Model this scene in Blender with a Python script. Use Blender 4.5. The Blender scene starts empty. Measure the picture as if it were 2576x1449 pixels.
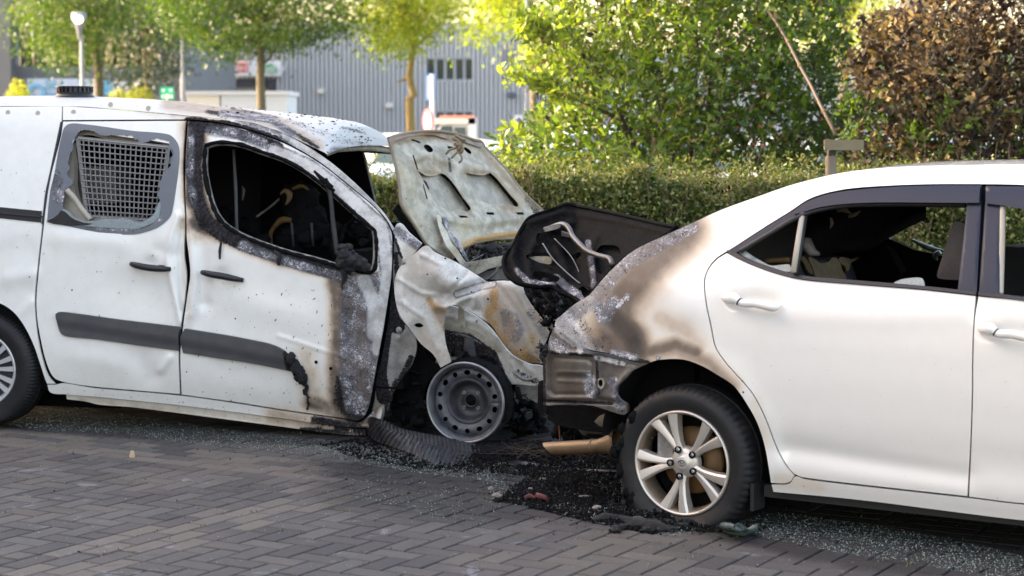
import bpy, math, random
import numpy as np
from mathutils import Vector
from mathutils.geometry import delaunay_2d_cdt
random.seed(7); RNG = np.random.default_rng(7)
SC = bpy.context.scene
# ------------------------------------------------------------------ camera, sky, sun, exposure
FPX = 4900.0; CX, CY = 1288.0, 724.5; PITCH = math.atan(404.5 / FPX); CAMZ = 1.6
cam_d = bpy.data.cameras.new('camera'); cam = bpy.data.objects.new('camera', cam_d)
SC.collection.objects.link(cam); SC.camera = cam
cam.location = (0, 0, CAMZ); cam.rotation_euler = (math.pi / 2 - PITCH, 0, 0)
cam_d.sensor_width = 36; cam_d.lens = FPX / 2576 * 36; cam_d.clip_end = 2000
cam_d.dof.use_dof = True; cam_d.dof.focus_distance = 8.7; cam_d.dof.aperture_fstop = 3.5
SUN_EL, SUN_AZ = math.radians(24), math.radians(-80)      # azimuth from +Y towards -X (left, behind the trees)
world = bpy.data.worlds.new('World'); SC.world = world; world.use_nodes = True
_nt = world.node_tree; _bg = _nt.nodes['Background']
_sky = _nt.nodes.new('ShaderNodeTexSky'); _sky.sky_type = 'NISHITA'; _sky.sun_disc = False
_sky.sun_elevation = SUN_EL; _sky.sun_rotation = SUN_AZ
_sky.air_density = 1.0; _sky.dust_density = 3.5; _sky.ozone_density = 1.0
_wb = _nt.nodes.new('ShaderNodeMixRGB'); _wb.blend_type = 'MULTIPLY'; _wb.inputs[0].default_value = 1; _wb.inputs[2].default_value = (1.235, 1.015, .83, 1)
_nt.links.new(_sky.outputs[0], _wb.inputs[1]); _nt.links.new(_wb.outputs[0], _bg.inputs[0]); _bg.inputs[1].default_value = 0.15
sun_d = bpy.data.lights.new('sun', 'SUN'); sun = bpy.data.objects.new('sun', sun_d); SC.collection.objects.link(sun)
sun_d.energy = 2.0; sun_d.angle = math.radians(0.6); sun_d.color = (1.0, .88, .70)
_sd = Vector((math.sin(SUN_AZ) * math.cos(SUN_EL), math.cos(SUN_AZ) * math.cos(SUN_EL), math.sin(SUN_EL)))
sun.rotation_euler = _sd.to_track_quat('Z', 'Y').to_euler()
SC.view_settings.view_transform = 'Standard'; SC.view_settings.look = 'None'
SC.view_settings.exposure = 2.75; SC.view_settings.gamma = 1.0; SC.view_settings.use_curve_mapping = False
SC.cycles.max_bounces = 6; SC.cycles.transparent_max_bounces = 8
# ------------------------------------------------------------------ geometry helpers
CAM = np.array([0, 0, CAMZ]); _c, _s = math.cos(PITCH), math.sin(PITCH)
def ray(px, py):
    a = (np.asarray(px, float) - CX) / FPX; b = (CY - np.asarray(py, float)) / FPX
    return np.stack([a, _c + b * _s, -_s + b * _c], -1)
def G(px, py, z=0.0):                       # the point of the ground seen there
    d = ray(px, py); t = (z - CAMZ) / d[..., 2]
    return CAM + d * t[..., None]
def at(px, py, Y):                          # a point at distance Y
    d = ray(px, py); return CAM + d * (Y / d[..., 1])[..., None]
class Frame:                                # a car's own axes: u along it, w outwards to its near side, z up
    def __init__(s, O, d):
        s.O = np.array(O, float); s.d = np.array(d, float) / np.linalg.norm(d)
        s.n = np.array([s.d[1], -s.d[0], 0.0])
        if s.n[1] > 0: s.n = -s.n
        s.z = np.array([0, 0, 1.0])
    def solve(s, px, py, w):
        r = ray(px, py); w = np.broadcast_to(np.asarray(w, float), r.shape[:-1])
        t = ((s.O - CAM) @ s.n + w) / (r @ s.n)
        P = CAM + r * t[..., None]
        return (P - s.O) @ s.d, P[..., 2], P
    def surf(s, px, py, W):
        w = np.zeros(np.shape(px)); P = None
        for _ in range(7):
            u, z, P = s.solve(px, py, w); w = W(u, z, px, py) if callable(W) else np.full(np.shape(px), float(W))
        return s.solve(px, py, w)[2]
    def P(s, u, w, z):
        u, w, z = np.broadcast_arrays(np.asarray(u, float), w, z)
        return s.O + u[..., None] * s.d + w[..., None] * s.n + z[..., None] * s.z
def to_px(P):
    q = np.asarray(P, float) - CAM; D = q[..., 1] * _c - q[..., 2] * _s
    return CX + FPX * q[..., 0] / D, CY - FPX * (q[..., 1] * _s + q[..., 2] * _c) / D
def spl(pts, step=8.0, closed=True):        # smooth curve; a third value marks a sharp corner
    n = len(pts); out = []
    P = [np.array(p[:2], float) for p in pts]; K = [len(p) > 2 for p in pts]
    for i in range(n if closed else n - 1):
        a, b = P[i], P[(i + 1) % n]; L = np.linalg.norm(b - a); m = max(1, int(round(L / step)))
        pa = P[i - 1] if (closed or i > 0) else a; nb = P[(i + 2) % n] if (closed or i + 2 < n) else b
        ta = (b - a) if K[i] or (not closed and i == 0) else (b - pa) / (np.linalg.norm(b - pa) + 1e-9) * L
        tb = (b - a) if K[(i + 1) % n] or (not closed and i + 2 >= n) else (nb - a) / (np.linalg.norm(nb - a) + 1e-9) * L
        for k in range(m):
            t = k / m; t2, t3 = t * t, t * t * t
            out.append((2*t3-3*t2+1)*a + (t3-2*t2+t)*ta + (-2*t3+3*t2)*b + (t3-t2)*tb)
    if not closed: out.append(P[-1])
    return np.array(out)
def inside(pts, poly):
    x, y = pts[:, 0], pts[:, 1]; r = np.zeros(len(pts), bool); n = len(poly)
    for i in range(n):
        x1, y1 = poly[i]; x2, y2 = poly[(i + 1) % n]
        if y1 == y2: continue
        c = ((y1 > y) != (y2 > y)) & (x < (x2 - x1) * (y - y1) / (y2 - y1) + x1); r ^= c
    return r
def segdist(pts, poly, closed=True):
    poly = np.asarray(poly, float)
    if len(poly) == 1: return np.hypot(pts[:, 0] - poly[0, 0], pts[:, 1] - poly[0, 1])
    d = np.full(len(pts), 1e9); n = len(poly)
    for i in range(n if closed else n - 1):
        a = poly[i]; b = poly[(i + 1) % n] - a; q = pts - a
        t = np.clip((q @ b) / (b @ b + 1e-12), 0, 1); e = q - t[:, None] * b
        d = np.minimum(d, np.hypot(e[:, 0], e[:, 1]))
    return d
def sst(a, b, x):
    t = np.clip((x - a) / (b - a), 0, 1); return t * t * (3 - 2 * t)
def inset_poly(p, g):
    if g == 0: return p
    n = len(p); area = 0.5 * np.sum(p[:, 0] * np.roll(p[:, 1], -1) - np.roll(p[:, 0], -1) * p[:, 1])
    sg = 1 if area > 0 else -1; out = []
    for i in range(n):
        e1 = p[i] - p[i - 1]; e2 = p[(i + 1) % n] - p[i]
        n1 = np.array([-e1[1], e1[0]]) / (np.linalg.norm(e1) + 1e-9); n2 = np.array([-e2[1], e2[0]]) / (np.linalg.norm(e2) + 1e-9)
        m = n1 + n2; L = m @ m
        out.append(p[i] + sg * g * m * (2 / max(L, .8)))
    return np.array(out)
def fill2d(outline, holes, step):           # triangulated region with an inner grid, boundary kept
    x0, y0 = outline.min(0); x1, y1 = outline.max(0)
    gx, gy = np.meshgrid(np.arange(x0, x1, step), np.arange(y0, y1, step * .87)); gx = gx + (np.arange(gx.shape[0]) % 2)[:, None] * step * .5
    g = np.stack([gx.ravel(), gy.ravel()], 1); g = g[inside(g, outline)]
    if len(g): g = g[segdist(g, outline) > step * .45]
    for h in holes:
        if len(g): g = g[~inside(g, h)]; g = g[segdist(g, h) > step * .45]
    V = [outline] + list(holes); E = []; o = 0
    for v in V:
        m = len(v); E += [(o + i, o + (i + 1) % m) for i in range(m)]; o += m
    allv = np.concatenate(V + [g]) if len(g) else np.concatenate(V)
    r = delaunay_2d_cdt([Vector(v) for v in allv], E, [], 0, 1e-5)
    v2 = np.array([tuple(v) for v in r[0]]); f = np.array([t for t in r[2] if len(t) == 3])
    c = v2[f].mean(1); ok = inside(c, outline)
    for h in holes: ok &= ~inside(c, h)
    f = f[ok]; a, b, d = v2[f[:, 0]], v2[f[:, 1]], v2[f[:, 2]]
    cr = (b[:, 0]-a[:, 0])*(d[:, 1]-a[:, 1]) - (b[:, 1]-a[:, 1])*(d[:, 0]-a[:, 0])
    f = f[np.abs(cr) > 1e-9]; cr = cr[np.abs(cr) > 1e-9]; f[cr < 0] = f[cr < 0][:, ::-1]
    return v2, f
def bedges(f):
    d = {}
    for t in f:
        for i in range(3):
            e = (t[i], t[(i + 1) % 3]); d[e] = 1
    return [e for e in d if (e[1], e[0]) not in d]
def mesh_np(name, V, faces, mat, parent=None, smooth=True, cols=None, tint=None, link=True):
    org = np.array(parent['_org'] if parent is not None and '_org' in parent else (0, 0, 0), float)
    V = np.asarray(V, float) - org; me = bpy.data.meshes.new(name)
    if isinstance(faces, np.ndarray):
        k = faces.shape[1]; nf = len(faces)
        me.vertices.add(len(V)); me.vertices.foreach_set('co', V.astype(np.float32).ravel())
        me.loops.add(nf * k); me.loops.foreach_set('vertex_index', faces.astype(np.int32).ravel())
        me.polygons.add(nf); me.polygons.foreach_set('loop_start', np.arange(nf, dtype=np.int32) * k)
        me.update(calc_edges=True)
    else:
        me.from_pydata(V.tolist(), [], [list(map(int, f)) for f in faces])
    if smooth: me.polygons.foreach_set('use_smooth', np.ones(len(me.polygons), bool))
    m0 = mat[0] if isinstance(mat, (list, tuple)) else mat
    if cols is None and m0 is not None and m0.get('burnt'): cols = np.zeros((len(V), 4))
    if cols is not None:
        a = me.attributes.new('burn', 'FLOAT_COLOR', 'POINT'); a.data.foreach_set('color', np.asarray(cols, np.float32).ravel())
    if tint is not None:
        a = me.attributes.new('tint', 'FLOAT', 'POINT'); a.data.foreach_set('value', np.asarray(tint, np.float32))
    for m in (mat if isinstance(mat, (list, tuple)) else [mat]): me.materials.append(m)
    o = bpy.data.objects.new(name, me)
    if link: SC.collection.objects.link(o)
    if parent is not None:
        o.parent = parent
        if '_org' in parent: o['_org'] = parent['_org']
    return o
def thing(name, label, cat, loc, group=None):
    o = bpy.data.objects.new(name, None); SC.collection.objects.link(o); o.location = tuple(loc); o.empty_display_size = .1
    o['label'] = label; o['category'] = cat; o['_org'] = [float(x) for x in loc]
    if group: o['group'] = group
    return o
def tag(o, label=None, cat=None, group=None, kind=None):
    for k, v in (('label', label), ('category', cat), ('group', group), ('kind', kind)):
        if v: o[k] = v
    return o
class MB:
    def __init__(s): s.v = []; s.f = []; s.t = []
    def add(s, V, F, t=0.0):
        o = len(s.v); s.v += [tuple(map(float, p)) for p in V]; s.f += [[o + int(i) for i in f] for f in F]; s.t += [t] * len(V)
    def box(s, c, a, b, h, t=0.0):          # centre and three half-extent vectors
        c, a, b, h = map(lambda q: np.asarray(q, float), (c, a, b, h))
        V = [c + i*a + j*b + k*h for k in (-1, 1) for j in (-1, 1) for i in (-1, 1)]
        s.add(V, [(0,2,3,1),(4,5,7,6),(0,1,5,4),(2,6,7,3),(0,4,6,2),(1,3,7,5)], t)
    def bar(s, p, q, w, h=None, up=(0, 0, 1)):
        p, q = np.asarray(p, float), np.asarray(q, float); h = h or w; d = (q - p) / 2; L = np.linalg.norm(d)
        x = np.cross(d, up); x = x / (np.linalg.norm(x) + 1e-9) if np.linalg.norm(x) > 1e-6 * L else np.array([1., 0, 0]); y = np.cross(x, d / L)
        s.box((p + q) / 2, d, x * w / 2, y * h / 2)
    def tube(s, pts, r, seg=8, cap=True):
        pts = np.asarray(pts, float); n = len(pts); r = np.broadcast_to(r, (n,)); V = []; F = []; X = None
        for i in range(n):
            t = pts[min(i + 1, n - 1)] - pts[max(i - 1, 0)]; t /= np.linalg.norm(t) + 1e-12
            if X is None: X = np.cross(t, (0, 0, 1)) if abs(t[2]) < .9 else np.cross(t, (1, 0, 0))
            X = X - t * (X @ t); X /= np.linalg.norm(X); Y = np.cross(t, X)
            for k in range(seg):
                a = 2 * math.pi * k / seg; V.append(pts[i] + r[i] * (math.cos(a) * X + math.sin(a) * Y))
        for i in range(n - 1):
            for k in range(seg):
                k2 = (k + 1) % seg; F.append((i*seg + k, i*seg + k2, (i+1)*seg + k2, (i+1)*seg + k))
        if cap: F.append(tuple(range(seg - 1, -1, -1))); F.append(tuple((n-1)*seg + k for k in range(seg)))
        s.add(V, F)
    def lathe(s, c, ax, prof, seg=48, a0=0, a1=2 * math.pi, fn=None):   # prof: (radius, along axis)
        c, ax = np.asarray(c, float), np.asarray(ax, float); e1 = np.cross((0, 0, 1), ax)
        if np.linalg.norm(e1) < 1e-6: e1 = np.array([1., 0, 0])
        e1 /= np.linalg.norm(e1); e2 = np.cross(ax, e1); V = []; F = []; m = len(prof); full = a1 - a0 > 6.28
        N = seg if full else seg + 1
        for k in range(N):
            a = a0 + (a1 - a0) * k / seg; dr = math.cos(a) * e1 + math.sin(a) * e2
            for j, (r, w) in enumerate(prof):
                rr, ww = (r, w) if fn is None else fn(k, j, a, r, w)
                V.append(c + rr * dr + ww * ax)
        for k in range(seg):
            k2 = (k + 1) % N if full else k + 1
            for j in range(m - 1): F.append((k*m + j, k*m + j + 1, k2*m + j + 1, k2*m + j))
        s.add(V, F)
    def prism(s, poly, off):                # a 3D polygon given thickness by the vector off
        poly = np.asarray(poly, float); n = len(poly); V = list(poly) + list(poly + np.asarray(off, float))
        s.add(V, [tuple(range(n)), tuple(range(2*n - 1, n - 1, -1))] + [(i, i + n, (i + 1) % n + n, (i + 1) % n) for i in range(n)])
    def grid(s, A, close_u=False):          # A: rows x cols x 3
        A = np.asarray(A, float); m, n = A.shape[:2]; V = A.reshape(-1, 3)
        s.add(V, [(i*n + j, i*n + j + 1, (i+1)*n + j + 1, (i+1)*n + j) for i in range(m - 1) for j in range(n - 1)])
    def blob(s, c, r, ax=(1, 1, 1), rough=.3, n=7, seed=None):
        rg = np.random.default_rng(seed if seed is not None else RNG.integers(1 << 30)); V = []; F = []; m = n * 2
        for i in range(n + 1):
            th = math.pi * i / n
            for j in range(m):
                ph = 2 * math.pi * j / m; q = r * (1 + rough * rg.uniform(-1, 1))
                V.append((c[0] + q*ax[0]*math.sin(th)*math.cos(ph), c[1] + q*ax[1]*math.sin(th)*math.sin(ph), c[2] + q*ax[2]*math.cos(th)))
        F = [(i*m + j, (i+1)*m + j, (i+1)*m + (j+1) % m, i*m + (j+1) % m) for i in range(n) for j in range(m)]
        s.add(V, F)
    def obj(s, name, mat, parent=None, smooth=False, tint=False, cols=None, link=True):
        return mesh_np(name, s.v, s.f, mat, parent, smooth, cols, s.t if tint else None, link)
def smooth_angle(o, deg=35):
    o.data.polygons.foreach_set('use_smooth', np.ones(len(o.data.polygons), bool))
    try: o.data.set_sharp_from_angle(angle=math.radians(deg))
    except Exception: pass
    return o
# stains, painted shade and dents: lists of rules in picture terms of the traced panel, evaluated at its vertices
def stain_cols(px, py, rules):
    C = np.zeros((len(px), 4)); P = np.stack([px, py], 1)
    for ch, pts, r0, r1, val in rules:
        closed = len(pts) > 2 and pts[0] == pts[-1]; q = np.array([p[:2] for p in (pts[:-1] if closed else pts)], float)
        d = segdist(P, q, closed)
        if closed: d[inside(P, q)] *= -1
        C[:, ch] = np.maximum(C[:, ch], val * (1 - sst(r0, r1, d)))
    return C
def dented(W, rules):
    def f(u, z, px, py):
        w = W(u, z, px, py); P = np.stack([np.ravel(px), np.ravel(py)], 1); a = np.zeros(len(P))
        for pts, r, amp in rules:
            closed = len(pts) > 2 and pts[0] == pts[-1]; q = pts[:-1] if closed else pts
            a += amp * np.exp(-(segdist(P, np.array(q, float), closed) / r) ** 2)
        return w + a.reshape(np.shape(px))
    return f
def panel(name, fr, outline, W, mat, parent, holes=(), step=7.0, inset=0.9, flange=.012, rules=None, sm=True, ostep=7.0, smooth=True, jag=0):
    ol = spl(outline, ostep) if sm else np.array([p[:2] for p in outline], float)
    ol = inset_poly(ol, inset); hs = [spl(h, ostep) if sm else np.array([p[:2] for p in h], float) for h in holes]
    if jag:
        hs = [h + RNG.normal(0, jag, h.shape) for h in hs]
    v2, f = fill2d(ol, hs, step)
    P = fr.surf(v2[:, 0], v2[:, 1], W)
    be = bedges(f); idx = {}; V = list(P); F = [tuple(int(i) for i in t[::-1]) for t in f]; src = list(range(len(P)))
    if flange:
        def dup(i, back):
            k = (i, back)
            if k not in idx: idx[k] = len(V); V.append(P[i] - fr.n * flange * back); src.append(i)
            return idx[k]
        for a, b in be:
            F.append((dup(a, 0), dup(b, 0), dup(b, 1), dup(a, 1)))
    src = np.array(src)
    cols = stain_cols(v2[src, 0], v2[src, 1], rules) if rules is not None else None
    return mesh_np(name, np.array(V), F, mat, parent, smooth, cols)
# ------------------------------------------------------------------ materials
class NT:
    def __init__(s, name):
        s.m = bpy.data.materials.new(name); s.m.use_nodes = True; s.t = s.m.node_tree; s.t.nodes.clear()
        s.out = s.t.nodes.new('ShaderNodeOutputMaterial')
    def n(s, typ, out=0, _p=None, **kw):
        nd = s.t.nodes.new('ShaderNode' + typ)
        for k, v in (_p or {}).items(): setattr(nd, k, v)
        for k, v in kw.items():
            key = int(k[1:]) if k[0] == 'i' and k[1:].isdigit() else k.replace('_', ' ')
            sk = nd.inputs[key]
            if isinstance(v, bpy.types.NodeSocket): s.t.links.new(v, sk)
            else: sk.default_value = (tuple(v) + (1,) if isinstance(v, tuple) and len(v) == 3 and sk.type == 'RGBA' else v)
        return nd.outputs[out]
    def math(s, op, a, b=0.0, c=None):
        kw = dict(i0=a, i1=b)
        if c is not None: kw['i2'] = c
        return s.n('Math', _p={'operation': op}, **kw)
    def mix(s, f, a, b): return s.n('MixRGB', Fac=f, Color1=a, Color2=b)
    def mul(s, a, b): return s.n('MixRGB', _p={'blend_type': 'MULTIPLY'}, Fac=1.0, Color1=a, Color2=b)
    def ramp(s, x, stops, interp='LINEAR'):
        nd = s.t.nodes.new('ShaderNodeValToRGB'); s.t.links.new(x, nd.inputs[0]); e = nd.color_ramp; e.interpolation = interp
        while len(e.elements) < len(stops): e.elements.new(.5)
        for i, (p, c) in enumerate(stops): e.elements[i].position = p; e.elements[i].color = (c, c, c, 1) if isinstance(c, (int, float)) else tuple(c) + (1,)
        return nd.outputs[0]
    def step(s, x, a, b): return s.n('MapRange', _p={'interpolation_type': 'SMOOTHSTEP'}, i0=x, i1=a, i2=b, i3=0.0, i4=1.0)
    def noise(s, scale, detail=4.0, rough=.55, vec=None, dist=0.0):
        kw = dict(Scale=scale, Detail=detail, Roughness=rough, Distortion=dist)
        if vec is not None: kw['Vector'] = vec
        return s.n('TexNoise', **kw)
    def obj(s): return s.n('TexCoord', out=3)
    def pos(s): return s.n('NewGeometry', out=0)
    def bump(s, h, strength=.3, dist=.01): return s.n('Bump', Strength=strength, Distance=dist, Height=h)
    def done(s, col, rough=.5, metal=0.0, bump=None, coat=0.0, spec=.5, **kw):
        k = dict(Base_Color=col, Roughness=rough, Metallic=metal); k.update(kw)
        if bump is not None: k['Normal'] = bump
        b = s.n('BsdfPrincipled', **k); nd = b.node
        nd.inputs['Coat Weight'].default_value = coat; nd.inputs['Coat Roughness'].default_value = .06
        nd.inputs['Specular IOR Level'].default_value = spec
        s.t.links.new(b, s.out.inputs[0]); return s.m
def simple(name, col, rough=.5, metal=0.0, var=.25, scale=20.0, bump=.15, coat=0.0, dist=.004, spec=None):
    t = NT(name); v = t.obj(); n = t.noise(scale, vec=v); c2 = tuple(x * (1 - var) for x in col)
    return t.done(t.mix(n, c2, tuple(min(1, x * (1 + var * .6)) for x in col)), rough, metal, t.bump(t.noise(scale * 4, vec=v), bump, dist) if bump else None, coat, spec if spec is not None else (.07 if max(col) < .02 and rough > .6 else .5))
def burnt(name, base, coat=.5, rough=.35, dirt=.5, speck=.6, base_metal=None, scn=.5, spec=.5):
    t = NT(name); v = t.obj(); at_ = t.n('Attribute', _p={'attribute_name': 'burn'}); nd = at_.node
    sep = t.n('SeparateColor', Color=nd.outputs['Color']).node; R, Gc, B = sep.outputs[0], sep.outputs[1], sep.outputs[2]; A = nd.outputs['Alpha']
    n1 = t.noise(14, 5, .6, v); n2 = t.noise(70, 6, .65, v, .6); n3 = t.noise(190, 3, .6, v); n4 = t.noise(4, 3, .5, v)
    if base_metal:                       # bare sheet after the fire: mottled ash, ochre and grey
        c = t.mix(t.step(n1, .35, .65), base_metal[0], base_metal[1])
        c = t.mix(t.math('MULTIPLY', t.step(n2, .5, .72), .55), c, base_metal[2])
        c = t.mix(t.math('MULTIPLY', t.step(n4, .5, .7), .5), c, base_metal[3])
    else:
        d = t.math('MULTIPLY', t.math('MULTIPLY', t.step(n1, .3, .8), .10), dirt * 2)
        c = t.mix(d, base, (.40, .34, .27))
    n1c = t.math('SUBTRACT', n1, .5); n2c = t.math('SUBTRACT', n2, .5)
    sc = t.math('ADD', R, t.math('MULTIPLY', t.math('MULTIPLY', n1c, scn), t.step(R, .02, .25)))
    tan = t.ramp(sc, [(.0, (1, 1, 1)), (.28, (.90, .82, .74)), (.5, (.64, .53, .43)), (.75, (.20, .155, .125)), (1, (.045, .038, .036))])
    c = t.mul(c, tan)
    nf = t.noise(105, 8, .68, v, .8); nfc = t.math('SUBTRACT', nf, .5); nd_ = t.noise(60, 7, .7, t.n('VectorMath', _p={'operation': 'ADD'}, i0=v, i1=(3.1, 1.7, 9.2)), 1.2)
    sf = t.step(t.math('ADD', Gc, t.math('ADD', t.math('MULTIPLY', nfc, 1.0), t.math('MULTIPLY', n1c, .45))), .40, .58)
    sootc = t.mix(t.step(n2, .4, .7), (.011, .010, .012), (.045, .042, .047))
    c = t.mix(sf, c, sootc)
    gb = t.math('MULTIPLY', t.step(t.math('ADD', B, t.math('MULTIPLY', n1c, .35)), .10, .50), .93)
    slate = t.mix(t.step(n1, .35, .65), (.085, .085, .100), (.22, .215, .24)); pale = t.mix(t.step(n1, .35, .65), (.38, .37, .36), (.62, .61, .59))
    c = t.mix(gb, c, t.mix(t.step(B, .55, .95), slate, pale))
    bm = t.step(B, .15, .35)
    c = t.mix(t.math('MULTIPLY', bm, t.step(t.math('ADD', nf, t.math('MULTIPLY', n1c, .5)), .575, .615)), c, t.mix(n3, (.44, .43, .50), (.78, .77, .78)))
    dk = t.math('MULTIPLY', bm, t.math('MULTIPLY', t.step(nd_, .565, .60), t.math('SUBTRACT', 1.0, t.math('MULTIPLY', t.step(B, .55, .95), .75))))
    c = t.mix(dk, c, (.022, .020, .022))
    af = gb; fl = nf
    rf = t.step(t.math('ADD', A, t.math('ADD', t.math('MULTIPLY', nfc, 1.5), t.math('MULTIPLY', n1c, 1.3))), .40, .78)
    c = t.mix(t.math('MULTIPLY', rf, .9), c, t.mix(t.step(n3, .3, .7), t.mix(t.step(n2, .35, .65), (.13, .055, .018), (.40, .20, .06)), (.50, .34, .14)))
    sp = t.n('TexVoronoi', out=0, Vector=v, Scale=26.0, Randomness=1.0); spr = sp.node.outputs['Color']
    sr = t.n('SeparateColor', Color=spr)
    rad = t.math('MULTIPLY', t.step(sr, 1 - .22 * speck, 1.0), .13)
    c = t.mix(t.math('LESS_THAN', sp, rad), c, (.02, .02, .02))
    h = t.math('ADD', t.math('MULTIPLY', sf, t.math('MULTIPLY', n2, 1.0)), t.math('ADD', t.math('MULTIPLY', af, t.math('ADD', t.math('MULTIPLY', fl, .6), .3)), t.math('MULTIPLY', n4, .6)))
    rough_ = t.math('ADD', rough, t.math('MULTIPLY', t.math('MAXIMUM', t.math('MAXIMUM', sf, af), t.math('MAXIMUM', rf, t.step(R, .1, .5))), .35))
    bs = t.n('BsdfPrincipled', Base_Color=c, Roughness=rough_, Normal=t.bump(h, .55, .004)); b = bs.node
    t.t.links.new(t.math('MULTIPLY', t.math('SUBTRACT', 1.0, t.math('MULTIPLY', sf, .7)), spec), b.inputs['Specular IOR Level'])
    cw = t.math('MULTIPLY', t.math('SUBTRACT', 1.0, t.math('MINIMUM', t.math('MULTIPLY', t.math('MAXIMUM', t.math('MAXIMUM', sf, af), t.math('MAXIMUM', rf, R)), 1.6), 1.0)), coat)
    t.t.links.new(cw, b.inputs['Coat Weight']); b.inputs['Coat Roughness'].default_value = .07
    t.t.links.new(bs, t.out.inputs[0]); t.m['burnt'] = 1; return t.m
M_ = None
def leafmat(name, c1, c2, c3, trans=.45, rough=.38):
    t = NT(name); a = t.n('Attribute', out=2, _p={'attribute_name': 'tint'})
    c = t.ramp(a, [(0, c1), (.5, c2), (1, c3)])
    g = t.n('BsdfPrincipled', Base_Color=c, Roughness=rough); tr = t.n('BsdfTranslucent', Color=t.n('MixRGB', _p={'blend_type': 'MULTIPLY'}, Fac=1.0, Color1=c, Color2=(1.5, 1.5, .8)))
    s = t.n('MixShader', Fac=trans, i1=g, i2=tr); t.t.links.new(s, t.out.inputs[0]); return t.m
M = {}
M['van'] = burnt('van_white_paint', (.82, .805, .775), coat=.35, rough=.42, dirt=.6, speck=.25)
M['van_roof'] = burnt('toned_down_van_roof', (.47, .475, .48), coat=0, rough=.6, dirt=.6, speck=.9, spec=.2)  # white paint darkened on the roof to offset strong light from above
M['sedan'] = burnt('sedan_white_paint', (.76, .745, .71), coat=1.0, rough=.28, dirt=.25, speck=.08, scn=.22)
M['ashmetal'] = burnt('fire_bared_steel', (.5, .5, .5), coat=0, rough=.5, speck=1.0, base_metal=((.24, .22, .17), (.42, .39, .325), (.105, .085, .055), (.33, .275, .145)))
M['fender'] = burnt('heat_bleached_steel', (.5, .5, .5), coat=0, rough=.42, speck=1.0, base_metal=((.46, .44, .41), (.66, .65, .62), (.27, .24, .20), (.48, .43, .36)))
M['greymetal'] = burnt('sooted_grey_steel', (.3, .3, .3), coat=0, rough=.5, speck=.5, base_metal=((.17, .16, .15), (.30, .29, .27), (.08, .08, .08), (.40, .38, .35)))
M['lid'] = burnt('charred_lid_steel', (.05, .05, .05), coat=0, rough=.6, speck=0, spec=.02, base_metal=((.0015, .0015, .0018), (.004, .004, .0045), (.024, .023, .022), (.002, .002, .002)))
M['char'] = simple('charred_black', (.009, .009, .010), .75, 0, .6, 40, .8, 0, .01)
M['charshiny'] = simple('melted_black_plastic', (.010, .0105, .013), .38, 0, .6, 60, 1.0, 0, .01)
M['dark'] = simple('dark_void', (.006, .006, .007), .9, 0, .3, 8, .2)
M['trim'] = simple('dark_grey_plastic', (.030, .031, .038), .45, 0, .15, 60, .12, 0, .001, spec=.3)
M['visor'] = simple('blue_grey_gloss_trim', (.018, .023, .042), .30, 0, .1, 10, 0, spec=.22)
M['rubber'] = simple('black_rubber', (.012, .012, .013), .6, 0, .25, 30, .2)
M['handle'] = simple('black_handle_plastic', (.010, .011, .014), .45, 0, .2, 50, .3, 0, .001)
M['steelrim'] = burnt('steel_wheel', (.1, .1, .1), coat=0, rough=.4, speck=.3, base_metal=((.045, .048, .056), (.10, .107, .122), (.022, .022, .026), (.19, .20, .22)))
M['dish'] = burnt('dark_steel_dish', (.1, .1, .1), coat=0, rough=.5, speck=.2, base_metal=((.018, .019, .022), (.045, .048, .055), (.010, .010, .012), (.12, .125, .14)))  # darker steel for the dished wheel centre
M['alloy'] = simple('silver_alloy', (.62, .575, .52), .42, .6, .12, 12, .05)
M['alloy_dirty'] = simple('heat_tanned_alloy', (.36, .28, .21), .4, .7, .35, 14, .1)
M['hubcap'] = simple('silver_hubcap', (.68, .68, .70), .3, .5, .08, 10, 0)
M['chrome'] = simple('bright_metal', (.55, .55, .56), .25, .9, .1, 10, 0)
M['disc'] = simple('rusty_brake_disc', (.16, .092, .038), .5, .3, .35, 30, .1)
M['exhaust'] = simple('heat_gold_steel', (.20, .135, .075), .45, .5, .35, 18, .15)
M['foam'] = simple('burnt_foam', (.11, .06, .014), .8, 0, .85, 30, .8)
M['beigefoam'] = simple('scorched_beige_foam', (.17, .12, .055), .8, 0, .7, 25, .6)
M['seat'] = simple('dark_seat_fabric', (.016, .018, .024), .8, 0, .3, 80, .4)
M['headrest'] = simple('brown_grey_fabric', (.06, .052, .050), .85, 0, .3, 80, .4)
M['glassgrn'] = simple('crazed_green_glass', (.055, .095, .09), .2, 0, .8, 130, 1.0, .5, .004)
M['printglass'] = burnt('grey_printed_glass', (.115, .125, .15), coat=.3, rough=.35, dirt=.2, speck=.2)
M['glasslite'] = simple('crazed_pale_glass', (.26, .31, .32), .25, 0, .6, 120, 1.0, .5, .003)
M['grille'] = simple('grey_grille_metal', (.24, .235, .24), .45, .2, .3, 30, 0)
M['cream'] = simple('cream_inner_panel', (.40, .36, .30), .5, 0, .3, 8, .1)
M['wood'] = simple('weathered_wood', (.17, .15, .11), .8, 0, .35, 12, .5)
M['bamboo'] = simple('bamboo_cane', (.075, .048, .03), .6, 0, .35, 15, .3)
M['bark'] = simple('grey_green_bark', (.17, .145, .09), .9, 0, .45, 14, 1.0, 0, .03)
M['barklit'] = simple('sunlit_bark', (.30, .22, .08), .9, 0, .5, 5, 1.0, 0, .03)  # sunlight on the trunk put into its bark colour
M['twig'] = simple('dark_twig', (.055, .042, .03), .9, 0, .4, 20, .5)
M['drytwig'] = simple('dry_twig', (.20, .14, .07), .9, 0, .4, 20, .5)
M['rope'] = simple('white_wire', (.5, .5, .5), .5)
M['stone'] = simple('pale_stone', (.24, .21, .18), .8, 0, .4, 60, .8)
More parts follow.
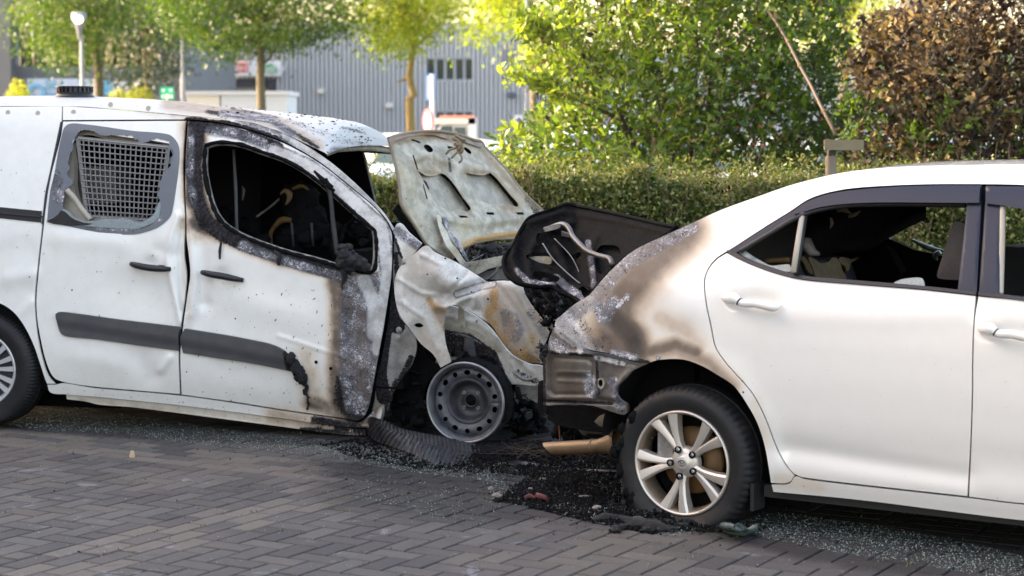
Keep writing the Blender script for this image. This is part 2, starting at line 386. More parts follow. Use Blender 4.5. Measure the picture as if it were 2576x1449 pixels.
M['redcloth'] = simple('singed_red_cloth', (.12, .035, .035), .8, 0, .6, 70, .9)
M['copper'] = simple('bare_copper_wire', (.35, .13, .07), .4, .6)
M['leaf_hedge'] = leafmat('hedge_leaf', (.018, .040, .011), (.13, .17, .035), (.48, .44, .18), .3)
M['leaf_bush'] = leafmat('green_bush_leaf', (.03, .065, .010), (.095, .17, .020), (.26, .32, .04), .42)
M['leaf_dead'] = leafmat('scorched_leaf', (.012, .007, .006), (.070, .040, .018), (.26, .175, .065), .15, .8)
M['leaf_bright'] = leafmat('sunlit_leaf', (.09, .16, .012), (.22, .28, .02), (.36, .37, .04), .55)
M['leaf_tree'] = leafmat('tree_leaf', (.014, .042, .008), (.05, .105, .012), (.16, .21, .025), .45)
M['leaf_deep'] = leafmat('deep_green_leaf', (.006, .016, .006), (.014, .034, .010), (.04, .07, .015), .3)
M['flower'] = simple('pink_blossom', (.62, .10, .19), .6, 0, .3, 30, 0)
def flat(name, col, rough=.6, metal=0.0, coat=0.0): return NT(name).done(col, rough, metal, coat=coat)
def emis(name, col, st):
    t = NT(name); e = t.n('Emission', Color=col, Strength=st); t.t.links.new(e, t.out.inputs[0]); return t.m
M['lamp_on'] = emis('lamp_light', (1, .86, .62), 1.6)
M['win_warm'] = emis('warm_emissive_pane', (1.0, .74, .40), .11)  # emission stands in for the warm brightness on the panes
def glassm(name, col, rough=.08): return NT(name).done(col, rough, 0, coat=.6)
M['winglass'] = glassm('dark_window_glass', (.045, .055, .075))
M['carglass'] = glassm('car_glass', (.05, .08, .075))
def ground_mat(name, cA, cB, kind='brick'):
    t = NT(name); p = t.pos(); tt = t.n('Attribute', out=2, _p={'attribute_name': 'tint'}); oi = t.n('ObjectInfo', out=5)
    r = t.math('FRACT', t.math('ADD', tt, oi)); c = t.mix(r, cA, cB)
    big = t.noise(1.1, 4, .6, p); c = t.mix(t.math('MULTIPLY', t.step(big, .42, .66), .42), c, (.128, .106, .088))
    fine = t.noise(160, 4, .7, p); c = t.mul(c, t.ramp(fine, [(.25, .62), (.75, 1.35)]))
    md = t.noise(9, 5, .65, p, .8); c = t.mix(t.math('MULTIPLY', t.step(md, .56, .74), .5), c, (.035, .034, .042))
    wh = t.noise(3.3, 6, .7, p, 1.5); c = t.mix(t.math('MULTIPLY', t.step(wh, .60, .68), .50), c, (.24, .24, .27))
    xy = t.n('SeparateXYZ', Vector=p); nx = xy.node.outputs; soot = None
    nz = t.noise(5, 5, .7, p); nzc = t.math('MULTIPLY', t.math('SUBTRACT', nz, .5), 1.5)
    for (cx, cy, rx, ry, rot, val) in SOOT_SHADE:
        dx = t.math('SUBTRACT', nx[0], cx); dy = t.math('SUBTRACT', nx[1], cy); ca, sa = math.cos(rot), math.sin(rot)
        a = t.math('DIVIDE', t.math('ADD', t.math('MULTIPLY', dx, ca), t.math('MULTIPLY', dy, sa)), rx)
        b = t.math('DIVIDE', t.math('SUBTRACT', t.math('MULTIPLY', dy, ca), t.math('MULTIPLY', dx, sa)), ry)
        q = t.math('SQRT', t.math('ADD', t.math('MULTIPLY', a, a), t.math('MULTIPLY', b, b)))
        f = t.math('MULTIPLY', t.math('SUBTRACT', 1.0, t.step(t.math('ADD', q, t.math('MULTIPLY', nzc, .35)), .7, 1.12)), val)
        soot = f if soot is None else t.math('MAXIMUM', soot, f)
    c = t.mix(t.math('MULTIPLY', soot, .93), c, (.012, .012, .014))
    if kind == 'joint':
        g = t.noise(7, 4, .6, p); c = t.mix(t.math('MULTIPLY', t.step(g, .55, .68), .8), (.022, .02, .018), (.05, .06, .015)); c = t.mix(soot, c, (.01, .01, .012))
    h = t.math('ADD', fine, t.math('MULTIPLY', md, .8))
    return t.done(c, .8, 0, t.bump(h, .35, .003), spec=.35)
# ------------------------------------------------------------------ the two cars' axes
_g1, _g2 = G(-50, 1075), G(1173, 1117)
VF = Frame(_g2, _g2 - _g1)
_y = math.radians(33); SF = Frame(G(1715, 1312), (math.cos(_y), -math.sin(_y), 0))
# soot on the ground, and shade painted beneath the sedan: x, y, radius along, radius across, turn, strength
def _e(p, q, ry, val):
    a, b = G(*p), G(*q); m = (a + b) / 2; return (float(m[0]), float(m[1]), float(np.linalg.norm(b - a) / 2), ry, math.atan2(b[1] - a[1], b[0] - a[0]), val)
SOOT_SHADE = [_e((-200, 1052), (1300, 1120), .36, .93), _e((760, 1160), (1750, 1260), .48, 1.0), _e((1150, 1250), (1850, 1300), .20, .95),
        _e((820, 1190), (1650, 1270), .80, .78), _e((1650, 1290), (2900, 1500), .36, .9), _e((1000, 1100), (1500, 1080), 1.1, 1.0), _e((1300, 1200), (1540, 1290), .2, .95)]
_u = SF.P(1.25, -.62, 0.); SOOT_SHADE.append((float(_u[0]), float(_u[1]), 2.5, .86, math.atan2(SF.d[1], SF.d[0]), .97))  # shade beneath the sedan, painted dark along with the ground stains
# ------------------------------------------------------------------ ground
gm = simple('asphalt', (.060, .060, .062), .9, 0, .3, 6, .3)
g = MB(); g.add([(-300, -60, -.012), (300, -60, -.012), (300, 400, -.012), (-300, 400, -.012)], [(0, 1, 2, 3)]); tag(g.obj('ground', gm), kind='structure')
M['paver'] = ground_mat('grey_paver', (.050, .046, .047), (.090, .083, .079)); M['paver_brown'] = ground_mat('brown_paver', (.108, .092, .080), (.132, .113, .098))
M['joint'] = ground_mat('joint_sand', (.02, .018, .016), (.025, .022, .02), 'joint')
base = MB(); base.add([(-9, 3, -.018), (9, 3, -.018), (9, 13.2, -.018), (-9, 13.2, -.018)], [(0, 1, 2, 3)]); pave = base.obj('pavement', M['joint']); tag(pave, kind='structure')
BW = .105; TH = math.radians(-30); A1 = np.array([math.cos(TH), math.sin(TH)]); A2 = np.array([-A1[1], A1[0]])
def brick_mesh(nm, L, Wd, mat, ch=.004, gap=.0085, top=0.0):
    x, y = L / 2 - gap / 2, Wd / 2 - gap / 2; V = []
    for (a, b, z) in ((x, y, -.03), (x, y, -.004), (x - ch, y - ch, 0)):
        V += [(-a, -b, z), (a, -b, z), (a, b, z), (-a, b, z)]
    F = [(i + 4*k, (i+1) % 4 + 4*k, (i+1) % 4 + 4*k + 4, i + 4*k + 4) for k in (0, 1) for i in range(4)] + [(8, 9, 10, 11)]
    return V, F
bands1 = set(); bands2 = set()               # brown courses marking the bays
def cell_of(px, py): p = G(px, py)[:2]; return p @ A1 / BW, p @ A2 / BW
_j1 = int(round(cell_of(250, 1120)[1])); _j2 = int(round(cell_of(1900, 1325)[1])); _i1 = int(round(cell_of(640, 1270)[0])); _i0 = int(round(cell_of(-300, 1330)[0]))
for k in (0, 1): bands1.add(_j1 + k); bands1.add(_j2 + k)
for k in (0, 1, 2, 3): bands2.add(_i1 - 1 + k)
bricks = []
for i in range(-95, 96):
    for j in range(20, 165):
        if j in bands1:
            if (i + (j % 2)) % 2 == 0: bricks.append((i + 1.0, j + .5, 0, 2, 1))
            continue
        if i in bands2:
            if (j + (i % 2)) % 2 == 0 and (j + 1) not in bands1: bricks.append((i + .5, j + 1.0, 1, 2, 1))
            elif (j - 1) in bands1 or (j + 1) in bands1: bricks.append((i + .5, j + .5, 0, 1, 1))
            continue
        d = (i - j) % 4
        if d == 0:
            if i + 1 not in bands2: bricks.append((i + 1.0, j + .5, 0, 2, 0))
            else: bricks.append((i + .5, j + .5, 0, 1, 0))
        elif d == 1 and (i - 1) in bands2: bricks.append((i + .5, j + .5, 0, 1, 0))
        elif d == 3:
            if j + 1 not in bands1: bricks.append((i + .5, j + 1.0, 1, 2, 0))
            else: bricks.append((i + .5, j + .5, 0, 1, 0))
        elif d == 2 and (j - 1) in bands1: bricks.append((i + .5, j + .5, 0, 1, 0))
_c3 = [b for b in bricks]; cen = np.array([(A1 * b[0] + A2 * b[1]) * BW for b in _c3])
keep = (cen[:, 1] > 4.5) & (cen[:, 1] < 13) & (np.abs(cen[:, 0]) < 6.5); bricks = [b for b, k in zip(_c3, keep) if k]; cen = cen[keep]
bx, by = to_px(np.concatenate([cen, np.zeros((len(cen), 1))], 1))
hid = inside(np.stack([bx, by], 1), np.array([(-90, 900), (60, 1070), (120, 1010), (900, 1120), (1280, 1150), (1500, 1290), (1930, 1320), (1950, 1240), (2700, 1325), (2700, 800), (-90, 800)], float))
vis = (bx > -30) & (bx < 2606) & (by < 1462) & ~hid
order = sorted([k for k in range(len(bricks)) if vis[k]], key=lambda k: cen[k][1])[:300]; single = set(order)
proto = {}
def get_proto(L, brown):
    if (L, brown) not in proto:
        V, F = brick_mesh('brick', L * BW, BW, None); me = bpy.data.meshes.new('brick'); me.from_pydata(V, [], F)
        me.materials.append(M['paver_brown'] if brown else M['paver']); proto[(L, brown)] = me
    return proto[(L, brown)]
stuffg, stuffb = MB(), MB()
for k, (i, j, rot, L, br) in enumerate(bricks):
    c = cen[k]; z = random.uniform(-.0015, .0015); ang = TH + (math.pi / 2 if rot else 0) + random.uniform(-.006, .006)
    tx, ty = random.uniform(-.008, .008), random.uniform(-.008, .008)
    br = br and (random.random() < .7); tx, ty = tx * .7, ty * .7
    if k in single:
        o = bpy.data.objects.new('brick', get_proto(L, br)); SC.collection.objects.link(o); o.parent = pave; o.location = (c[0], c[1], z); o.rotation_euler = (tx, ty, ang)
    else:
        V, F = brick_mesh('b', L * BW, BW, None); ca, sa = math.cos(ang), math.sin(ang)
        (stuffb if br else stuffg).add([(c[0] + x*ca - y*sa, c[1] + x*sa + y*ca, zz + z + x*ty + y*tx) for x, y, zz in V], F, random.random())
tag(stuffg.obj('grey_bricks', M['paver'], pave, tint=True), kind='stuff'); tag(stuffb.obj('brown_bricks', M['paver_brown'], pave, tint=True), kind='stuff')
# ------------------------------------------------------------------ foliage
def leaf_mesh(name, C, size, mat, parent=None, aspect=2.2, tint=None, droop=None, fold=.25, smooth=False, normal_up=.0):
    n = len(C); C = np.asarray(C, float)
    d = RNG.normal(size=(n, 3)) if droop is None else droop + RNG.normal(0, .45, (n, 3)); d /= np.linalg.norm(d, axis=1)[:, None]
    q = RNG.normal(size=(n, 3)); q[:, 2] += normal_up; s = np.cross(d, q); s /= np.linalg.norm(s, axis=1)[:, None] + 1e-9; nn = np.cross(s, d)
    L = np.broadcast_to(size, (n,)) * RNG.uniform(.6, 1.25, n); Wd = L / aspect
    a = C; b = C + d * L[:, None]; m = C + d * (L * .45)[:, None]; f = nn * (Wd * fold)[:, None]
    l = m + s * (Wd / 2)[:, None] + f; r = m - s * (Wd / 2)[:, None] + f
    V = np.stack([a, l, b, r], 1).reshape(-1, 3); k = np.arange(n)[:, None] * 4
    F = np.concatenate([k + np.array([[0, 1, 2]]), k + np.array([[0, 2, 3]])], 0)
    tt = RNG.random(n) if tint is None else tint
    return mesh_np(name, V, F, mat, parent, smooth, None, np.repeat(tt, 4))
def in_poly_px(poly, n, Y0, Y1, power=1.0):
    poly = np.array(poly, float); lo, hi = poly.min(0), poly.max(0); out = []
    while sum(len(o) for o in out) < n:
        p = RNG.uniform(lo, hi, (n * 2, 2)); out.append(p[inside(p, poly)])
    p = np.concatenate(out)[:n]; Y = Y0 + (Y1 - Y0) * RNG.random(n) ** power
    return p, at(p[:, 0], p[:, 1], Y)
def sprays(poly, ntw, Y0, Y1, per, leaf, mat, parent, name, spread=.16, stem=True, root=None, aspect=2.2, tintf=None, up=.35, power=1.0, jit=.0):
    p, C = in_poly_px(poly, ntw, Y0, Y1, power); P = []; D = []; T = []; tw = MB()
    for c, q in zip(C, p):
        d = RNG.normal(size=3); d[2] = abs(d[2]) * .6 + up - .2
        if root is not None: o = c - root; d += o / (np.linalg.norm(o) + .01) * 1.3
        d /= np.linalg.norm(d); L = spread * RNG.uniform(.6, 1.4); side = np.cross(d, RNG.normal(size=3)); side /= np.linalg.norm(side)
        t0 = tintf(q, c) if tintf else RNG.random()
        for k in range(per):
            s = (k + 1) / per; pt = c + d * L * (s - .5) + np.array([0, 0, -.25 * L * s * s]) + RNG.normal(0, jit, 3)
            P.append(pt); D.append(side * (1 if k % 2 else -1) + d * .8 + np.array([0, 0, -.25])); T.append(np.clip(t0 + RNG.normal(0, .16), 0, 1))
        if stem: tw.tube([c - d * L * .6, c, c + d * L * .5], [.0035, .0025, .0015], 3, False)
    o = leaf_mesh(name, np.array(P), leaf, mat, parent, aspect, np.array(T), np.array(D), .2)
    tag(o, kind='stuff')
    if stem: tag(tw.obj('twigs', M['twig'], parent), kind='stuff')
    return o
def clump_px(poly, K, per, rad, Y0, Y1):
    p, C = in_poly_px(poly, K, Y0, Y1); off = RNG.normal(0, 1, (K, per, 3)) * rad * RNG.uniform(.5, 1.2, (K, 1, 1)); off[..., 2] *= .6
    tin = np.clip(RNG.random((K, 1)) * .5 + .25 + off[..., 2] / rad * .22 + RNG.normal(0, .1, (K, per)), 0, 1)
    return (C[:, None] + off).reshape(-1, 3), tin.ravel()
# ------------------------------------------------------------------ far buildings
bg = thing('warehouse', 'grey corrugated steel warehouse across the car park with a window band', 'building', at(960, 407, 75))
def rib_wall(x0, x1, z0, z1, Y, pitch, depth, name, mat, parent, holes=()):
    mb = MB(); n = int((x1 - x0) / pitch)
    cuts = sorted({z0, z1} | {z for h in holes for z in (h[1], h[3])})
    for i in range(n):
        a = x0 + i * pitch
        for za, zb in zip(cuts[:-1], cuts[1:]):
            zc = (za + zb) / 2; xc = a + pitch / 2
            if any(h[0] < xc < h[2] and h[1] < zc < h[3] for h in holes): continue
            xs = (a, a + pitch * .55, a + pitch * .65, a + pitch * .9, a + pitch); ys = (Y - depth, Y - depth, Y, Y, Y - depth)
            mb.add([(x, y, za) for x, y in zip(xs, ys)] + [(x, y, zb) for x, y in zip(xs, ys)], [(k, k+1, k+6, k+5) for k in range(4)])
    return mb.obj(name, mat, parent)
M['ribs'] = simple('grey_blue_cladding', (.42, .44, .47), .55, .1, .08, .5, 0); M['ribs_blue'] = simple('blue_cladding', (.30, .36, .48), .5, .1, .2, 1.5, 0)
M['concrete'] = simple('dark_concrete', (.15, .155, .165), .8, 0, .15, .8, .1); M['frame'] = flat('window_frame_grey', (.28, .31, .34)); M['whitep'] = flat('white_panel', (.72, .74, .78)); M['shutter'] = simple('beige_shutter', (.30, .30, .27), .6, 0, .1, 2, 0)
Y = 75.0
def bp(px, py, y=Y): return at(px, py, y)
x0, zt = bp(583, 0)[0], bp(0, 78)[2] + .1; x1 = bp(1332, 0)[0]
def rect(a, b, c, d, y=Y): p, q = bp(a, d, y), bp(c, b, y); return (p[0], p[2], q[0], q[2])
w1, w2, door, vent = rect(1072, 146, 1192, 203), rect(1072, 280, 1192, 322), rect(583, 198, 693, 320), rect(1268, 124, 1298, 165)
rib_wall(x0, x1, 0, zt, Y, .17, .14, 'cladding', M['ribs'], bg, [w1, w2, door])
rib_wall(x1 + .3, x1 + 40, 0, zt - .8, Y + 2, .16, .05, 'cladding', M['ribs'], bg)
mb = MB(); mb.box(((x0 + x1) / 2, Y + 10, zt / 2 - .1), ((x1 - x0) / 2, 0, 0), (0, 9.8, 0), (0, 0, zt / 2 - .15)); mb.box(((x0 + x1) / 2, Y - .05, zt + .1), ((x1 - x0) / 2, 0, 0), (0, .12, 0), (0, 0, .12)); mb.obj('roof', M['ribs'], bg)
for w in (w1, w2):
    f = MB(); cx, cz, hx, hz = (w[0] + w[2]) / 2, (w[1] + w[3]) / 2, (w[2] - w[0]) / 2, (w[3] - w[1]) / 2
    for zz in (w[1], w[3]): f.box((cx, Y - .04, zz), (hx + .06, 0, 0), (0, .08, 0), (0, 0, .05))
    for k in range(6): f.box((w[0] + (w[2] - w[0]) * k / 5, Y - .04, cz), (.05, 0, 0), (0, .06, 0), (0, 0, hz))
    fo = f.obj('window', M['frame'], bg)
    for k in range(5):
        p = MB(); a = w[0] + (w[2] - w[0]) * (k + .5) / 5; p.box((a, Y + .03, cz), (hx / 5 - .05, 0, 0), (0, .01, 0), (0, 0, hz - .05)); p.obj('pane', M['winglass'], fo)
d = MB(); n = 14
for k in range(n): zz = door[1] + (door[3] - .25 - door[1]) * (k + .5) / n; d.box(((door[0] + door[2]) / 2, Y + .15 + .03 * (k % 2), zz), ((door[2] - door[0]) / 2 - .15, 0, 0), (0, .04, 0), (0, 0, (door[3] - door[1]) / n / 2))
d.obj('roller_door', M['shutter'], bg)
d = MB(); d.box(((door[0] + door[2]) / 2, Y + .2, door[3] - .1), ((door[2] - door[0]) / 2, 0, 0), (0, .25, 0), (0, 0, .18)); d.box((door[2] - .12, Y + .1, (door[1] + door[3]) / 2), (.14, 0, 0), (0, .2, 0), (0, 0, (door[3] - door[1]) / 2)); d.box((door[0] + .06, Y + .1, (door[1] + door[3]) / 2), (.08, 0, 0), (0, .2, 0), (0, 0, (door[3] - door[1]) / 2)); d.obj('door_frame', flat('door_frame_dark', (.04, .045, .06)), bg)
d = MB(); d.box(((vent[0] + vent[2]) / 2, Y - .1, (vent[1] + vent[3]) / 2), ((vent[2] - vent[0]) / 2, 0, 0), (0, .05, 0), (0, 0, (vent[3] - vent[1]) / 2)); d.obj('vent_panel', flat('vent_grey', (.16, .17, .22)), bg)
for (px, py, c) in ((807, 229, (.6, .6, .55)), (980, 265, (.6, .6, .6)), (1287, 238, (.08, .09, .12))):
    d = MB(); q = bp(px, py, Y - .2); d.box(q, (.13, 0, 0), (0, .1, 0), (0, 0, .09)); d.obj('wall_lamp', flat('wall_lamp_%d' % px, c), bg)
d = MB(); q = bp(1326, 0); d.tube([(q[0], Y - .15, 0), (q[0], Y - .15, zt)], .09, 6); d.obj('downpipe', flat('downpipe_grey', (.26, .29, .34)), bg)
def text(name, body, loc, size, mat, parent, ext=.01, bold=0.0):
    cu = bpy.data.curves.new(name, 'FONT'); cu.body = body; cu.size = size; cu.extrude = ext; cu.align_x = 'LEFT'; cu.offset = bold
    o = bpy.data.objects.new(name, cu); SC.collection.objects.link(o); dg = bpy.context.evaluated_depsgraph_get(); me = bpy.data.meshes.new_from_object(o.evaluated_get(dg))
    bpy.data.objects.remove(o); bpy.data.curves.remove(cu)
    V = np.array([(v.co.x + loc[0], loc[1] - v.co.z, v.co.y + loc[2]) for v in me.vertices]); F = [tuple(p.vertices) for p in me.polygons]; bpy.data.meshes.remove(me)
    return mesh_np(name, V, F, mat, parent, False)
M['signblue'] = flat('sign_blue', (.05, .20, .45)); M['signlight'] = flat('sign_light_blue', (.12, .38, .60)); M['signred'] = flat('sign_red', (.62, .06, .08)); M['signgreen'] = flat('sign_green', (.05, .33, .13)); M['firstaid'] = flat('assembly_green', (.02, .42, .24))
s = thing('facade_sign', 'wide white sign board with a red and a green logo above the roller door', 'sign', bp(642, 192, Y - .3))
r = rect(578, 153, 707, 191, Y - .3); d = MB(); d.box(((r[0] + r[2]) / 2, Y - .3, (r[1] + r[3]) / 2), ((r[2] - r[0]) / 2, 0, 0), (0, .06, 0), (0, 0, (r[3] - r[1]) / 2)); d.obj('board', M['whitep'], s)
def flatrect(a, b, c, dd, y, mat, nm, par): r = rect(a, b, c, dd, y); m = MB(); m.box(((r[0] + r[2]) / 2, y, (r[1] + r[3]) / 2), ((r[2] - r[0]) / 2, 0, 0), (0, .015, 0), (0, 0, (r[3] - r[1]) / 2)); return m.obj(nm, mat, par)
flatrect(587, 158, 624, 181, Y - .39, M['signred'], 'red_logo', s); flatrect(667, 165, 696, 184, Y - .39, M['signgreen'], 'green_logo', s)
d = MB(); a, b, c = bp(667, 165, Y - .39), bp(682, 158, Y - .39), bp(690, 165, Y - .39); d.prism([a, b, c], (0, .02, 0)); d.obj('roof_emblem', M['signgreen'], s)
q = bp(668, 182, Y - .43); text('lettering', 'BIJW', q, .36, M['whitep'], s, .005)
q = bp(590, 178, Y - .43); text('lettering', 'BN', q, .36, M['whitep'], s, .005)
an = thing('blue_annex', 'blue corrugated annex with a pipe and stair cage left of the grey warehouse', 'building', bp(520, 407, 74))
xa, xb = bp(455, 0, 74)[0], bp(583, 0, 74)[0]; rib_wall(xa, xb, 0, zt, 74, .3, .1, 'cladding', M['ribs_blue'], an)
for k, px in enumerate((486, 499, 512, 530, 548)):
    d = MB(); q = bp(px, 0, 73.3); d.tube([(q[0], 73.3, 0), (q[0], 73.3, zt - .4 * (k % 3))], .06 + .03 * (k % 2), 6); d.obj('pipe', flat('pipe_%d' % k, (.12, .14, .20)), an)
for k in range(6):
    d = MB(); zz = .8 + k * .9; d.box((bp(515, 0, 73)[0], 73, zz), (.9, 0, 0), (0, .04, 0), (0, 0, .035)); d.obj('stair_rail', M['frame'], an)
YL = 60.0
lb = thing('office_building', 'dark concrete office building with a long band of warm yellow windows behind the left trees', 'building', at(200, 418, YL))
xl, xr = at(-400, 0, YL)[0], at(452, 0, YL)[0]; ztop = at(0, -120, YL)[2]; wz0, wz1 = at(0, 166, YL)[2], at(0, 86, YL)[2]; cz = at(37, 0, YL)[0]
m = MB(); m.box(((xl + xr) / 2, YL + 6, wz0 / 2), ((xr - xl) / 2, 0, 0), (0, 6, 0), (0, 0, wz0 / 2)); m.box(((xl + xr) / 2, YL + 6, (wz1 + ztop) / 2), ((xr - xl) / 2, 0, 0), (0, 6, 0), (0, 0, (ztop - wz1) / 2))
m.box(((at(400, 0, YL)[0] + xr) / 2, YL + 6, (wz0 + wz1) / 2), ((xr - at(400, 0, YL)[0]) / 2, 0, 0), (0, 5.9, 0), (0, 0, (wz1 - wz0) / 2)); m.obj('wall', M['concrete'], lb)
m = MB(); m.box(((at(2, 0, YL)[0] + cz) / 2, YL - .3, ztop / 2), ((cz - at(2, 0, YL)[0]) / 2, 0, 0), (0, .35, 0), (0, 0, ztop / 2)); m.obj('column', simple('grey_column', (.15, .155, .16), .8, 0, .1, .5, .05), lb)
m = MB(); m.box(((xl + xr) / 2, YL - .2, wz1 + .75), ((xr - xl) / 2, 0, 0), (0, .2, 0), (0, 0, .22)); m.obj('canopy_beam', simple('beam_beige', (.22, .20, .18), .8, 0, .1, .5, 0), lb)
wx = [at(px, 0, YL)[0] for px in (38, 72, 106, 143, 180, 218, 255, 285, 318, 348, 372, 400)]
for k, (a, b) in enumerate(zip(wx[:-1], wx[1:])):
    f = MB()
    for xx in (a, b): f.box((xx, YL + .1, (wz0 + wz1) / 2), (.06, 0, 0), (0, .08, 0), (0, 0, (wz1 - wz0) / 2))
    fo = f.obj('window', M['frame'], lb); p = MB(); p.box(((a + b) / 2, YL + .25, (wz0 + wz1) / 2), ((b - a) / 2 - .06, 0, 0), (0, .02, 0), (0, 0, (wz1 - wz0) / 2)); p.obj('pane', M['winglass'] if k < 2 else M['win_warm'], fo)
s = thing('shop_sign', 'white sign board with a light blue ring and blue letters on the dark office wall', 'sign', at(130, 240, YL - .3))
def frect(a, b, c, dd, y, mat, nm, par, th=.03):
    p, q = at(a, dd, y), at(c, b, y); m = MB(); m.box(((p[0] + q[0]) / 2, y, (p[2] + q[2]) / 2), ((q[0] - p[0]) / 2, 0, 0), (0, th, 0), (0, 0, (q[2] - p[2]) / 2)); return m.obj(nm, mat, par)
frect(70, 198, 262, 262, YL - .3, flat('sign_pale', (.42, .50, .62)), 'board', s, .05)
m = MB(); q = at(92, 232, YL - .4); m.lathe(q, (0, -1, 0), [(.17, 0), (.17, .03), (.255, .03), (.255, 0)], 24); m.obj('ring', M['signlight'], s)
q = at(113, 224, YL - .4); text('lettering', 'St', q, .42, M['signlight'], s, .01); q = at(113, 240, YL - .4); text('lettering', 'stores', q, .2, M['signlight'], s, .01)
s = thing('banner_sign', 'blue and white banner half hidden by the left tree trunk', 'sign', at(310, 240, YL - .3)); frect(262, 203, 285, 240, YL - .32, M['signlight'], 'blue_field', s); frect(285, 206, 350, 240, YL - .32, M['whitep'], 'white_field', s)
s = thing('assembly_point_sign', 'square green and white assembly point sign on a post by the blue annex', 'sign', at(420, 410, 52)); frect(404, 219, 436, 250, 52, M['firstaid'], 'board', s)
for (a, b, c, dd) in ((408, 224, 414, 230), (426, 224, 432, 230), (407, 239, 412, 246), (428, 239, 433, 246), (416, 237, 425, 248)): frect(a, b, c, dd, 51.93, M['whitep'], 'pictogram', s, .01)
m = MB(); q = at(420, 300, 52.1); m.tube([(q[0], 52.1, 0), (q[0], 52.1, at(0, 225, 52)[2])], .04, 6); m.obj('post', M['frame'], s)
s = thing('site_container', 'long low white container unit parked in front of the roller door', 'container', at(594, 420, 50))
for (a, c, col) in ((466, 552, (.80, .78, .70)), (553, 721, (.70, .74, .80))): m = MB(); p, q = at(a, 0, 50), at(c, 238, 50); m.box(((p[0] + q[0]) / 2, 51.2, q[2] / 2 + .1), ((q[0] - p[0]) / 2, 0, 0), (0, 1.2, 0), (0, 0, q[2] / 2 - .1)); m.obj('body', simple('container_white_%d' % a, col, .5, 0, .05, 2, 0), s)
m = MB(); p, q = at(466, 0, 50), at(721, 236, 50); m.box(((p[0] + q[0]) / 2, 51.2, q[2] + .02), ((q[0] - p[0]) / 2 + .05, 0, 0), (0, 1.25, 0), (0, 0, .05)); m.obj('roof', M['whitep'], s)
s = thing('street_lamp', 'grey park lamp with a lit tapered glass head left above the van roof', 'street lamp', at(203, 442, 42))
q = at(203, 0, 42); X = q[0]; z = lambda py: at(0, py, 42)[2]
m = MB(); m.tube([(X, 42, 0), (X, 42, z(140)), (X, 42, z(95))], [.05, .045, .035], 8); m.obj('pole', M['frame'], s)
m = MB(); m.lathe((X - .04, 42, 0), (0, 0, 1), [(.035, z(100)), (.06, z(80)), (.10, z(60)), (.14, z(48))], 16); m.obj('lamp_glass', flat('lamp_glass_grey', (.22, .23, .24), .3), s)
m = MB(); m.lathe((X - .04, 42, 0), (0, 0, 1), [(.16, z(50)), (.165, z(38)), (.15, z(32)), (0, z(30))], 16); m.obj('cap', M['frame'], s)
m = MB(); m.blob((X - .03, 41.86, z(50)), .085, (1.2, .6, 1), 0, 6); m.obj('bulb', M['lamp_on'], s)
s = thing('light_mast', 'slim pale grey lighting mast left of the white container', 'mast', at(457, 430, 45)); q = at(457, 0, 45); z = lambda py: at(0, py, 45)[2]
m = MB(); m.tube([(q[0], 45, 0), (q[0], 45, z(192)), (q[0], 45, z(188)), (q[0], 45, z(-60))], [.062, .062, .035, .03], 8); m.obj('pole', flat('mast_grey', (.42, .44, .48)), s)
s = thing('tall_mast', 'tall grey mast rising behind the green bush at the warehouse corner', 'mast', at(1325, 430, 40)); q = at(1325, 0, 40); m = MB(); m.tube([(q[0], 40, 0), (q[0], 40, at(0, -80, 40)[2])], [.05, .03], 8); m.obj('pole', flat('mast_blue_grey', (.20, .24, .30)), s)
s = thing('parking_sign', 'narrow blue-edged sign on a grey post right of the sunlit tree trunk', 'sign', at(1084, 440, 38)); q = at(1084, 0, 38); z = lambda py: at(0, py, 38)[2]
frect(1069, 185, 1097, 253, 38.06, M['signblue'], 'board', s, .02); frect(1073, 190, 1092, 250, 38.0, flat('sign_back_grey', (.40, .43, .47)), 'face', s, .02)
m = MB(); m.tube([(q[0] + .03, 37.9, 0), (q[0] + .03, 37.9, z(187))], .042, 8); m.obj('post', flat('post_pale', (.48, .50, .56)), s)
s = thing('round_traffic_sign', 'round red-rimmed traffic sign seen edge-on at the foot of the blue sign', 'sign', at(1078, 440, 36.5)); q = at(1078, 305, 36.5)
m = MB(); axn = np.array([-.90, -.43, 0]); m.lathe(q, axn, [(.0, .02), (.18, .02), (.18, 0), (0, 0)], 24); m.obj('face', flat('sign_shaded_face', (.35, .37, .40)), s); m = MB(); m.lathe(q, axn, [(.175, .025), (.23, .025), (.23, -.01), (.175, -.01)], 24); m.obj('rim', M['signred'], s)
m = MB(); m.tube([(q[0], 36.55, 0), (q[0], 36.55, q[2] + .1)], .03, 6); m.obj('post', M['frame'], s)
s = thing('small_notice', 'small white notice with a purple symbol at the warehouse corner', 'sign', at(1305, 425, 45)); frect(1294, 289, 1316, 312, 45, M['whitep'], 'board', s); frect(1301, 297, 1308, 305, 44.95, flat('purple', (.15, .06, .45)), 'symbol', s, .01)
m = MB(); q = at(1305, 0, 45.1); m.tube([(q[0], 45.1, 0), (q[0], 45.1, at(0, 300, 45)[2])], .03, 6); m.obj('post', M['frame'], s)

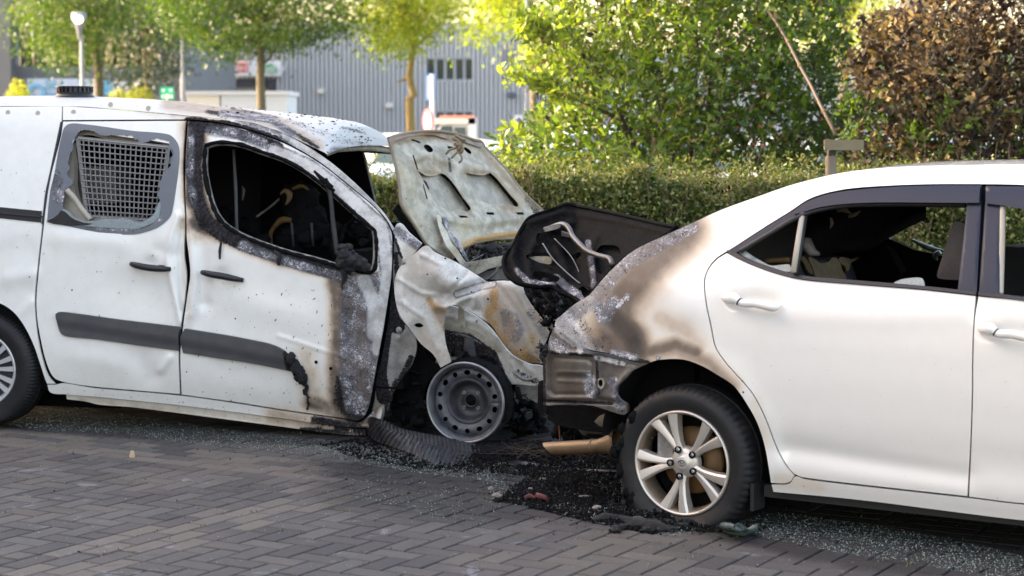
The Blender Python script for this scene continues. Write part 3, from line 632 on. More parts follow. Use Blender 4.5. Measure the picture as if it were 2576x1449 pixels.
# unseen tall block, added left of the view to shade the parking bays
s = thing('added_shade_block', 'unseen brick block added left of the view to shade the parking bays', 'building', (-17, 7, 0))
m = MB(); m.box((-17, 4.8, 5.2), (5, 0, 0), (0, 10.8, 0), (0, 0, 5.2)); m.obj('wall', simple('grey_brown_brick', (.30, .27, .25), .85, 0, .2, 3, .3), s)
m = MB(); m.box((-17, 4.8, 10.5), (5.15, 0, 0), (0, 10.95, 0), (0, 0, .12)); m.obj('roof_edge', M['frame'], s)
for k in range(6):
    for j in range(3):
        m = MB(); m.box((-11.98, -4 + k * 3.4, 1.9 + j * 3.1), (.03, 0, 0), (0, 1.1, 0), (0, 0, .85)); wo = m.obj('window', M['frame'], s); m = MB(); m.box((-11.94, -4 + k * 3.4, 1.9 + j * 3.1), (.02, 0, 0), (0, 1.0, 0), (0, 0, .75)); m.obj('pane', M['winglass'], wo)
# ------------------------------------------------------------------ trees
def trunk_mesh(pts_px, Y, r0, r1, mat, parent, name='trunk'):
    P = [at(x, y, Y) for x, y in pts_px]; P = [np.array([P[0][0], Y, 0.])] + P; n = len(P); m = MB()
    m.tube(P, [r0 + (r1 - r0) * i / (n - 1) for i in range(n)], 10); return m.obj(name, mat, parent, True), P
def tree(label, trunk_px, Y, r, crown, leafm, K, per, size, name='tree', bark='bark', rad=.42, depth=2.4, group='trees across the car park', limbs=()):
    b = at(trunk_px[0][0], 0, Y); t = thing(name, label, 'tree', (b[0], Y, 0), group)
    _, P = trunk_mesh(trunk_px, Y, r, r * .55, M[bark], t)
    m = MB(); top = P[-1]; poly = np.array(crown, float)
    q, C = in_poly_px(crown, 26, Y - depth * .6, Y + depth * .6)
    for c in C: mid = (top + c) / 2 + np.array([0, 0, -.15]); m.tube([P[-2] if c[2] < top[2] else top, mid, c], [r * .4, r * .22, .012], 5, False)
    for a in limbs: m.tube([at(x, y, Y) for x, y in a], [r * .45, r * .3, r * .2][:len(a)] if len(a) == 3 else r * .3, 6, False)
    tag(m.obj('limbs', M[bark], t, True), kind='stuff')
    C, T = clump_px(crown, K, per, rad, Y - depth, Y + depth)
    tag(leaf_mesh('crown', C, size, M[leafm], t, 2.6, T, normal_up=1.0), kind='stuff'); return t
tree('slim tree with yellow-green crown and ochre trunk behind the street lamp', [(250, 250), (247, 150), (243, 60), (240, -60)], 47, .13,
     [(45, -90), (70, 70), (100, 120), (150, 165), (190, 175), (235, 150), (260, 90), (330, 60), (380, -90)], 'leaf_tree', 300, 48, .12, limbs=[[(245, 150), (215, 90), (180, 30)]])
tree('dark drooping birch-like tree in front of the warm yellow office windows', [(372, 250), (365, 100), (350, -60)], 55, .12,
     [(290, -90), (280, 60), (300, 140), (290, 215), (340, 235), (400, 235), (450, 170), (470, 60), (500, -90)], 'leaf_deep', 260, 34, .14, depth=2.0)
tree('spreading ash tree with a lichened trunk in front of the red and green sign', [(657, 262), (655, 195), (657, 140), (650, 60), (645, -60)], 43, .115,
     [(400, -90), (400, 40), (440, 75), (500, 100), (545, 132), (575, 142), (615, 140), (650, 110), (700, 122), (745, 112), (790, 118), (840, 80), (895, 72), (890, -90)], 'leaf_tree', 400, 50, .12, limbs=[[(657, 165), (675, 150), (690, 130)]], rad=.36)
tree('sunlit lime-coloured tree with an ochre trunk left of the blue sign', [(1034, 316), (1030, 250), (1040, 240), (1030, 190), (1036, 150), (1045, 95), (1040, -60)], 45, .115,
     [(890, -90), (895, 30), (915, 70), (940, 120), (968, 140), (1000, 132), (1050, 110), (1085, 100), (1100, 65), (1140, 45), (1165, 20), (1170, -90)], 'leaf_bright', 280, 44, .12, bark='barklit', limbs=[[(1036, 125), (1080, 85), (1120, 50)], [(1036, 110), (1010, 60), (990, 20)], [(1033, 190), (1018, 200), (1000, 205)]], rad=.34)
tree('bright tree crown with sky gaps beside the tall mast', [(1345, 300), (1340, 100), (1330, -60)], 50, .10,
     [(1160, -90), (1170, 10), (1190, 90), (1215, 105), (1250, 70), (1290, 90), (1330, 60), (1350, -90)], 'leaf_bright', 120, 30, .17)
tree('young sunlit lime tree glowing behind the left edge of the green bush', [(1390, 330), (1385, 200)], 32, .06,
     [(1335, 120), (1330, 170), (1360, 200), (1420, 190), (1440, 130), (1400, 105)], 'leaf_bright', 60, 30, .12, rad=.2, depth=.8)
tree('distant bright tree behind the gap between green bush and brown shrub', [(2120, 330), (2130, 60), (2120, -60)], 36, .12,
     [(1900, -160), (1960, 40), (2040, 110), (2110, 180), (2180, 150), (2230, 60), (2300, -160)], 'leaf_bright', 170, 32, .13)
tree('leafy tree low behind the brown shrub', [(2350, 300), (2360, 150)], 30, .10, [(2160, 120), (2170, 290), (2300, 320), (2500, 320), (2620, 280), (2600, 120), (2300, 60)], 'leaf_tree', 150, 30, .10, rad=.25)
tt = thing('tree', 'thick grey trunk rising out of frame above the brown shrub', 'tree', (at(2295, 0, 22)[0], 22, 0)); trunk_mesh([(2293, 300), (2295, 60), (2297, -40), (2300, -400)], 22, .20, .15, simple('pale_grey_bark', (.17, .155, .125), .9, 0, .35, 7, 1.0, 0, .02), tt)
C, T = clump_px([(1900, -520), (2700, -520), (2750, -260), (2300, -200), (1900, -260)], 120, 30, .4, 20, 24); tag(leaf_mesh('crown', C, .12, M['leaf_tree'], tt, 2.4, T), kind='stuff')
def round_shrub(label, px, py, Y, rx, rz, mat, n=1500, leaf=.08):
    c = at(px, py, Y); t = thing('round_shrub', label, 'shrub', (c[0], Y, 0), 'low yellow-green shrubs by the left building')
    d = RNG.normal(size=(n, 3)); d /= np.linalg.norm(d, axis=1)[:, None]; R = RNG.uniform(.7, 1.05, n)[:, None]; C = np.array([c[0], Y, c[2] - rz]) + d * R * np.array([rx, rx * .8, rz * 1.0])
    C = C[C[:, 2] > 0]; tag(leaf_mesh('foliage', C, leaf, M[mat], t, 2.2, np.clip(.5 + .4 * (C[:, 2] - c[2] + rz) / rz + RNG.normal(0, .15, len(C)), 0, 1)), kind='stuff')
    m = MB(); m.tube([(c[0], Y, 0), (c[0], Y, c[2] - rz)], .04, 6); m.obj('stem', M['twig'], t)
round_shrub('yellow-orange upright shrub by the grey column', 45, 200, 45, .33, .75, 'leaf_bright')
round_shrub('lime green rounded shrub left of the assembly point sign', 350, 217, 45, .45, .7, 'leaf_bright')
round_shrub('small lime shrub at the foot of the left tree', 300, 226, 45.5, .45, .6, 'leaf_bright')
# ------------------------------------------------------------------ hedge behind the cars
HY0, HY1, HH = 12.75, 13.9, 1.25
he = thing('hedge', 'clipped box hedge, olive and scorched, running behind both wrecked cars', 'hedge', (2, 13.3, 0))
def hedge_leaves(n, x0, x1, power, size):
    x = RNG.uniform(x0, x1, n); u = RNG.random(n); fr = RNG.random(n) < .72
    y = np.where(fr, HY0 + (RNG.random(n) ** 2.2) * .28, RNG.uniform(HY0, HY1, n)); z = np.where(fr, RNG.uniform(.25, HH, n), HH - RNG.random(n) ** 2 * .16)
    bump = .05 * np.sin(x * 3.1) + .04 * np.sin(x * 7.7 + 1) + .03 * np.sin(x * 17); z = z + np.where(z > HH - .3, bump, 0); y = y + .05 * np.sin(x * 4 + z * 6 + 2 * np.sin(x * 1.7)) + RNG.normal(0, .03, n)
    C = np.stack([x, y, z], 1); dry = .5 + .25 * np.sin(x * 2.3 + 1) + .15 * np.sin(x * 6.1 + z * 5)
    T = np.clip(np.where(RNG.random(n) < .42, RNG.uniform(0, .3, n), RNG.uniform(.35, 1.1, n) * (.5 + .6 * dry)), 0, 1)
    return C, T
C, T = hedge_leaves(210000, -1.6, 5.2, 2, .03); tag(leaf_mesh('foliage', C, .034, M['leaf_hedge'], he, 2.0, T, fold=.1), kind='stuff')
m = MB(); m.box((3, 13.42, .62), (7.4, 0, 0), (0, .34, 0), (0, 0, .62)); m.obj('dark_core', simple('hedge_inside', (.012, .016, .007), .9, 0, .4, 5, .5), he)  # dark filler box added so the hedge is not seen through
m = MB()
for k in range(800):
    x = RNG.uniform(-1.5, 5.0); z = RNG.uniform(.5, HH); y = HY0 - .02 + RNG.uniform(0, .08); L = RNG.uniform(.1, .35); a = RNG.normal(0, .35)
    m.tube([(x, y, z), (x + L * math.sin(a) * .5, y - .03, z + L * .5), (x + L * math.sin(a), y, z + L * math.cos(a))], .0019, 3, False)
tag(m.obj('dry_twigs', M['drytwig'], he), kind='stuff')
C, T = hedge_leaves(22000, -1.6, 5.2, 2, .03); _f = np.repeat(RNG.random(1100), 20); C[:, 0] = np.repeat(RNG.uniform(-1.6, 5.2, 1100), 20) + RNG.normal(0, .022, 22000); C[:, 1] = np.repeat(RNG.uniform(12.8, 13.6, 1100), 20) + RNG.normal(0, .022, 22000); C[:, 2] = HH - .06 + RNG.random(len(C)) * (.06 + .20 * _f ** 2); tag(leaf_mesh('top_shoots', C, .032, M['leaf_hedge'], he, 2.4, RNG.random(len(C)) * .6 + .2), kind='stuff')
# ------------------------------------------------------------------ the green bush and the scorched shrub
gb = thing('green_bush', 'large fresh green beech bush behind the hedge, a branch reaching left', 'bush', (at(1750, 0, 15)[0], 15, 0)); root = np.array([at(1750, 0, 15)[0], 15, .4])
GP = [(1335, 195), (1350, 150), (1345, 110), (1300, 70), (1290, 45), (1350, 20), (1390, -30), (1500, -160), (1900, -200), (2120, -160), (2130, 100), (2120, 220), (2110, 320), (2140, 440), (1600, 450), (1290, 440), (1245, 390), (1262, 340), (1330, 300), (1365, 290), (1400, 240), (1385, 215)]
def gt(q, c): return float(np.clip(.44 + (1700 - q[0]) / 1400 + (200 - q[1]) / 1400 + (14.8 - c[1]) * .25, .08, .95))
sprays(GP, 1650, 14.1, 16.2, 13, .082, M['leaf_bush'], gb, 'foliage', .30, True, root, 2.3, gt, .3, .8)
sprays([(1240, 190), (1262, 178), (1330, 178), (1400, 190), (1410, 225), (1340, 210), (1270, 196)], 26, 14.3, 14.6, 9, .08, M['leaf_bush'], gb, 'reaching_branch', .22, True, root, 2.3, lambda q, c: .8, .1)
sprays([(1290, 45), (1350, 30), (1400, 60), (1390, 130), (1340, 110), (1310, 90)], 46, 14.3, 14.8, 9, .085, M['leaf_bush'], gb, 'reaching_branch', .2, True, root, 2.3, lambda q, c: .75, .2)
m = MB()
for k in range(16):
    q, c = in_poly_px(GP, 1, 14.4, 15.8); c = c[0]; mid = root * .5 + c * .5 + np.array([0, 0, .1]); m.tube([(root[0] + RNG.normal(0, .12), 15 + RNG.normal(0, .1), 0), root + RNG.normal(0, .08, 3), mid, c], [.035, .028, .016, .006], 6, False)
m.tube([root, at(1560, 300, 14.8), at(1400, 225, 14.6), at(1262, 195, 14.5)], [.025, .018, .01, .004], 5, False)
m.obj('stems', M['twig'], gb, True)
n = 12; q, c = in_poly_px([(1790, 290), (2100, 250), (2120, 360), (1800, 380)], n, 14.0, 14.3); tag(leaf_mesh('blossoms', c, .035, M['flower'], gb, 1.6), kind='stuff')
q, C = in_poly_px(GP, 700, 14.0, 14.6); tag(leaf_mesh('withered_leaves', C, .055, M['leaf_dead'], gb, 2.0), kind='stuff')
bb = thing('scorched_shrub', 'brown heat-withered shrub with curled dead leaves behind the sedan roof', 'shrub', (at(2450, 0, 13.9)[0], 13.9, 0)); root = np.array([at(2450, 0, 13.9)[0], 13.9, .5])
BP = [(2135, 165), (2160, 95), (2200, 35), (2250, 25), (2300, 30), (2360, -20), (2420, -90), (2900, -120), (2900, 440), (2130, 440), (2145, 400), (2105, 370), (2150, 330), (2170, 280), (2140, 230), (2150, 200)]
sprays(BP, 1700, 13.2, 14.9, 10, .062, M['leaf_dead'], bb, 'withered_foliage', .26, True, root, 1.7, lambda q, c: float(np.clip(.62 - abs(q[0] - 2250) / 1300 + RNG.normal(0, .33), .02, 1)), .1, .8, .02)
sprays([(2120, 240), (2250, 200), (2400, 280), (2600, 230), (2900, 260), (2900, 450), (2110, 450)], 330, 13.3, 14.9, 10, .06, M['leaf_bush'], bb, 'green_foliage', .22, True, root, 2.0, lambda q, c: .45, .2)
m = MB()
for a in ([(2475, 440), (2455, 360), (2420, 300), (2380, 220)], [(2535, 440), (2545, 330), (2575, 270), (2600, 180)], [(2455, 360), (2430, 290), (2490, 200)], [(2545, 400), (2500, 330), (2470, 300), (2440, 230)], [(2400, 300), (2330, 350), (2270, 330)], [(2576, 260), (2520, 290), (2470, 340)]):
    P = [at(x, y, 13.7) for x, y in a]; 
    if a[0][1] == 440: P = [np.array([P[0][0] + .05, 13.8, 0])] + P
    m.tube(P, np.linspace(.03, .012, len(P)), 6, False)
m.obj('stems', simple('grey_brown_stem', (.10, .085, .06), .9, 0, .4, 20, .6), bb, True)
# tree stake with its cross board, and the leaning cane
YP = 12.5; s = thing('tree_stake', 'round wooden stake with a nailed cross board, in front of the scorched shrub', 'stake', (at(2096, 0, YP)[0], YP, 0)); q = at(2096, 0, YP)
m = MB(); m.tube([(q[0], YP, 0), (q[0], YP, at(0, 392, YP)[2])], .036, 14); smooth_angle(m.obj('post', M['wood'], s), 40)
m = MB(); m.tube([(q[0], YP, at(0, 395, YP)[2]), (q[0] + .005, YP, at(0, 376, YP)[2])], .03, 8); m.obj('rubber_tie', M['rubber'], s)
m = MB(); a, b = at(2073, 364, YP - .05), at(2172, 365, YP - .05); m.box((a + b) / 2, (b - a) / 2, (0, .012, 0), (0, 0, .033)); m.obj('cross_board', simple('pale_board', (.20, .17, .10), .8, 0, .3, 12, .4), s)
m = MB(); pts = [(2103, 342), (2092, 318), (2072, 280), (2040, 215), (2012, 165), (1982, 105), (1955, 60), (1931, 26)]; P = [at(x, y, 12.9 + .004 * (340 - y)) for x, y in pts]
c = m.tube(P, [.013, .0125, .012, .0115, .011, .0105, .010, .0095], 8); c = m.obj('bamboo_cane', M['bamboo'], None, True); tag(c, 'thin brown bamboo cane leaning left out of the scorched shrub', 'cane')
for k in (2, 4, 5):
    m = MB(); d = (P[k + 1] - P[k]); d /= np.linalg.norm(d); m.tube([P[k] - d * .006, P[k] + d * .006], .0165, 8); m.obj('node_ring', M['drytwig'], c)
# ------------------------------------------------------------------ parked cars beyond the hedge
def parked_car(label, px, Y, ang, body, name='parked_car', H=1.45, kind='hatch'):
    x = at(px, 0, Y)[0]; t = thing(name, label, 'car', (x, Y, 0), 'cars parked beyond the hedge'); ca, sa = math.cos(ang), math.sin(ang)
    def W(l, s, z): return (x + l * ca - s * sa, Y + l * sa + s * ca, z * H / 1.45)
    st = [(-2.1, .5, .62, .62), (-2.0, .3, .85, .85), (-1.75, .25, .95, 1.0), (-1.45, .25, .95, 1.32), (-1.0, .25, .95, 1.43), (-.2, .25, .95, 1.45), (.35, .25, .94, 1.38), (1.0, .25, .92, .95), (1.7, .25, .82, .82), (2.05, .28, .7, .7), (2.15, .4, .55, .55)]
    rows = []
    for (l, zb, zw, zr) in st:
        hw = .86 - .10 * abs(l / 2.15) ** 3; k = (zr - zw) / .5; rw = hw - .16 * k
        sec = [(-hw * .95, zb), (-hw, zb + .1), (-hw * 1.0, (zb + zw) / 2), (-hw * .96, zw), (-rw, max(zr - .05, zw)), (-rw * .8, zr), (0, zr + .012), (rw * .8, zr), (rw, max(zr - .05, zw)), (hw * .96, zw), (hw, (zb + zw) / 2), (hw, zb + .1), (hw * .95, zb)]
        rows.append([W(l, s, z) for s, z in sec])
    m = MB(); m.grid(rows); smooth_angle(m.obj('body', body, t), 40)
    for sd in (-1, 1):
        for a in ([(-1.35, .98), (-1.2, 1.28), (-.75, 1.36), (-.45, 1.37), (-.45, .98)], [(-.38, .98), (-.38, 1.37), (.2, 1.33), (.75, 1.03), (.75, .98)]):
            m = MB(); m.prism([W(l, sd * (.835 - .16 * (z - .95) / .5 + .012), z) for l, z in a], np.array((-sa, ca, 0)) * .008 * sd); m.obj('side_window', M['carglass'], t)
    m = MB(); m.prism([W(.42, -.62, 1.37), W(.42, .62, 1.37), W(1.02, .74, .985), W(1.02, -.74, .985)], (0, 0, .012)); m.obj('windscreen', M['carglass'], t)
    m = MB(); m.prism([W(-1.44, -.60, 1.34), W(-1.44, .60, 1.34), W(-1.77, .7, 1.02), W(-1.77, -.7, 1.02)], (-.012 * ca, -.012 * sa, .006)); m.obj('rear_window', M['carglass'], t)
    for l in (-1.3, 1.32):
        for sd in (-1, 1):
            c = np.array(W(l, sd * .78, .31)); m = MB(); m.lathe(c, np.array((-sa, ca, 0)) * sd, [(.19, .07), (.30, .07), (.315, .04), (.315, -.12), (.2, -.12)], 20); wo = m.obj('wheel', M['rubber'], t); m = MB(); m.lathe(c, np.array((-sa, ca, 0)) * sd, [(0, .06), (.05, .07), (.19, .05), (.19, .0)], 16); m.obj('rim', M['hubcap'], wo)
    for sd in (-1, 1):
        m = MB(); m.box(W(2.02, sd * .6, .66), (.06 * ca, .06 * sa, 0), (-.16 * sa, .16 * ca, 0), (0, 0, .06)); m.obj('headlight', M['chrome'], t)
        m = MB(); m.box(W(-2.0, sd * .66, .82), (.05 * ca, .05 * sa, 0), (-.1 * sa, .1 * ca, 0), (0, 0, .1)); m.obj('tail_light', M['signred'], t)
        m = MB(); m.box(W(.8, sd * .97, 1.0), (.06 * ca, .06 * sa, 0), (-.09 * sa, .09 * ca, 0), (0, 0, .06)); m.obj('door_mirror', body, t)
    return t
cw, csl, cbl, cdk, crd = [flat('car_paint_' + n, c, .25, 0, .6) for n, c in (('white', (.75, .74, .71)), ('silver_blue', (.42, .50, .58)), ('pale_blue', (.50, .60, .74)), ('dark', (.05, .06, .08)), ('red', (.45, .03, .04)))]
parked_car('cream white car just right of the van roof, beneath the sunlit tree', 1040, 31, math.radians(-8), cw, H=1.50)
parked_car('white car in front of the small pick-up, its roof behind the raised hood', 1185, 29, math.radians(-12), cw, H=1.45)
parked_car('pale blue car whose windscreen shows left of the green bush', 1290, 26, math.radians(165), cbl, H=1.42)
parked_car('light silver car glimpsed through the green bush', 1530, 27, math.radians(80), cbl, H=1.62)
parked_car('white car seen through the windscreen opening of the van', 930, 22, math.radians(-15), cbl, H=1.20)
parked_car('white car glimpsed between the green bush and the scorched shrub', 1960, 28, math.radians(70), cw)
parked_car('silver car with dark windows behind the scorched shrub', 2330, 24, math.radians(-10), csl, H=1.5)
parked_car('red car partly hidden low behind the green bush', 1800, 31, math.radians(10), crd)
parked_car('white car at the right behind the scorched shrub', 2620, 26, math.radians(5), cw, H=1.5)
s = thing('pickup_truck', 'small white pick-up with a cream roof box and red light bar behind the raised hood', 'truck', at(1145, 430, 36)); Yt = 36
def tb(a, b, c, d, y0, y1, mat, nm): p, q = at(a, d, Yt), at(c, b, Yt); m = MB(); m.box(((p[0] + q[0]) / 2, (y0 + y1) / 2, (p[2] + q[2]) / 2), ((q[0] - p[0]) / 2, 0, 0), (0, (y1 - y0) / 2, 0), (0, 0, (q[2] - p[2]) / 2)); return m.obj(nm, mat, s)
tb(1092, 297, 1196, 312, 36, 37.6, flat('cream_box', (.80, .74, .62)), 'roof_box'); tb(1104, 290, 1192, 296, 36.3, 37.2, flat('washed_red', (.50, .20, .15)), 'light_bar'); tb(1178, 296, 1198, 350, 36, 37.7, cw, 'cab_rear_pillar')
m = MB(); P = lambda x, y: at(x, y, 36.05); m.prism([P(1090, 400), P(1090, 345), P(1108, 313), P(1180, 313), P(1180, 400)], (0, 1.6, 0)); m.obj('cab', cw, s); m = MB(); m.prism([at(1098, 342, 36), at(1112, 317, 36), at(1138, 317, 36), at(1138, 342, 36)], (0, .02, 0)); m.obj('side_window', M['carglass'], s); m = MB(); m.prism([at(1144, 342, 36), at(1144, 320, 36), at(1172, 320, 36), at(1172, 342, 36)], (0, .02, 0)); m.obj('side_window', M['carglass'], s)
tb(1060, 355, 1290, 400, 36.1, 37.6, cw, 'bed')
for px in (1095, 1250):
    m = MB(); q = at(px, 0, 36); m.lathe((q[0], 36.0, .33), (0, -1, 0), [(0, .02), (.2, .02), (.33, .0), (.33, -.2)], 20); m.obj('wheel', M['rubber'], s)
# ------------------------------------------------------------------ shared car pieces
def tabW(zs, ws, extra=None):
    zz = np.linspace(zs[0], zs[-1], 300); ww = np.interp(zz, zs, ws); k = 13; ww = np.convolve(np.pad(ww, k, 'edge'), np.ones(2*k+1) / (2*k+1), 'valid')
    def W(u, z, px=0, py=0):
        w = np.interp(z, zz, ww); return w + (extra(u, z) if extra else 0)
    return W
def off(W, d): return lambda u, z, px, py: (W(u, z, px, py) if callable(W) else W) + d
def uzpx(fr, W, *pts):
    out = []
    for p in pts:
        w = W(np.array(p[0]), np.array(p[1]), 0, 0) if callable(W) else W
        x, y = to_px(fr.P(p[0], w, p[1])); out.append((float(x), float(y)) + tuple(p[2:]))
    return out
def panel_uz(name, fr, outline, wf, mat, parent, holes=(), step=.12, sm=False):
    ol = (spl(outline, .06) if sm else np.array([p[:2] for p in outline], float)); hs = [np.array([p[:2] for p in h], float) for h in holes]
    v2, f = fill2d(ol, hs, step); w = wf(v2[:, 0], v2[:, 1]) if callable(wf) else np.full(len(v2), wf)
    return mesh_np(name, fr.P(v2[:, 0], w, v2[:, 1]), f, mat, parent, True)
def on_plane(px, py, P0, n):
    r = ray(px, py); t = ((np.asarray(P0) - CAM) @ n) / (r @ n); return CAM + r * t[..., None]
def tubepx(name, fr, pts, w, r, mat, parent, seg=8, smooth=True, closed=False, st=6):
    p = spl(pts, st, closed) if len(pts) > 2 else np.array(pts, float)
    ww = np.interp(np.linspace(0, 1, len(p)), np.linspace(0, 1, len(np.atleast_1d(w))), np.atleast_1d(w)) if np.ndim(w) else np.full(len(p), w)
    rr = np.interp(np.linspace(0, 1, len(p)), np.linspace(0, 1, len(np.atleast_1d(r))), np.atleast_1d(r))
    P = fr.solve(p[:, 0], p[:, 1], ww)[2]; m = MB(); m.tube(P, rr, seg); return m.obj(name, mat, parent, smooth)
def clutter(m, fr, poly, n, w0, w1, s0, s1, seed=1):
    rg = np.random.default_rng(seed); poly = np.array(poly, float); lo, hi = poly.min(0), poly.max(0); k = 0
    while k < n:
        p = rg.uniform(lo, hi); 
        if not inside(p[None], poly)[0]: continue
        P = fr.solve(p[0], p[1], rg.uniform(min(w0, w1), max(w0, w1)))[2]; k += 1
        if rg.random() < .45: m.blob(P, rg.uniform(s0, s1), rg.uniform(.4, 1.4, 3), .35, 5, int(rg.integers(1 << 30)))
        elif rg.random() < .6:
            d = rg.normal(size=3); d /= np.linalg.norm(d); L = rg.uniform(1, 4) * s1; e = np.cross(d, rg.normal(size=3)); m.tube([P - d*L/2, P + e*L*.12, P + d*L/2], rg.uniform(.15, .35) * s0, 5)
        else:
            a = rg.normal(size=3); a /= np.linalg.norm(a); b = np.cross(a, rg.normal(size=3)); b /= np.linalg.norm(b); m.box(P, a * s1, b * s1 * .5, np.cross(a, b) * .003)
M['soot_bar'] = simple('sooted_bar', (.035, .034, .036), .6, 0, .6, 50, .8)
# ------------------------------------------------------------------ the white van
VB = G(600, 1160); van = thing('burnt_van', 'white panel van with a burnt-out cab, smashed side window and raised hood, crashed at left', 'van', (float(VB[0]), float(VB[1]), 0))
VW0 = tabW([.1, .2, .32, .45, .95, 1.08, 1.35, 1.62, 1.75, 1.85], [-.09, -.05, -.015, 0, 0, -.012, -.075, -.155, -.21, -.30], lambda u, z: -.10 * np.clip(u + .45, 0, 2) ** 2 - .03 * np.clip(-2.9 - u, 0, 2) ** 2)
VD = [([(447, 540), (428, 600), (421, 655), (428, 700), (446, 770), (455, 815)], 7, .016), ([(462, 560), (455, 640), (458, 700), (464, 780)], 9, -.030), ([(480, 600), (483, 660), (492, 720), (478, 790)], 9, .010), ([(508, 575), (512, 650), (514, 760)], 16, -.020), ([(520, 770), (480, 830)], 16, -.012),
      ([(300, 720), (380, 740)], 55, -.012), ([(150, 600), (300, 610)], 26, .008), ([(405, 930), (425, 900)], 10, .014), ([(380, 945), (350, 900)], 30, -.014), ([(200, 900), (300, 920)], 25, .006), ([(430, 640), (400, 630)], 18, -.008),
      ([(600, 760), (760, 800)], 40, .008), ([(560, 920), (700, 950)], 34, -.008), ([(880, 800), (900, 880)], 24, -.020), ([(855, 740), (850, 850)], 16, .012), ([(905, 720), (930, 800), (915, 920)], 13, .012), ([(700, 845), (870, 900)], 5, .005),
      ([(380, 663)], 17, -.018), ([(558, 693)], 18, -.018), ([(20, 700), (80, 690)], 22, .012), ([(60, 620), (0, 640)], 30, -.008), ([(75, 760), (40, 800)], 14, .010)]
VW = dented(VW0, VD)
VR = [(0, [(492, 318), (486, 420), (492, 500), (520, 560)], 18, 46, .85), (0, [(500, 560), (600, 600), (700, 640), (800, 665)], 12, 44, .85), (0, [(840, 700), (848, 760), (850, 850), (842, 960), (850, 1050)], 4, 40, .75),
      (0, [(852, 690), (990, 690), (965, 1000), (930, 1065), (850, 1060), (855, 900), (852, 690)], 0, 14, .8), (0, [(463, 310), (470, 480), (478, 560)], 4, 26, .40), (0, [(360, 262), (470, 285), (560, 300)], 3, 36, .42), (0, [(690, 1050), (950, 1090)], 5, 50, .55),
      (0, [(780, 1010), (900, 1060)], 5, 40, .7), (0, [(765, 900), (790, 1010)], 6, 46, .40), (0, [(500, 590), (470, 570)], 4, 40, .5), (0, [(470, 810), (470, 600)], 2, 16, .16),
      (1, [(494, 330), (486, 420), (493, 500), (520, 560), (560, 590), (640, 622), (740, 655), (860, 690)], 11, 32, .80), (1, [(488, 315), (560, 326), (640, 348), (700, 370)], 8, 24, .8), (1, [(868, 960), (866, 1010), (892, 1046)], 14, 46, .62), (1, [(790, 1055), (940, 1085)], 4, 22, .7), (1, [(862, 700), (866, 780), (875, 860)], 4, 26, .50),
      (2, [(480, 330), (477, 450), (490, 520)], 2, 20, .34), (2, [(530, 328), (600, 338), (660, 362)], 8, 22, .42), (2, [(610, 618), (700, 652), (800, 684), (870, 700)], 5, 22, .38),
      (2, [(868, 700), (985, 700), (960, 900), (935, 1040), (880, 1030), (860, 930), (868, 700)], 0, 22, .36), (2, [(690, 380), (780, 420), (860, 480), (960, 570), (975, 680), (962, 800), (950, 880)], 10, 26, .98), (2, [(915, 705), (940, 760), (940, 840)], 10, 34, .92), (3, [(905, 780), (925, 860), (915, 950), (890, 900)], 2, 24, .36)]
full = [(-310, 285), (0, 272), (207, 272), (467, 290), (567, 300), (700, 340), (820, 420), (942, 520), (985, 600), (985, 690), (950, 930), (915, 1055), (700, 1050), (450, 1010), (120, 985), (60, 940), (-330, 920)]
wd = [(516, 366, 1), (545, 358), (600, 362), (660, 382), (720, 404), (775, 436), (830, 480), (880, 525), (920, 560), (944, 580, 1), (948, 610), (944, 676), (930, 686), (870, 676), (800, 655), (720, 634), (650, 610), (600, 588), (562, 562), (540, 530), (524, 480), (514, 420)]
ws = [(203, 328), (233, 330), (290, 341), (420, 360), (436, 372), (430, 460), (425, 540), (400, 556), (300, 556), (220, 556), (160, 545), (160, 483), (172, 400), (186, 350)]
panel('gap_backing', VF, full, off(VW0, -.045), M['dark'], van, [wd, ws], step=26, flange=0, ostep=20)  # dark backing sheet added to keep light out of the panel gaps
qp = [(-330, 272, 1), (0, 268), (157, 267, 1), (155, 304, 1), (150, 340), (115, 483), (107, 563), (96, 660), (88, 750), (90, 800), (96, 850), (108, 905), (122, 945), (140, 966, 1), (118, 966, 1), (113, 955), (100, 915), (83, 866), (60, 820), (33, 785), (0, 764), (-50, 752), (-100, 764), (-140, 800), (-165, 860), (-175, 930, 1), (-330, 925, 1)]
o = panel('quarter_panel', VF, qp, VW, M['van'], van, rules=VR, step=8)
o = panel('roof_rail', VF, [(158, 267, 1), (207, 269), (300, 276), (467, 291), (567, 298), (640, 311), (700, 330), (760, 360), (818, 398), (870, 440), (925, 492), (965, 535), (992, 575, 1), (988, 583, 1), (972, 553), (942, 520), (900, 484), (860, 451), (800, 405), (720, 360), (640, 330), (567, 311), (505, 303), (469, 301, 1), (300, 302), (157, 303, 1)], off(VW0, .0), M['van'], van,
           rules=VR + [(1, [(470, 300), (567, 309), (640, 327), (720, 357), (800, 402), (860, 446), (942, 515)], 4, 11, .9), (2, [(720, 338), (820, 405), (960, 540), (990, 575)], 10, 24, .85), (2, [(600, 300), (720, 338)], 4, 14, .5)], step=7)
spl_o = [(-330, 274, 1), (0, 270), (207, 271), (300, 278)]
sd = panel('sliding_door', VF, [(158, 305, 1), (300, 304), (468, 303, 1), (461, 400), (462, 483), (466, 560), (464, 640), (470, 690), (466, 750), (457, 805), (450, 876), (453, 992, 1), (300, 979), (233, 973), (158, 961), (133, 948), (114, 905), (101, 850), (93, 800), (91, 750), (99, 660), (110, 563), (118, 483), (152, 345)],
           VW, M['van'], van, holes=[ws], rules=VR, step=6)
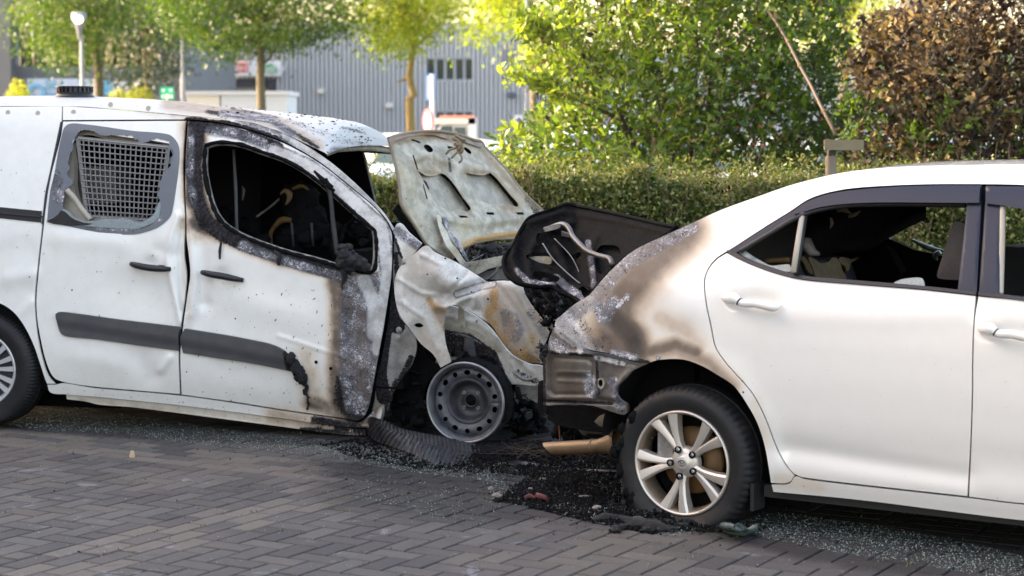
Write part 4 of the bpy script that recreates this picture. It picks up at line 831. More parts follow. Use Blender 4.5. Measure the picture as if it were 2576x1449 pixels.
fd = panel('front_door', VF, [(472, 304, 1), (505, 306), (567, 314), (640, 333), (720, 363), (800, 408), (860, 454), (900, 487), (942, 523), (970, 556), (984, 585), (986, 616), (984, 690), (976, 750), (966, 816), (954, 883), (939, 966), (931, 1010), (919, 1043), (902, 1058), (859, 1052), (700, 1029), (600, 1013), (456, 993, 1), (453, 890), (460, 820), (471, 740), (478, 690), (474, 640), (469, 600), (468, 540), (465, 483), (466, 400)],
           VW, M['van'], van, holes=[wd], rules=VR, step=5.5, jag=.0)
# window frame of the front door, one step in, with charred seal
wi = [(x + (730 - x) * .022, y + (520 - y) * .03) + tuple(r) for x, y, *r in wd]
m = MB(); p = spl(wd, 7); P = VF.surf(p[:, 0], p[:, 1], off(VW0, -.006)); m.tube(np.concatenate([P, P[:1]]), .009 + RNG.random(len(P) + 1) * .006, 6, False); m.obj('charred_window_seal', M['char'], fd, True)
m = MB(); p2 = spl(wi, 7); P2 = VF.surf(p2[:, 0], p2[:, 1], off(VW0, -.035)); m.tube(np.concatenate([P2, P2[:1]]), .010, 6, False); m.obj('inner_window_frame', M['greymetal'], fd, True)
tubepx('window_divider', VF, [(826, 470), (832, 500), (838, 560), (848, 640)], -.05, [.012, .011, .013, .011], M['soot_bar'], fd)
m = MB(); 
for x, y, r in ((868, 640, .045), (885, 655, .05), (905, 662, .04), (865, 660, .045), (880, 672, .035), (918, 672, .03), (862, 625, .03), (876, 622, .025)): m.blob(VF.solve(x, y, .06)[2], r, (1, .8, .75), .22, 9)
m.obj('melted_door_mirror', M['charshiny'], fd, True)
for pts, r in (([(555, 585), (556, 610), (553, 630), (553, 652)], [.009, .006, .008, .005]), ([(690, 632), (704, 645), (700, 655), (702, 668)], [.008, .012, .013, .008]), ([(858, 680), (866, 695), (860, 720), (862, 730)], [.012, .016, .006, .003]), ([(875, 684), (882, 694)], [.01, .004])): tubepx('melted_drip', VF, pts, .02, r, M['charshiny'], fd)
for pts in ([(820, 448), (828, 470), (842, 480)], [(790, 430), (815, 455), (838, 470)]): tubepx('charred_rag', VF, pts, .0, [.006, .014, .006], M['char'], fd)
def handle(parent, pts, mat, w=.036, r=.0155):
    p = spl(pts, 5, False); n = len(p); t = np.linspace(0, 1, n); ww = w * np.clip(np.minimum(t, 1 - t) * 9, .25, 1) + .0; u, z, _ = VF.solve(p[:, 0], p[:, 1], 0.0)
    P = VF.surf(p[:, 0], p[:, 1], lambda u, z, px, py: VW0(u, z) + ww); rr = r * (.8 + .35 * np.sin(np.pi * np.clip(t * 1.1, 0, 1)) ** .5); m = MB(); m.tube(P, rr, 10); return m.obj('handle', mat, parent, True)
handle(sd, [(330, 664), (345, 668), (370, 673), (400, 676), (428, 677)], M['handle']); handle(fd, [(508, 685), (530, 690), (560, 695), (590, 701), (611, 705)], M['handle'])
for par, c, r in ((sd, (404, 673), .0145), (fd, (519, 687), .0145)):
    m = MB(); P = VF.surf(np.array([c[0] - 5, c[0] + 8.]), np.array([c[1] - .5, c[1] + 1.]), off(VW0, .034)); m.tube(P, r, 10); m.obj('handle_cap', M['trim'], par, True)
mo = off(VW0, .020)
def moulding(par, pts, nm='side_moulding', rules=None):
    def Wm(u, z, px, py): return VW0(u, z, px, py) + .022 - .010 * sst(.0, 1, np.clip((py - np.interp(px, MX, MY)) / 26, 0, 1)) * 1.0
    return panel(nm, VF, pts, Wm, M['trimv'], par, rules=rules or [], step=5, flange=.026, inset=.3)
MX, MY = [140, 457, 560, 735], [800, 850, 868, 905]
M['trimv'] = burnt('scuffed_grey_moulding', (.060, .062, .070), coat=.05, rough=.42, dirt=.35, speck=.3)
moulding(sd, [(139, 790), (146, 785), (170, 786), (300, 804), (400, 816), (456, 823, 1), (449, 838), (450, 883, 1), (360, 871), (240, 854), (165, 846), (152, 838), (143, 812)], rules=[(0, [(420, 850), (400, 860)], 3, 30, .12)])
moulding(fd, [(464, 827, 1), (567, 843), (640, 857), (680, 866), (712, 881), (728, 900), (736, 918), (738, 936, 1), (640, 916), (550, 902), (460, 888, 1), (453, 850)], rules=[(1, [(725, 890), (735, 930)], 8, 24, .8)])
m = MB(); rg = np.random.default_rng(3)
for k, t in enumerate(np.linspace(0, 1, 26)):
    x = np.interp(t, [0, .3, .6, .8, 1], [728, 748, 768, 775, 774]); y = np.interp(t, [0, .3, .6, .8, 1], [898, 930, 965, 1000, 1028]); m.blob(VF.surf(np.array(x + rg.normal(0, 2)), np.array(y * 1.), off(VW0, .02)), (.024, .026, .012, .006)[min(3, int(t * 4))] * rg.uniform(.7, 1.2), (1, .6, 1.2), .35, 6, k)
m.obj('melted_moulding_end', M['charshiny'], fd, True)
for x, y in ((795, 911), (832, 927)):
    m = MB(); m.lathe(VF.surf(np.array(x * 1.), np.array(y * 1.), off(VW0, .002)), VF.n, [(0, .003), (.007, .003), (.009, 0)], 12); m.obj('clip_hole', M['dark'], fd)
# side window of the sliding door: remains of printed glass, a cream recess and the protective grille
gl = [(167, 314), (207, 311), (333, 328), (423, 337), (443, 353), (452, 378), (449, 433), (442, 483), (437, 516), (430, 543), (415, 560), (395, 574), (365, 585), (333, 591), (280, 590), (217, 580), (157, 567), (117, 560, 1), (125, 483), (135, 440), (152, 350)]
gh = [(207, 325, 1), (220, 326), (233, 329), (246, 337), (260, 341), (276, 340), (283, 337, 1), (290, 341), (305, 340), (320, 342, 1), (333, 341), (338, 352, 1), (347, 350), (352, 359, 1), (367, 358), (380, 352), (393, 347, 1), (410, 352), (426, 357, 1), (425, 366), (421, 370), (430, 378, 1), (434, 392), (428, 396), (418, 402, 1), (422, 410), (430, 414), (418, 424, 1), (414, 438), (405, 450), (398, 466), (402, 478, 1), (396, 490), (404, 505), (396, 516, 1), (389, 524), (392, 538), (380, 546, 1), (368, 550), (350, 558), (335, 550, 1), (320, 548), (305, 553), (290, 551), (275, 556), (262, 548, 1), (248, 550), (233, 555), (226, 562), (212, 556, 1), (196, 558), (180, 548, 1), (170, 532), (160, 527, 1), (157, 510), (163, 492), (160, 484), (172, 470, 1), (184, 462), (182, 452, 1), (172, 447), (169, 432), (176, 424), (172, 410), (177, 386, 1), (184, 372), (181, 358, 1), (188, 346), (196, 336)]
M['printglass'] = M['printglass']; wf_ = panel('window', VF, gl, off(VW0, .004), M['printglass'], sd, [gh], rules=[(2, [(150, 500), (140, 440)], 6, 26, .55), (2, [(220, 568), (330, 575), (400, 550)], 4, 14, .5)], step=5, flange=.006, ostep=5, jag=.9)
panel('crazed_glass', VF, [(115, 556), (128, 548), (150, 540), (156, 526), (172, 530), (186, 545), (210, 553), (232, 556), (262, 549), (290, 550), (318, 549), (350, 559), (380, 545), (395, 520), (402, 505), (405, 525), (396, 552), (360, 572), (330, 577), (250, 572), (190, 568), (140, 563)], off(VW0, .0075), M['glasslite'], wf_, step=5, flange=.005, jag=1)
panel('sooted_glass', VF, [(118, 556), (132, 548), (146, 538), (153, 528), (165, 533), (183, 549), (215, 560), (232, 563), (200, 568), (150, 566)], off(VW0, .010), M['charshiny'], wf_, step=5, flange=.003)
panel('window_recess', VF, ws, off(VW0, -.062), M['cream'], sd, [[(194, 345), (300, 358), (426, 371), (424, 440), (403, 548), (300, 548), (222, 543), (190, 490), (186, 420)]], step=9, flange=.05)
tubepx('inner_pillar', VF, [(168, 478), (188, 500), (205, 525), (228, 552)], -.05, .016, M['cream'], sd)
m = MB()
def gp(i, j): # grille nodes
    a, b = i / 17, j / 13; L = (196 + (218 - 196) * b ** 1.6, 348 + (545 - 348) * b); R = (423 - 22 * b, 371 + (556 - 371) * b); return (L[0] + (R[0] - L[0]) * a, L[1] + (R[1] - L[1]) * a)
for i in range(18): m.tube([VF.solve(*gp(i, j), -.075)[2] for j in (0, 7, 13)], .0036, 4, False)
for j in range(14): m.tube([VF.solve(*gp(i, j), -.075)[2] for i in (0, 9, 17)], .0036, 4, False)
for a, b in (((0, 0), (17, 0)), ((0, 13), (17, 13)), ((0, 0), (0, 13)), ((17, 0), (17, 13))): m.bar(VF.solve(*gp(*a), -.078)[2], VF.solve(*gp(*b), -.078)[2], .022, .003, VF.n)
m.obj('protective_grille', M['grille'], sd)
# weather strip between quarter panel and sliding door, and its guide rail
panel('door_strip', VF, [(152, 306, 1), (157, 306, 1), (120, 480), (109, 563, 1), (104, 563, 1), (115, 480)], off(VW0, .006), M['trim'], van, step=8, sm=False, inset=0)
panel('slide_rail', VF, [(-300, 510, 1), (0, 521), (105, 531, 1), (103, 560, 1), (0, 549), (-300, 535, 1)], off(VW0, .004), M['rubber'], van, step=10, sm=False, inset=0, flange=.03)
panel('slide_rail_lip', VF, [(-300, 519, 1), (0, 532), (104, 543, 1), (104, 547, 1), (0, 537), (-300, 524, 1)], off(VW0, .012), M['trim'], van, step=10, sm=False, inset=0)
# sill
panel('sill', VF, [(118, 967, 1), (140, 967), (158, 963), (233, 975), (300, 981), (456, 995), (600, 1015), (700, 1031), (859, 1054), (905, 1061), (926, 1046), (955, 1020), (962, 1035), (950, 1078, 1), (859, 1073), (700, 1052), (456, 1021), (250, 1000), (167, 993), (126, 988)], VW0, M['van'], van, rules=VR, step=7, flange=.06)
panel('sill_flange', VF, [(167, 992, 1), (250, 1000), (456, 1021), (700, 1052), (920, 1081, 1), (920, 1096, 1), (860, 1093), (700, 1072), (456, 1040), (330, 1024), (250, 1018), (215, 1010), (168, 1004, 1)], off(VW0, -.03), M['van'], van, rules=VR + [(0, [(200, 1005), (900, 1085)], 3, 10, .35), (1, [(760, 1080), (930, 1095)], 4, 16, .6)], step=7, inset=0)
# roof with its spot-weld dimples, lofted across the van
Ax = np.array([-330, -100, 0, 100, 207, 300, 380, 467, 520, 567, 640, 700, 760, 795, 815, 822.]); Ay = np.interp(Ax, [-330, 0, 207, 300, 467, 567, 640, 700, 760, 795, 815, 822], [272, 267, 268, 275, 290, 297, 310, 329, 357, 374, 383, 388])
uA, zA, _ = VF.solve(Ax, Ay, -.0); 
PA = VF.surf(Ax, Ay, VW0); uA = (PA - VF.O) @ VF.d; wA = (PA - VF.O) @ VF.n; zA = PA[:, 2]
Cx = Ax + 75 + .065 * (1288 - Ax); Cx[-1] = 922; Cx[-2] = 912; Cx[-3] = 898
Cy = np.interp(Cx, [-330, 0, 150, 300, 430, 600, 740, 860, 898, 912, 922], [252, 243, 240.5, 245, 253, 272, 287, 300, 318, 343, 366]); uC, zC, _ = VF.solve(Cx, Cy, -.9)
T = np.linspace(0, 1, 13); rows = []
for i in range(len(Ax)):
    r = []
    for t in np.concatenate([T, 2 - T[-2::-1]]):
        tt = t if t <= 1 else 2 - t; g = 1 - (1 - tt) ** 2.3; w = wA[i] + (-.9 - wA[i]) * tt; w = w if t <= 1 else -1.8 - w
        r.append(VF.P(uA[i] + (uC[i] - uA[i]) * math.sin(tt * math.pi / 2), w, zA[i] + (zC[i] - zA[i]) * g))
    rows.append(r)
A = np.array(rows); m_, n_ = A.shape[:2]
def dens(A, k):                              # denser rows so stains resolve
    s = np.linspace(0, len(A) - 1, (len(A) - 1) * k + 1); i0 = np.clip(s.astype(int), 0, len(A) - 2); f = (s - i0)[:, None, None]; return A[i0] * (1 - f) + A[i0 + 1] * f
A = dens(A, 6); A = dens(A.transpose(1, 0, 2), 2).transpose(1, 0, 2); rp = A.reshape(-1, 3); rx, ry = to_px(rp)
RR = [(1, [(520, 281), (600, 290), (680, 304), (745, 336), (800, 372)], 0, 15, .70), (1, [(580, 274), (640, 284), (700, 296)], 0, 12, .55), (1, [(720, 300), (850, 350), (950, 372)], 2, 22, .44), (0, [(420, 262), (560, 280), (700, 310), (800, 370)], 6, 30, .45), (2, [(560, 285), (680, 300), (740, 340)], 3, 16, .6), (1, [(860, 320), (985, 352)], 2, 10, .5), (2, [(840, 380), (980, 385)], 3, 20, .5)]
m = MB(); m.grid(A); cols = stain_cols(rx, ry, RR); cols[(((rp - VF.O) @ VF.n) < -1.0)] *= .3
ro = m.obj('roof', M['van_roof'], van, True, cols=cols)
for x, y in ((20, 283), (95, 285), (185, 282), (278, 263), (373, 272)):
    m = MB(); P = VF.surf(np.array(x * 1.), np.array(y * 1.), off(VW0, .0005)); m.lathe(P, VF.n + np.array([0, 0, .2]), [(0, .001), (.012, .0015), (.014, 0)], 16); m.obj('weld_dimple', simple('dirty_dimple_%d' % x, (.45, .41, .36), .6, 0, .2, 40, 0), ro)
m = MB(); hp = VF.solve(np.array([822, 850, 900, 940, 985]) * 1., np.array([388, 378, 375, 376, 381]) * 1., np.array([-.2, -.4, -.8, -1.1, -1.5]))[2]; hq = VF.solve(np.array([822, 852, 900, 940, 985]) * 1., np.array([380, 367, 364, 366, 370]) * 1., np.array([-.2, -.4, -.8, -1.1, -1.5]))[2]
m.grid([hp, hq]); m.grid([hp + (0, .03, -.01), hp]); m.obj('windscreen_header', M['ashmetal'], van, True)
# roof vent
q = at(183, 240, 10.9); vt = None; m = MB(); c = np.array([q[0], 10.95, 0]); zz = lambda py: at(183, py, 10.95)[2]
m.lathe(c, (0, 0, 1), [(.0, zz(216)), (.104, zz(217)), (.106, zz(220)), (.10, zz(221)), (.095, zz(222))], 40); m.lathe(c, (0, 0, 1), [(.084, zz(221)), (.084, zz(232))], 40); m.lathe(c, (0, 0, 1), [(.095, zz(231)), (.100, zz(232)), (.097, zz(236)), (.108, zz(243)), (.108, zz(252))], 40)
vt = m.obj('roof_vent', M['handle'], van, True); smooth_angle(vt, 35)
lv_ = []
for k in range(24): m = MB(); a = 2 * math.pi * k / 24; d = np.array([math.cos(a), math.sin(a), 0]); m.box(c + d * .098 + np.array([0, 0, zz(226.5)]), d * .004, np.cross(d, (0, 0, 1)) * .007, (0, 0, zz(221) - zz(226.5))); m.obj('louvre', M['handle'], vt)
# far side, floor, tail, cab interior
def farw(u, z): return -1.72 + np.interp(z, [.9, 1.1, 1.62, 1.8], [0, .02, .16, .3])
un = lambda pts: [tuple(float(v) for v in VF.solve(x, y, 0.0)[:2]) for x, y in pts]
fo = un([(-330, 300), (300, 300), (480, 305), (640, 325), (800, 400), (900, 480), (985, 590)]) + [(-.35, .95), (-.30, .3), (-3.28, .25)]
hole = [tuple(float(v) for v in VF.solve(x, y, -1.62)[:2]) for x, y in ((914, 384), (1000, 389), (1030, 560), (945, 560), (931, 483))]
panel_uz('far_side', VF, fo, farw, M['dark'], van, [hole])
panel_uz('far_side_skin', VF, fo, lambda u, z: farw(u, z) - .04, simple('far_van_paint', (.7, .7, .68), .4, 0, .1), van, [hole])
m = MB(); P = VF.P; m.box(P(-1.9, -.86, .30), VF.d * 1.55, VF.n * .78, (0, 0, .04));  m.box(P(-1.62, -.86, .98), VF.d * .01, VF.n * .66, (0, 0, .62)); m.obj('floor_and_bulkhead', M['dark'], van)
m = MB(); m.box(P(-3.30, -.88, 1.02), VF.d * .02, VF.n * .78, (0, 0, .66)); m.obj('rear_doors', M['van'], van)
m = MB(); m.box(P(-3.33, -.88, .40), VF.d * .06, VF.n * .80, (0, 0, .10)); m.obj('rear_bumper', M['trim'], van)
m = MB(); m.box(P(-2.4, -1.1, .75), VF.d * .35, VF.n * .3, (0, 0, .35)); m.box(P(-2.6, -.5, .6), VF.d * .25, VF.n * .2, (0, 0, .22)); m.obj('cargo_boxes', simple('dull_brown_cargo', (.16, .12, .10), .8, 0, .4, 6, 0), van)
m = MB(); m.box(P(-2.35, -.7, 1.28), VF.d * .22, VF.n * .12, (0, 0, .10)); m.obj('cargo_crate', simple('grey_crate', (.28, .27, .25), .7), van)
ci = 'cab_interior'
tubepx('seat_frame', VF, [(556, 580), (562, 545), (575, 510), (590, 480), (600, 470), (612, 478), (600, 520)], -1.2, .011, M['greymetal'], van)
tubepx('seat_belt', VF, [(587, 375), (590, 420), (593, 480), (595, 560), (600, 640)], -.35, [.008, .010, .009, .007], simple('grey_webbing', (.10, .10, .11), .7), van)
tubepx('belt_strap', VF, [(645, 545), (680, 520), (715, 490), (740, 472)], -.8, .006, M['greymetal'], van)
for nm, pts, w, r, mt in (('burnt_headrest_foam', [(705, 490), (715, 480), (728, 488), (725, 505), (718, 515)], -.62, [.004, .012, .018, .013, .005], 'beigefoam'), ('burnt_headrest_foam', [(735, 476), (760, 468), (775, 478)], -.62, [.008, .012, .006], 'foam'), ('burnt_seat_foam', [(732, 555), (712, 553), (695, 565), (682, 585), (682, 610), (690, 632)], -.60, [.014, .020, .013, .011, .009, .006], 'foam'), ('headrest_rod', [(733, 560), (738, 620)], -.5, .007, 'soot_bar'), ('headrest_rod', [(783, 560), (788, 620)], -.5, .007, 'soot_bar')): tubepx(nm, VF, pts, w, r, M[mt], van)
m = MB(); rg = np.random.default_rng(5)
for x, y, r in ((745, 500, .09), (755, 540, .10), (765, 500, .08), (740, 600, .14), (770, 630, .16), (700, 640, .14), (830, 640, .13), (800, 600, .10), (570, 600, .13), (610, 640, .14), (880, 640, .13), (770, 560, .11), (560, 560, .08)): m.blob(VF.solve(x, y, -.75)[2], r, (1, .8, 1), .22, 10)
clutter(m, VF, [(540, 530), (700, 600), (940, 560), (940, 690), (600, 600)], 90, -.5, -1.1, .02, .06, 4); m.obj('burnt_seats', M['char'], van, True)
tubepx('steering_column', VF, [(850, 600), (880, 560), (905, 545), (915, 570)], -.7, .012, M['char'], van)
# steel and clutter behind the crumpled wing
m = MB(); clutter(m, VF, [(1150, 665), (1300, 660), (1420, 720), (1420, 850), (1300, 720), (1200, 690)], 260, -.5, -1.1, .010, .034, 6); clutter(m, VF, [(1165, 645), (1200, 622), (1292, 612), (1280, 650), (1180, 662)], 90, -.55, -.95, .008, .026, 8); m.obj('charred_engine', M['charshiny'], van, True)
m = MB(); clutter(m, VF, [(1320, 730), (1430, 740), (1450, 800), (1400, 830)], 16, -.3, -.6, .02, .045, 9); m.obj('engine_brackets', M['greymetal'], van)
m = MB(); m.box(P(-.12, -.9, .55), VF.d * .35, VF.n * .55, (0, 0, .25)); m.box(P(-.62, -.90, .58), VF.d * .04, VF.n * .72, (0, 0, .38)); m.obj('engine_block', M['dark'], van)
panel('front_crossmember', VF, [(1165, 662, 1), (1200, 656), (1300, 636, 1), (1300, 662, 1), (1230, 676), (1200, 690), (1165, 690, 1)], -.42, M['ashmetal'], van, rules=[], step=8, flange=.05, inset=0)
panel('engine_bay_side', VF, [(1190, 690, 1), (1300, 672), (1330, 700), (1300, 760), (1200, 740, 1)], -.48, M['greymetal'], van, rules=[(0, [(1290, 690)], 10, 40, .5)], step=8)
ig = panel('inner_wing', VF, [(1110, 770), (1140, 770), (1180, 785), (1230, 822), (1285, 890), (1330, 915), (1368, 925), (1366, 965), (1300, 968, 1), (1262, 962), (1245, 905), (1215, 868), (1180, 846), (1140, 838), (1116, 842)], dented(lambda u, z, px, py: VW0(u, z) * 0 - .16, [([(1125, 795), (1200, 812), (1262, 858), (1335, 935)], 4, .014), ([(1130, 825), (1200, 848), (1250, 890)], 5, -.012), ([(1290, 915), (1310, 960)], 6, .012)]), M['fender'], van, [[(1222, 850), (1227, 849), (1229, 854), (1224, 856)], [(1300, 930), (1306, 929), (1308, 935), (1302, 937)], [(1196, 806), (1201, 806), (1202, 811), (1197, 811)]], rules=[(1, [(1300, 940), (1350, 960)], 5, 24, .5), (1, [(1120, 838), (1180, 850), (1240, 890), (1262, 940)], 5, 20, .7)], step=7, flange=.03)
panel('wing_stiffener', VF, [(1118, 812), (1160, 820), (1210, 838), (1260, 880), (1256, 888), (1205, 848), (1160, 832), (1118, 826)], -.13, M['ashmetal'], ig, rules=[], step=7)
panel('bracket', VF, [(1153, 772), (1166, 776), (1169, 800), (1170, 822), (1164, 830), (1156, 828), (1153, 815)], -.12, M['ashmetal'], ig, [[(1158, 820), (1163, 818), (1166, 822), (1162, 826)]], rules=[], step=5, ostep=3)
panel('inner_arch', VF, [(1118, 838), (1180, 846), (1240, 890), (1262, 950), (1330, 960), (1366, 965), (1366, 1010), (1300, 1015), (1290, 960), (1250, 930), (1160, 900), (1100, 930), (1110, 870)], -.30, M['greymetal'], van, rules=[(1, [(1120, 860), (1200, 890), (1250, 940)], 20, 50, .62)], step=7)
m = MB(); m.tube([VF.solve(1185, 850, -.35)[2], VF.solve(1185, 940, -.33)[2]], .055, 20); m.obj('suspension_strut', simple('sooted_strut', (.035, .036, .04), .5, .2, .4, 10, .3), van, True)
m = MB(); m.box(P(.0, -.62, .45), VF.d * .55, VF.n * .02, (0, 0, .32)); m.obj('arch_liner', M['dark'], van)
hp = panel('hinge_post', VF, [(990, 700), (1010, 760), (1010, 800), (1030, 830), (1045, 850), (1048, 880), (1035, 920), (1010, 955), (985, 1000), (975, 1040), (960, 1035), (945, 1045), (935, 1020), (950, 940), (965, 870), (978, 790), (985, 720)], off(VW0, -.05), M['greymetal'], van, rules=[(1, [(968, 830), (955, 940), (965, 1000)], 10, 26, .9), (1, [(990, 710), (985, 800), (1000, 820)], 12, 26, .95), (1, [(1000, 960), (970, 1035)], 4, 22, .6), (1, [(1035, 900), (1010, 950)], 4, 14, .7)], step=5)
for x, y in ((1003, 830), (1000, 850)): m = MB(); m.lathe(VF.solve(x, y, -.03)[2], VF.n, [(0, .01), (.007, .01), (.009, .0), (.016, -.002)], 12); m.obj('bolt', M['greymetal'], hp)
panel('wheel_arch_liner', VF, [(1045, 850), (1075, 900), (1115, 930), (1085, 950), (1065, 1000), (1064, 1060), (990, 1050), (1000, 960), (1035, 910)], -.22, M['char'], van, step=10)
# crumpled front wing
FD = [([(1000, 700), (1060, 738), (1130, 745)], 5, .010), ([(1172, 690), (1150, 715), (1128, 742)], 5, -.014), ([(1255, 720), (1312, 800), (1350, 890)], 6, -.012), ([(1010, 760), (1070, 800), (1100, 880)], 7, .010), ([(1200, 715), (1190, 770)], 5, .012), ([(1060, 640), (1110, 665)], 6, .010), ([(1290, 715), (1330, 790)], 4, .008), ([(1072, 625), (1040, 700), (1030, 800)], 40, .02), ([(1100, 690), (1150, 720)], 36, .05), ([(1115, 745), (1160, 735), (1215, 715)], 14, -.045), ([(1245, 740), (1290, 800), (1330, 880)], 36, .05), ([(1205, 780), (1245, 850), (1300, 905)], 10, -.02), ([(1100, 770), (1140, 775)], 12, .028), ([(1180, 745), (1140, 765)], 9, .02), ([(1050, 830), (1060, 870)], 16, -.012)]
def FWb(u, z, px, py): return VW0(u * 0 - .5, z) + .004 + np.interp(px, [980, 1150, 1300, 1390], [0, .01, .05, .02]) * 1.0 - .10 * sst(720, 640, py) * sst(1120, 1230, px)
FW = dented(FWb, FD)
fwp = [(1046, 634, 1), (1072, 617), (1092, 633), (1149, 660), (1169, 673), (1200, 692), (1226, 708), (1250, 706), (1276, 706), (1310, 714), (1322, 742), (1338, 768), (1366, 805), (1383, 834, 1), (1374, 860), (1356, 893), (1366, 916, 1), (1328, 911), (1292, 893), (1262, 858), (1236, 820), (1208, 800), (1176, 781), (1140, 768), (1124, 775), (1118, 812), (1121, 860), (1136, 911, 1), (1108, 926, 1), (1090, 893), (1059, 866), (1034, 833), (1006, 795), (996, 766), (991, 716), (1000, 680), (1019, 656)]
wing = panel('crumpled_wing', VF, fwp, FW, M['fender'], van, [[(1040, 818), (1048, 813), (1060, 814), (1066, 820), (1058, 824), (1046, 823)]], rules=[(3, [(1244, 735), (1232, 790), (1256, 850), (1300, 900), (1350, 915)], 2, 34, .78), (3, [(1235, 725), (1300, 725), (1345, 775), (1382, 835), (1355, 905), (1300, 895), (1245, 830), (1235, 725)], 0, 16, .40), (3, [(1080, 755), (1100, 780), (1125, 785)], 1, 20, .72), (0, [(1240, 715), (1330, 750), (1385, 835), (1355, 915), (1260, 855), (1240, 715)], 0, 20, .40), (3, [(1345, 850), (1320, 885)], 8, 34, .62),
        (2, [(1262, 780), (1298, 790), (1315, 830), (1298, 862), (1272, 848), (1262, 780)], 0, 14, .36), (1, [(1275, 800), (1290, 840)], 6, 26, .42), (2, [(1335, 785), (1372, 845)], 5, 20, .34), (2, [(1345, 905)], 6, 20, .35), (1, [(1130, 790), (1120, 830)], 6, 24, .40), (0, [(1060, 870), (1110, 900)], 5, 40, .2), (0, [(1100, 775), (1125, 820)], 6, 30, .5), (2, [(1150, 740), (1210, 720), (1240, 714)], 4, 14, .98)], step=5, flange=.010)
m = MB(); p = VF.surf(np.array(1019.), np.array(660.), off(FWb, .004)); m.lathe(p, VF.n, [(0, .012), (.006, .012), (.007, .006), (.018, .005), (.020, 0)], 18); m.obj('bolt', M['greymetal'], wing, True)
for x, y in ((1011, 690), (1042, 688), (1001, 637), (995, 560)):
    m = MB(); m.lathe(VF.surf(np.array(x * 1.), np.array(y * 1.), off(FWb, .006 if x > 1005 else -.03)), VF.n, [(0, .003), (.0045, .003), (.006, 0)], 10); m.obj('hole', M['dark'], wing)
panel('a_pillar_base', VF, [(988, 580, 1), (1004, 560), (1030, 585), (1062, 612, 1), (1046, 634), (1020, 655), (1008, 650), (996, 620)], off(VW0, -.012), M['fender'], van, rules=[(1, [(990, 590), (1010, 650)], 2, 8, .7), (2, [(1000, 580), (1050, 620)], 5, 20, .5)], step=5)
panel('scuttle_side', VF, [(992, 600, 1), (1010, 648), (1020, 660), (1004, 690), (995, 720), (988, 700)], off(VW0, -.045), M['greymetal'], van, rules=[(1, [(995, 640), (1000, 690)], 2, 14, .7)], step=5)
panel('scuttle_end', VF, [(985, 530, 1), (1003, 515), (1010, 530), (1050, 585), (1074, 618), (1040, 590), (1010, 562)], -.30, M['char'], van, step=7)
# raised hood, seen from beneath
def HWb(u, z, px, py):
    a = np.clip((px - np.interp(py, [340, 620], [976, 1075])) / np.interp(py, [340, 540, 700], [240, 330, 330]), -.1, 1.3); return -.28 - 1.02 * a + .006 * np.sin(px * .045 + 2 * np.sin(py * .03)) * np.sin(py * .052 + px * .013) + .010 * np.sin(px * .017 + py * .021)
HD = [([(1050, 440), (1100, 470), (1120, 530), (1110, 570)], 30, 0), ([(1010, 400), (1040, 480), (1060, 560)], 11, 0.0270), ([(1040, 400), (1075, 390), (1110, 400), (1160, 420), (1210, 415), (1250, 440)], 12, 0.0330), ([(1130, 440), (1170, 520), (1200, 545)], 9, 0.0375), ([(1250, 440), (1290, 490), (1310, 530)], 12, 0.0300), ([(1110, 550), (1200, 560), (1330, 545)], 14, 0.0270), ([(1150, 632), (1200, 600), (1296, 585)], 7, 0.0300), ([(1080, 540), (1110, 600)], 10, 0.0210), ([(1000, 356), (1092, 338), (1200, 362)], 7, -0.0300), ([(1070, 385), (1140, 365), (1200, 385)], 10, 0.0180)]
HW = dented(HWb, HD)
h1 = [(1050, 430, 1), (1062, 436), (1072, 442), (1098, 441), (1108, 436, 1), (1120, 440), (1135, 455), (1150, 475), (1165, 498), (1181, 518), (1184, 526), (1176, 532), (1155, 527), (1130, 534, 1), (1112, 522), (1090, 500), (1072, 470)]
h2 = [(1172, 435, 1), (1200, 440), (1220, 440), (1232, 434, 1), (1245, 445), (1260, 462), (1285, 492), (1303, 513), (1301, 520), (1285, 516), (1250, 515), (1225, 512), (1205, 500), (1190, 478), (1174, 455)]
sl = lambda *p: list(p)
hh = [h1, h2, [(1065, 367), (1075, 364), (1085, 370), (1089, 380), (1078, 383), (1069, 376)], [(1166, 371), (1178, 374), (1186, 384), (1184, 388), (1172, 382)], [(1036, 390, 1), (1041, 390, 1), (1052, 426, 1), (1048, 428, 1)], [(1062, 464, 1), (1066, 464, 1), (1076, 500, 1), (1072, 502, 1)],
      [(1033, 350), (1045, 352), (1058, 358), (1057, 361), (1042, 356), (1034, 354)], [(1124, 368), (1143, 371), (1140, 376), (1126, 373)], [(1153, 542, 1), (1174, 543, 1), (1178, 548, 1), (1156, 548, 1)], [(1221, 534, 1), (1241, 534, 1), (1244, 541, 1), (1225, 540, 1)], [(1297, 534, 1), (1316, 534, 1), (1319, 540, 1), (1301, 540, 1)]]
hp_ = [(976, 348, 1), (992, 342), (1030, 334), (1070, 330), (1110, 331), (1150, 338), (1192, 352), (1210, 357), (1218, 370, 1), (1244, 397), (1276, 432), (1300, 465), (1327, 496), (1356, 523), (1369, 536, 1), (1340, 560), (1310, 590), (1296, 600, 1), (1242, 602), (1192, 612), (1160, 628), (1133, 655, 1), (1110, 640), (1075, 618), (1050, 580), (1030, 550), (1014, 528), (1007, 510), (1003, 467), (990, 400)]
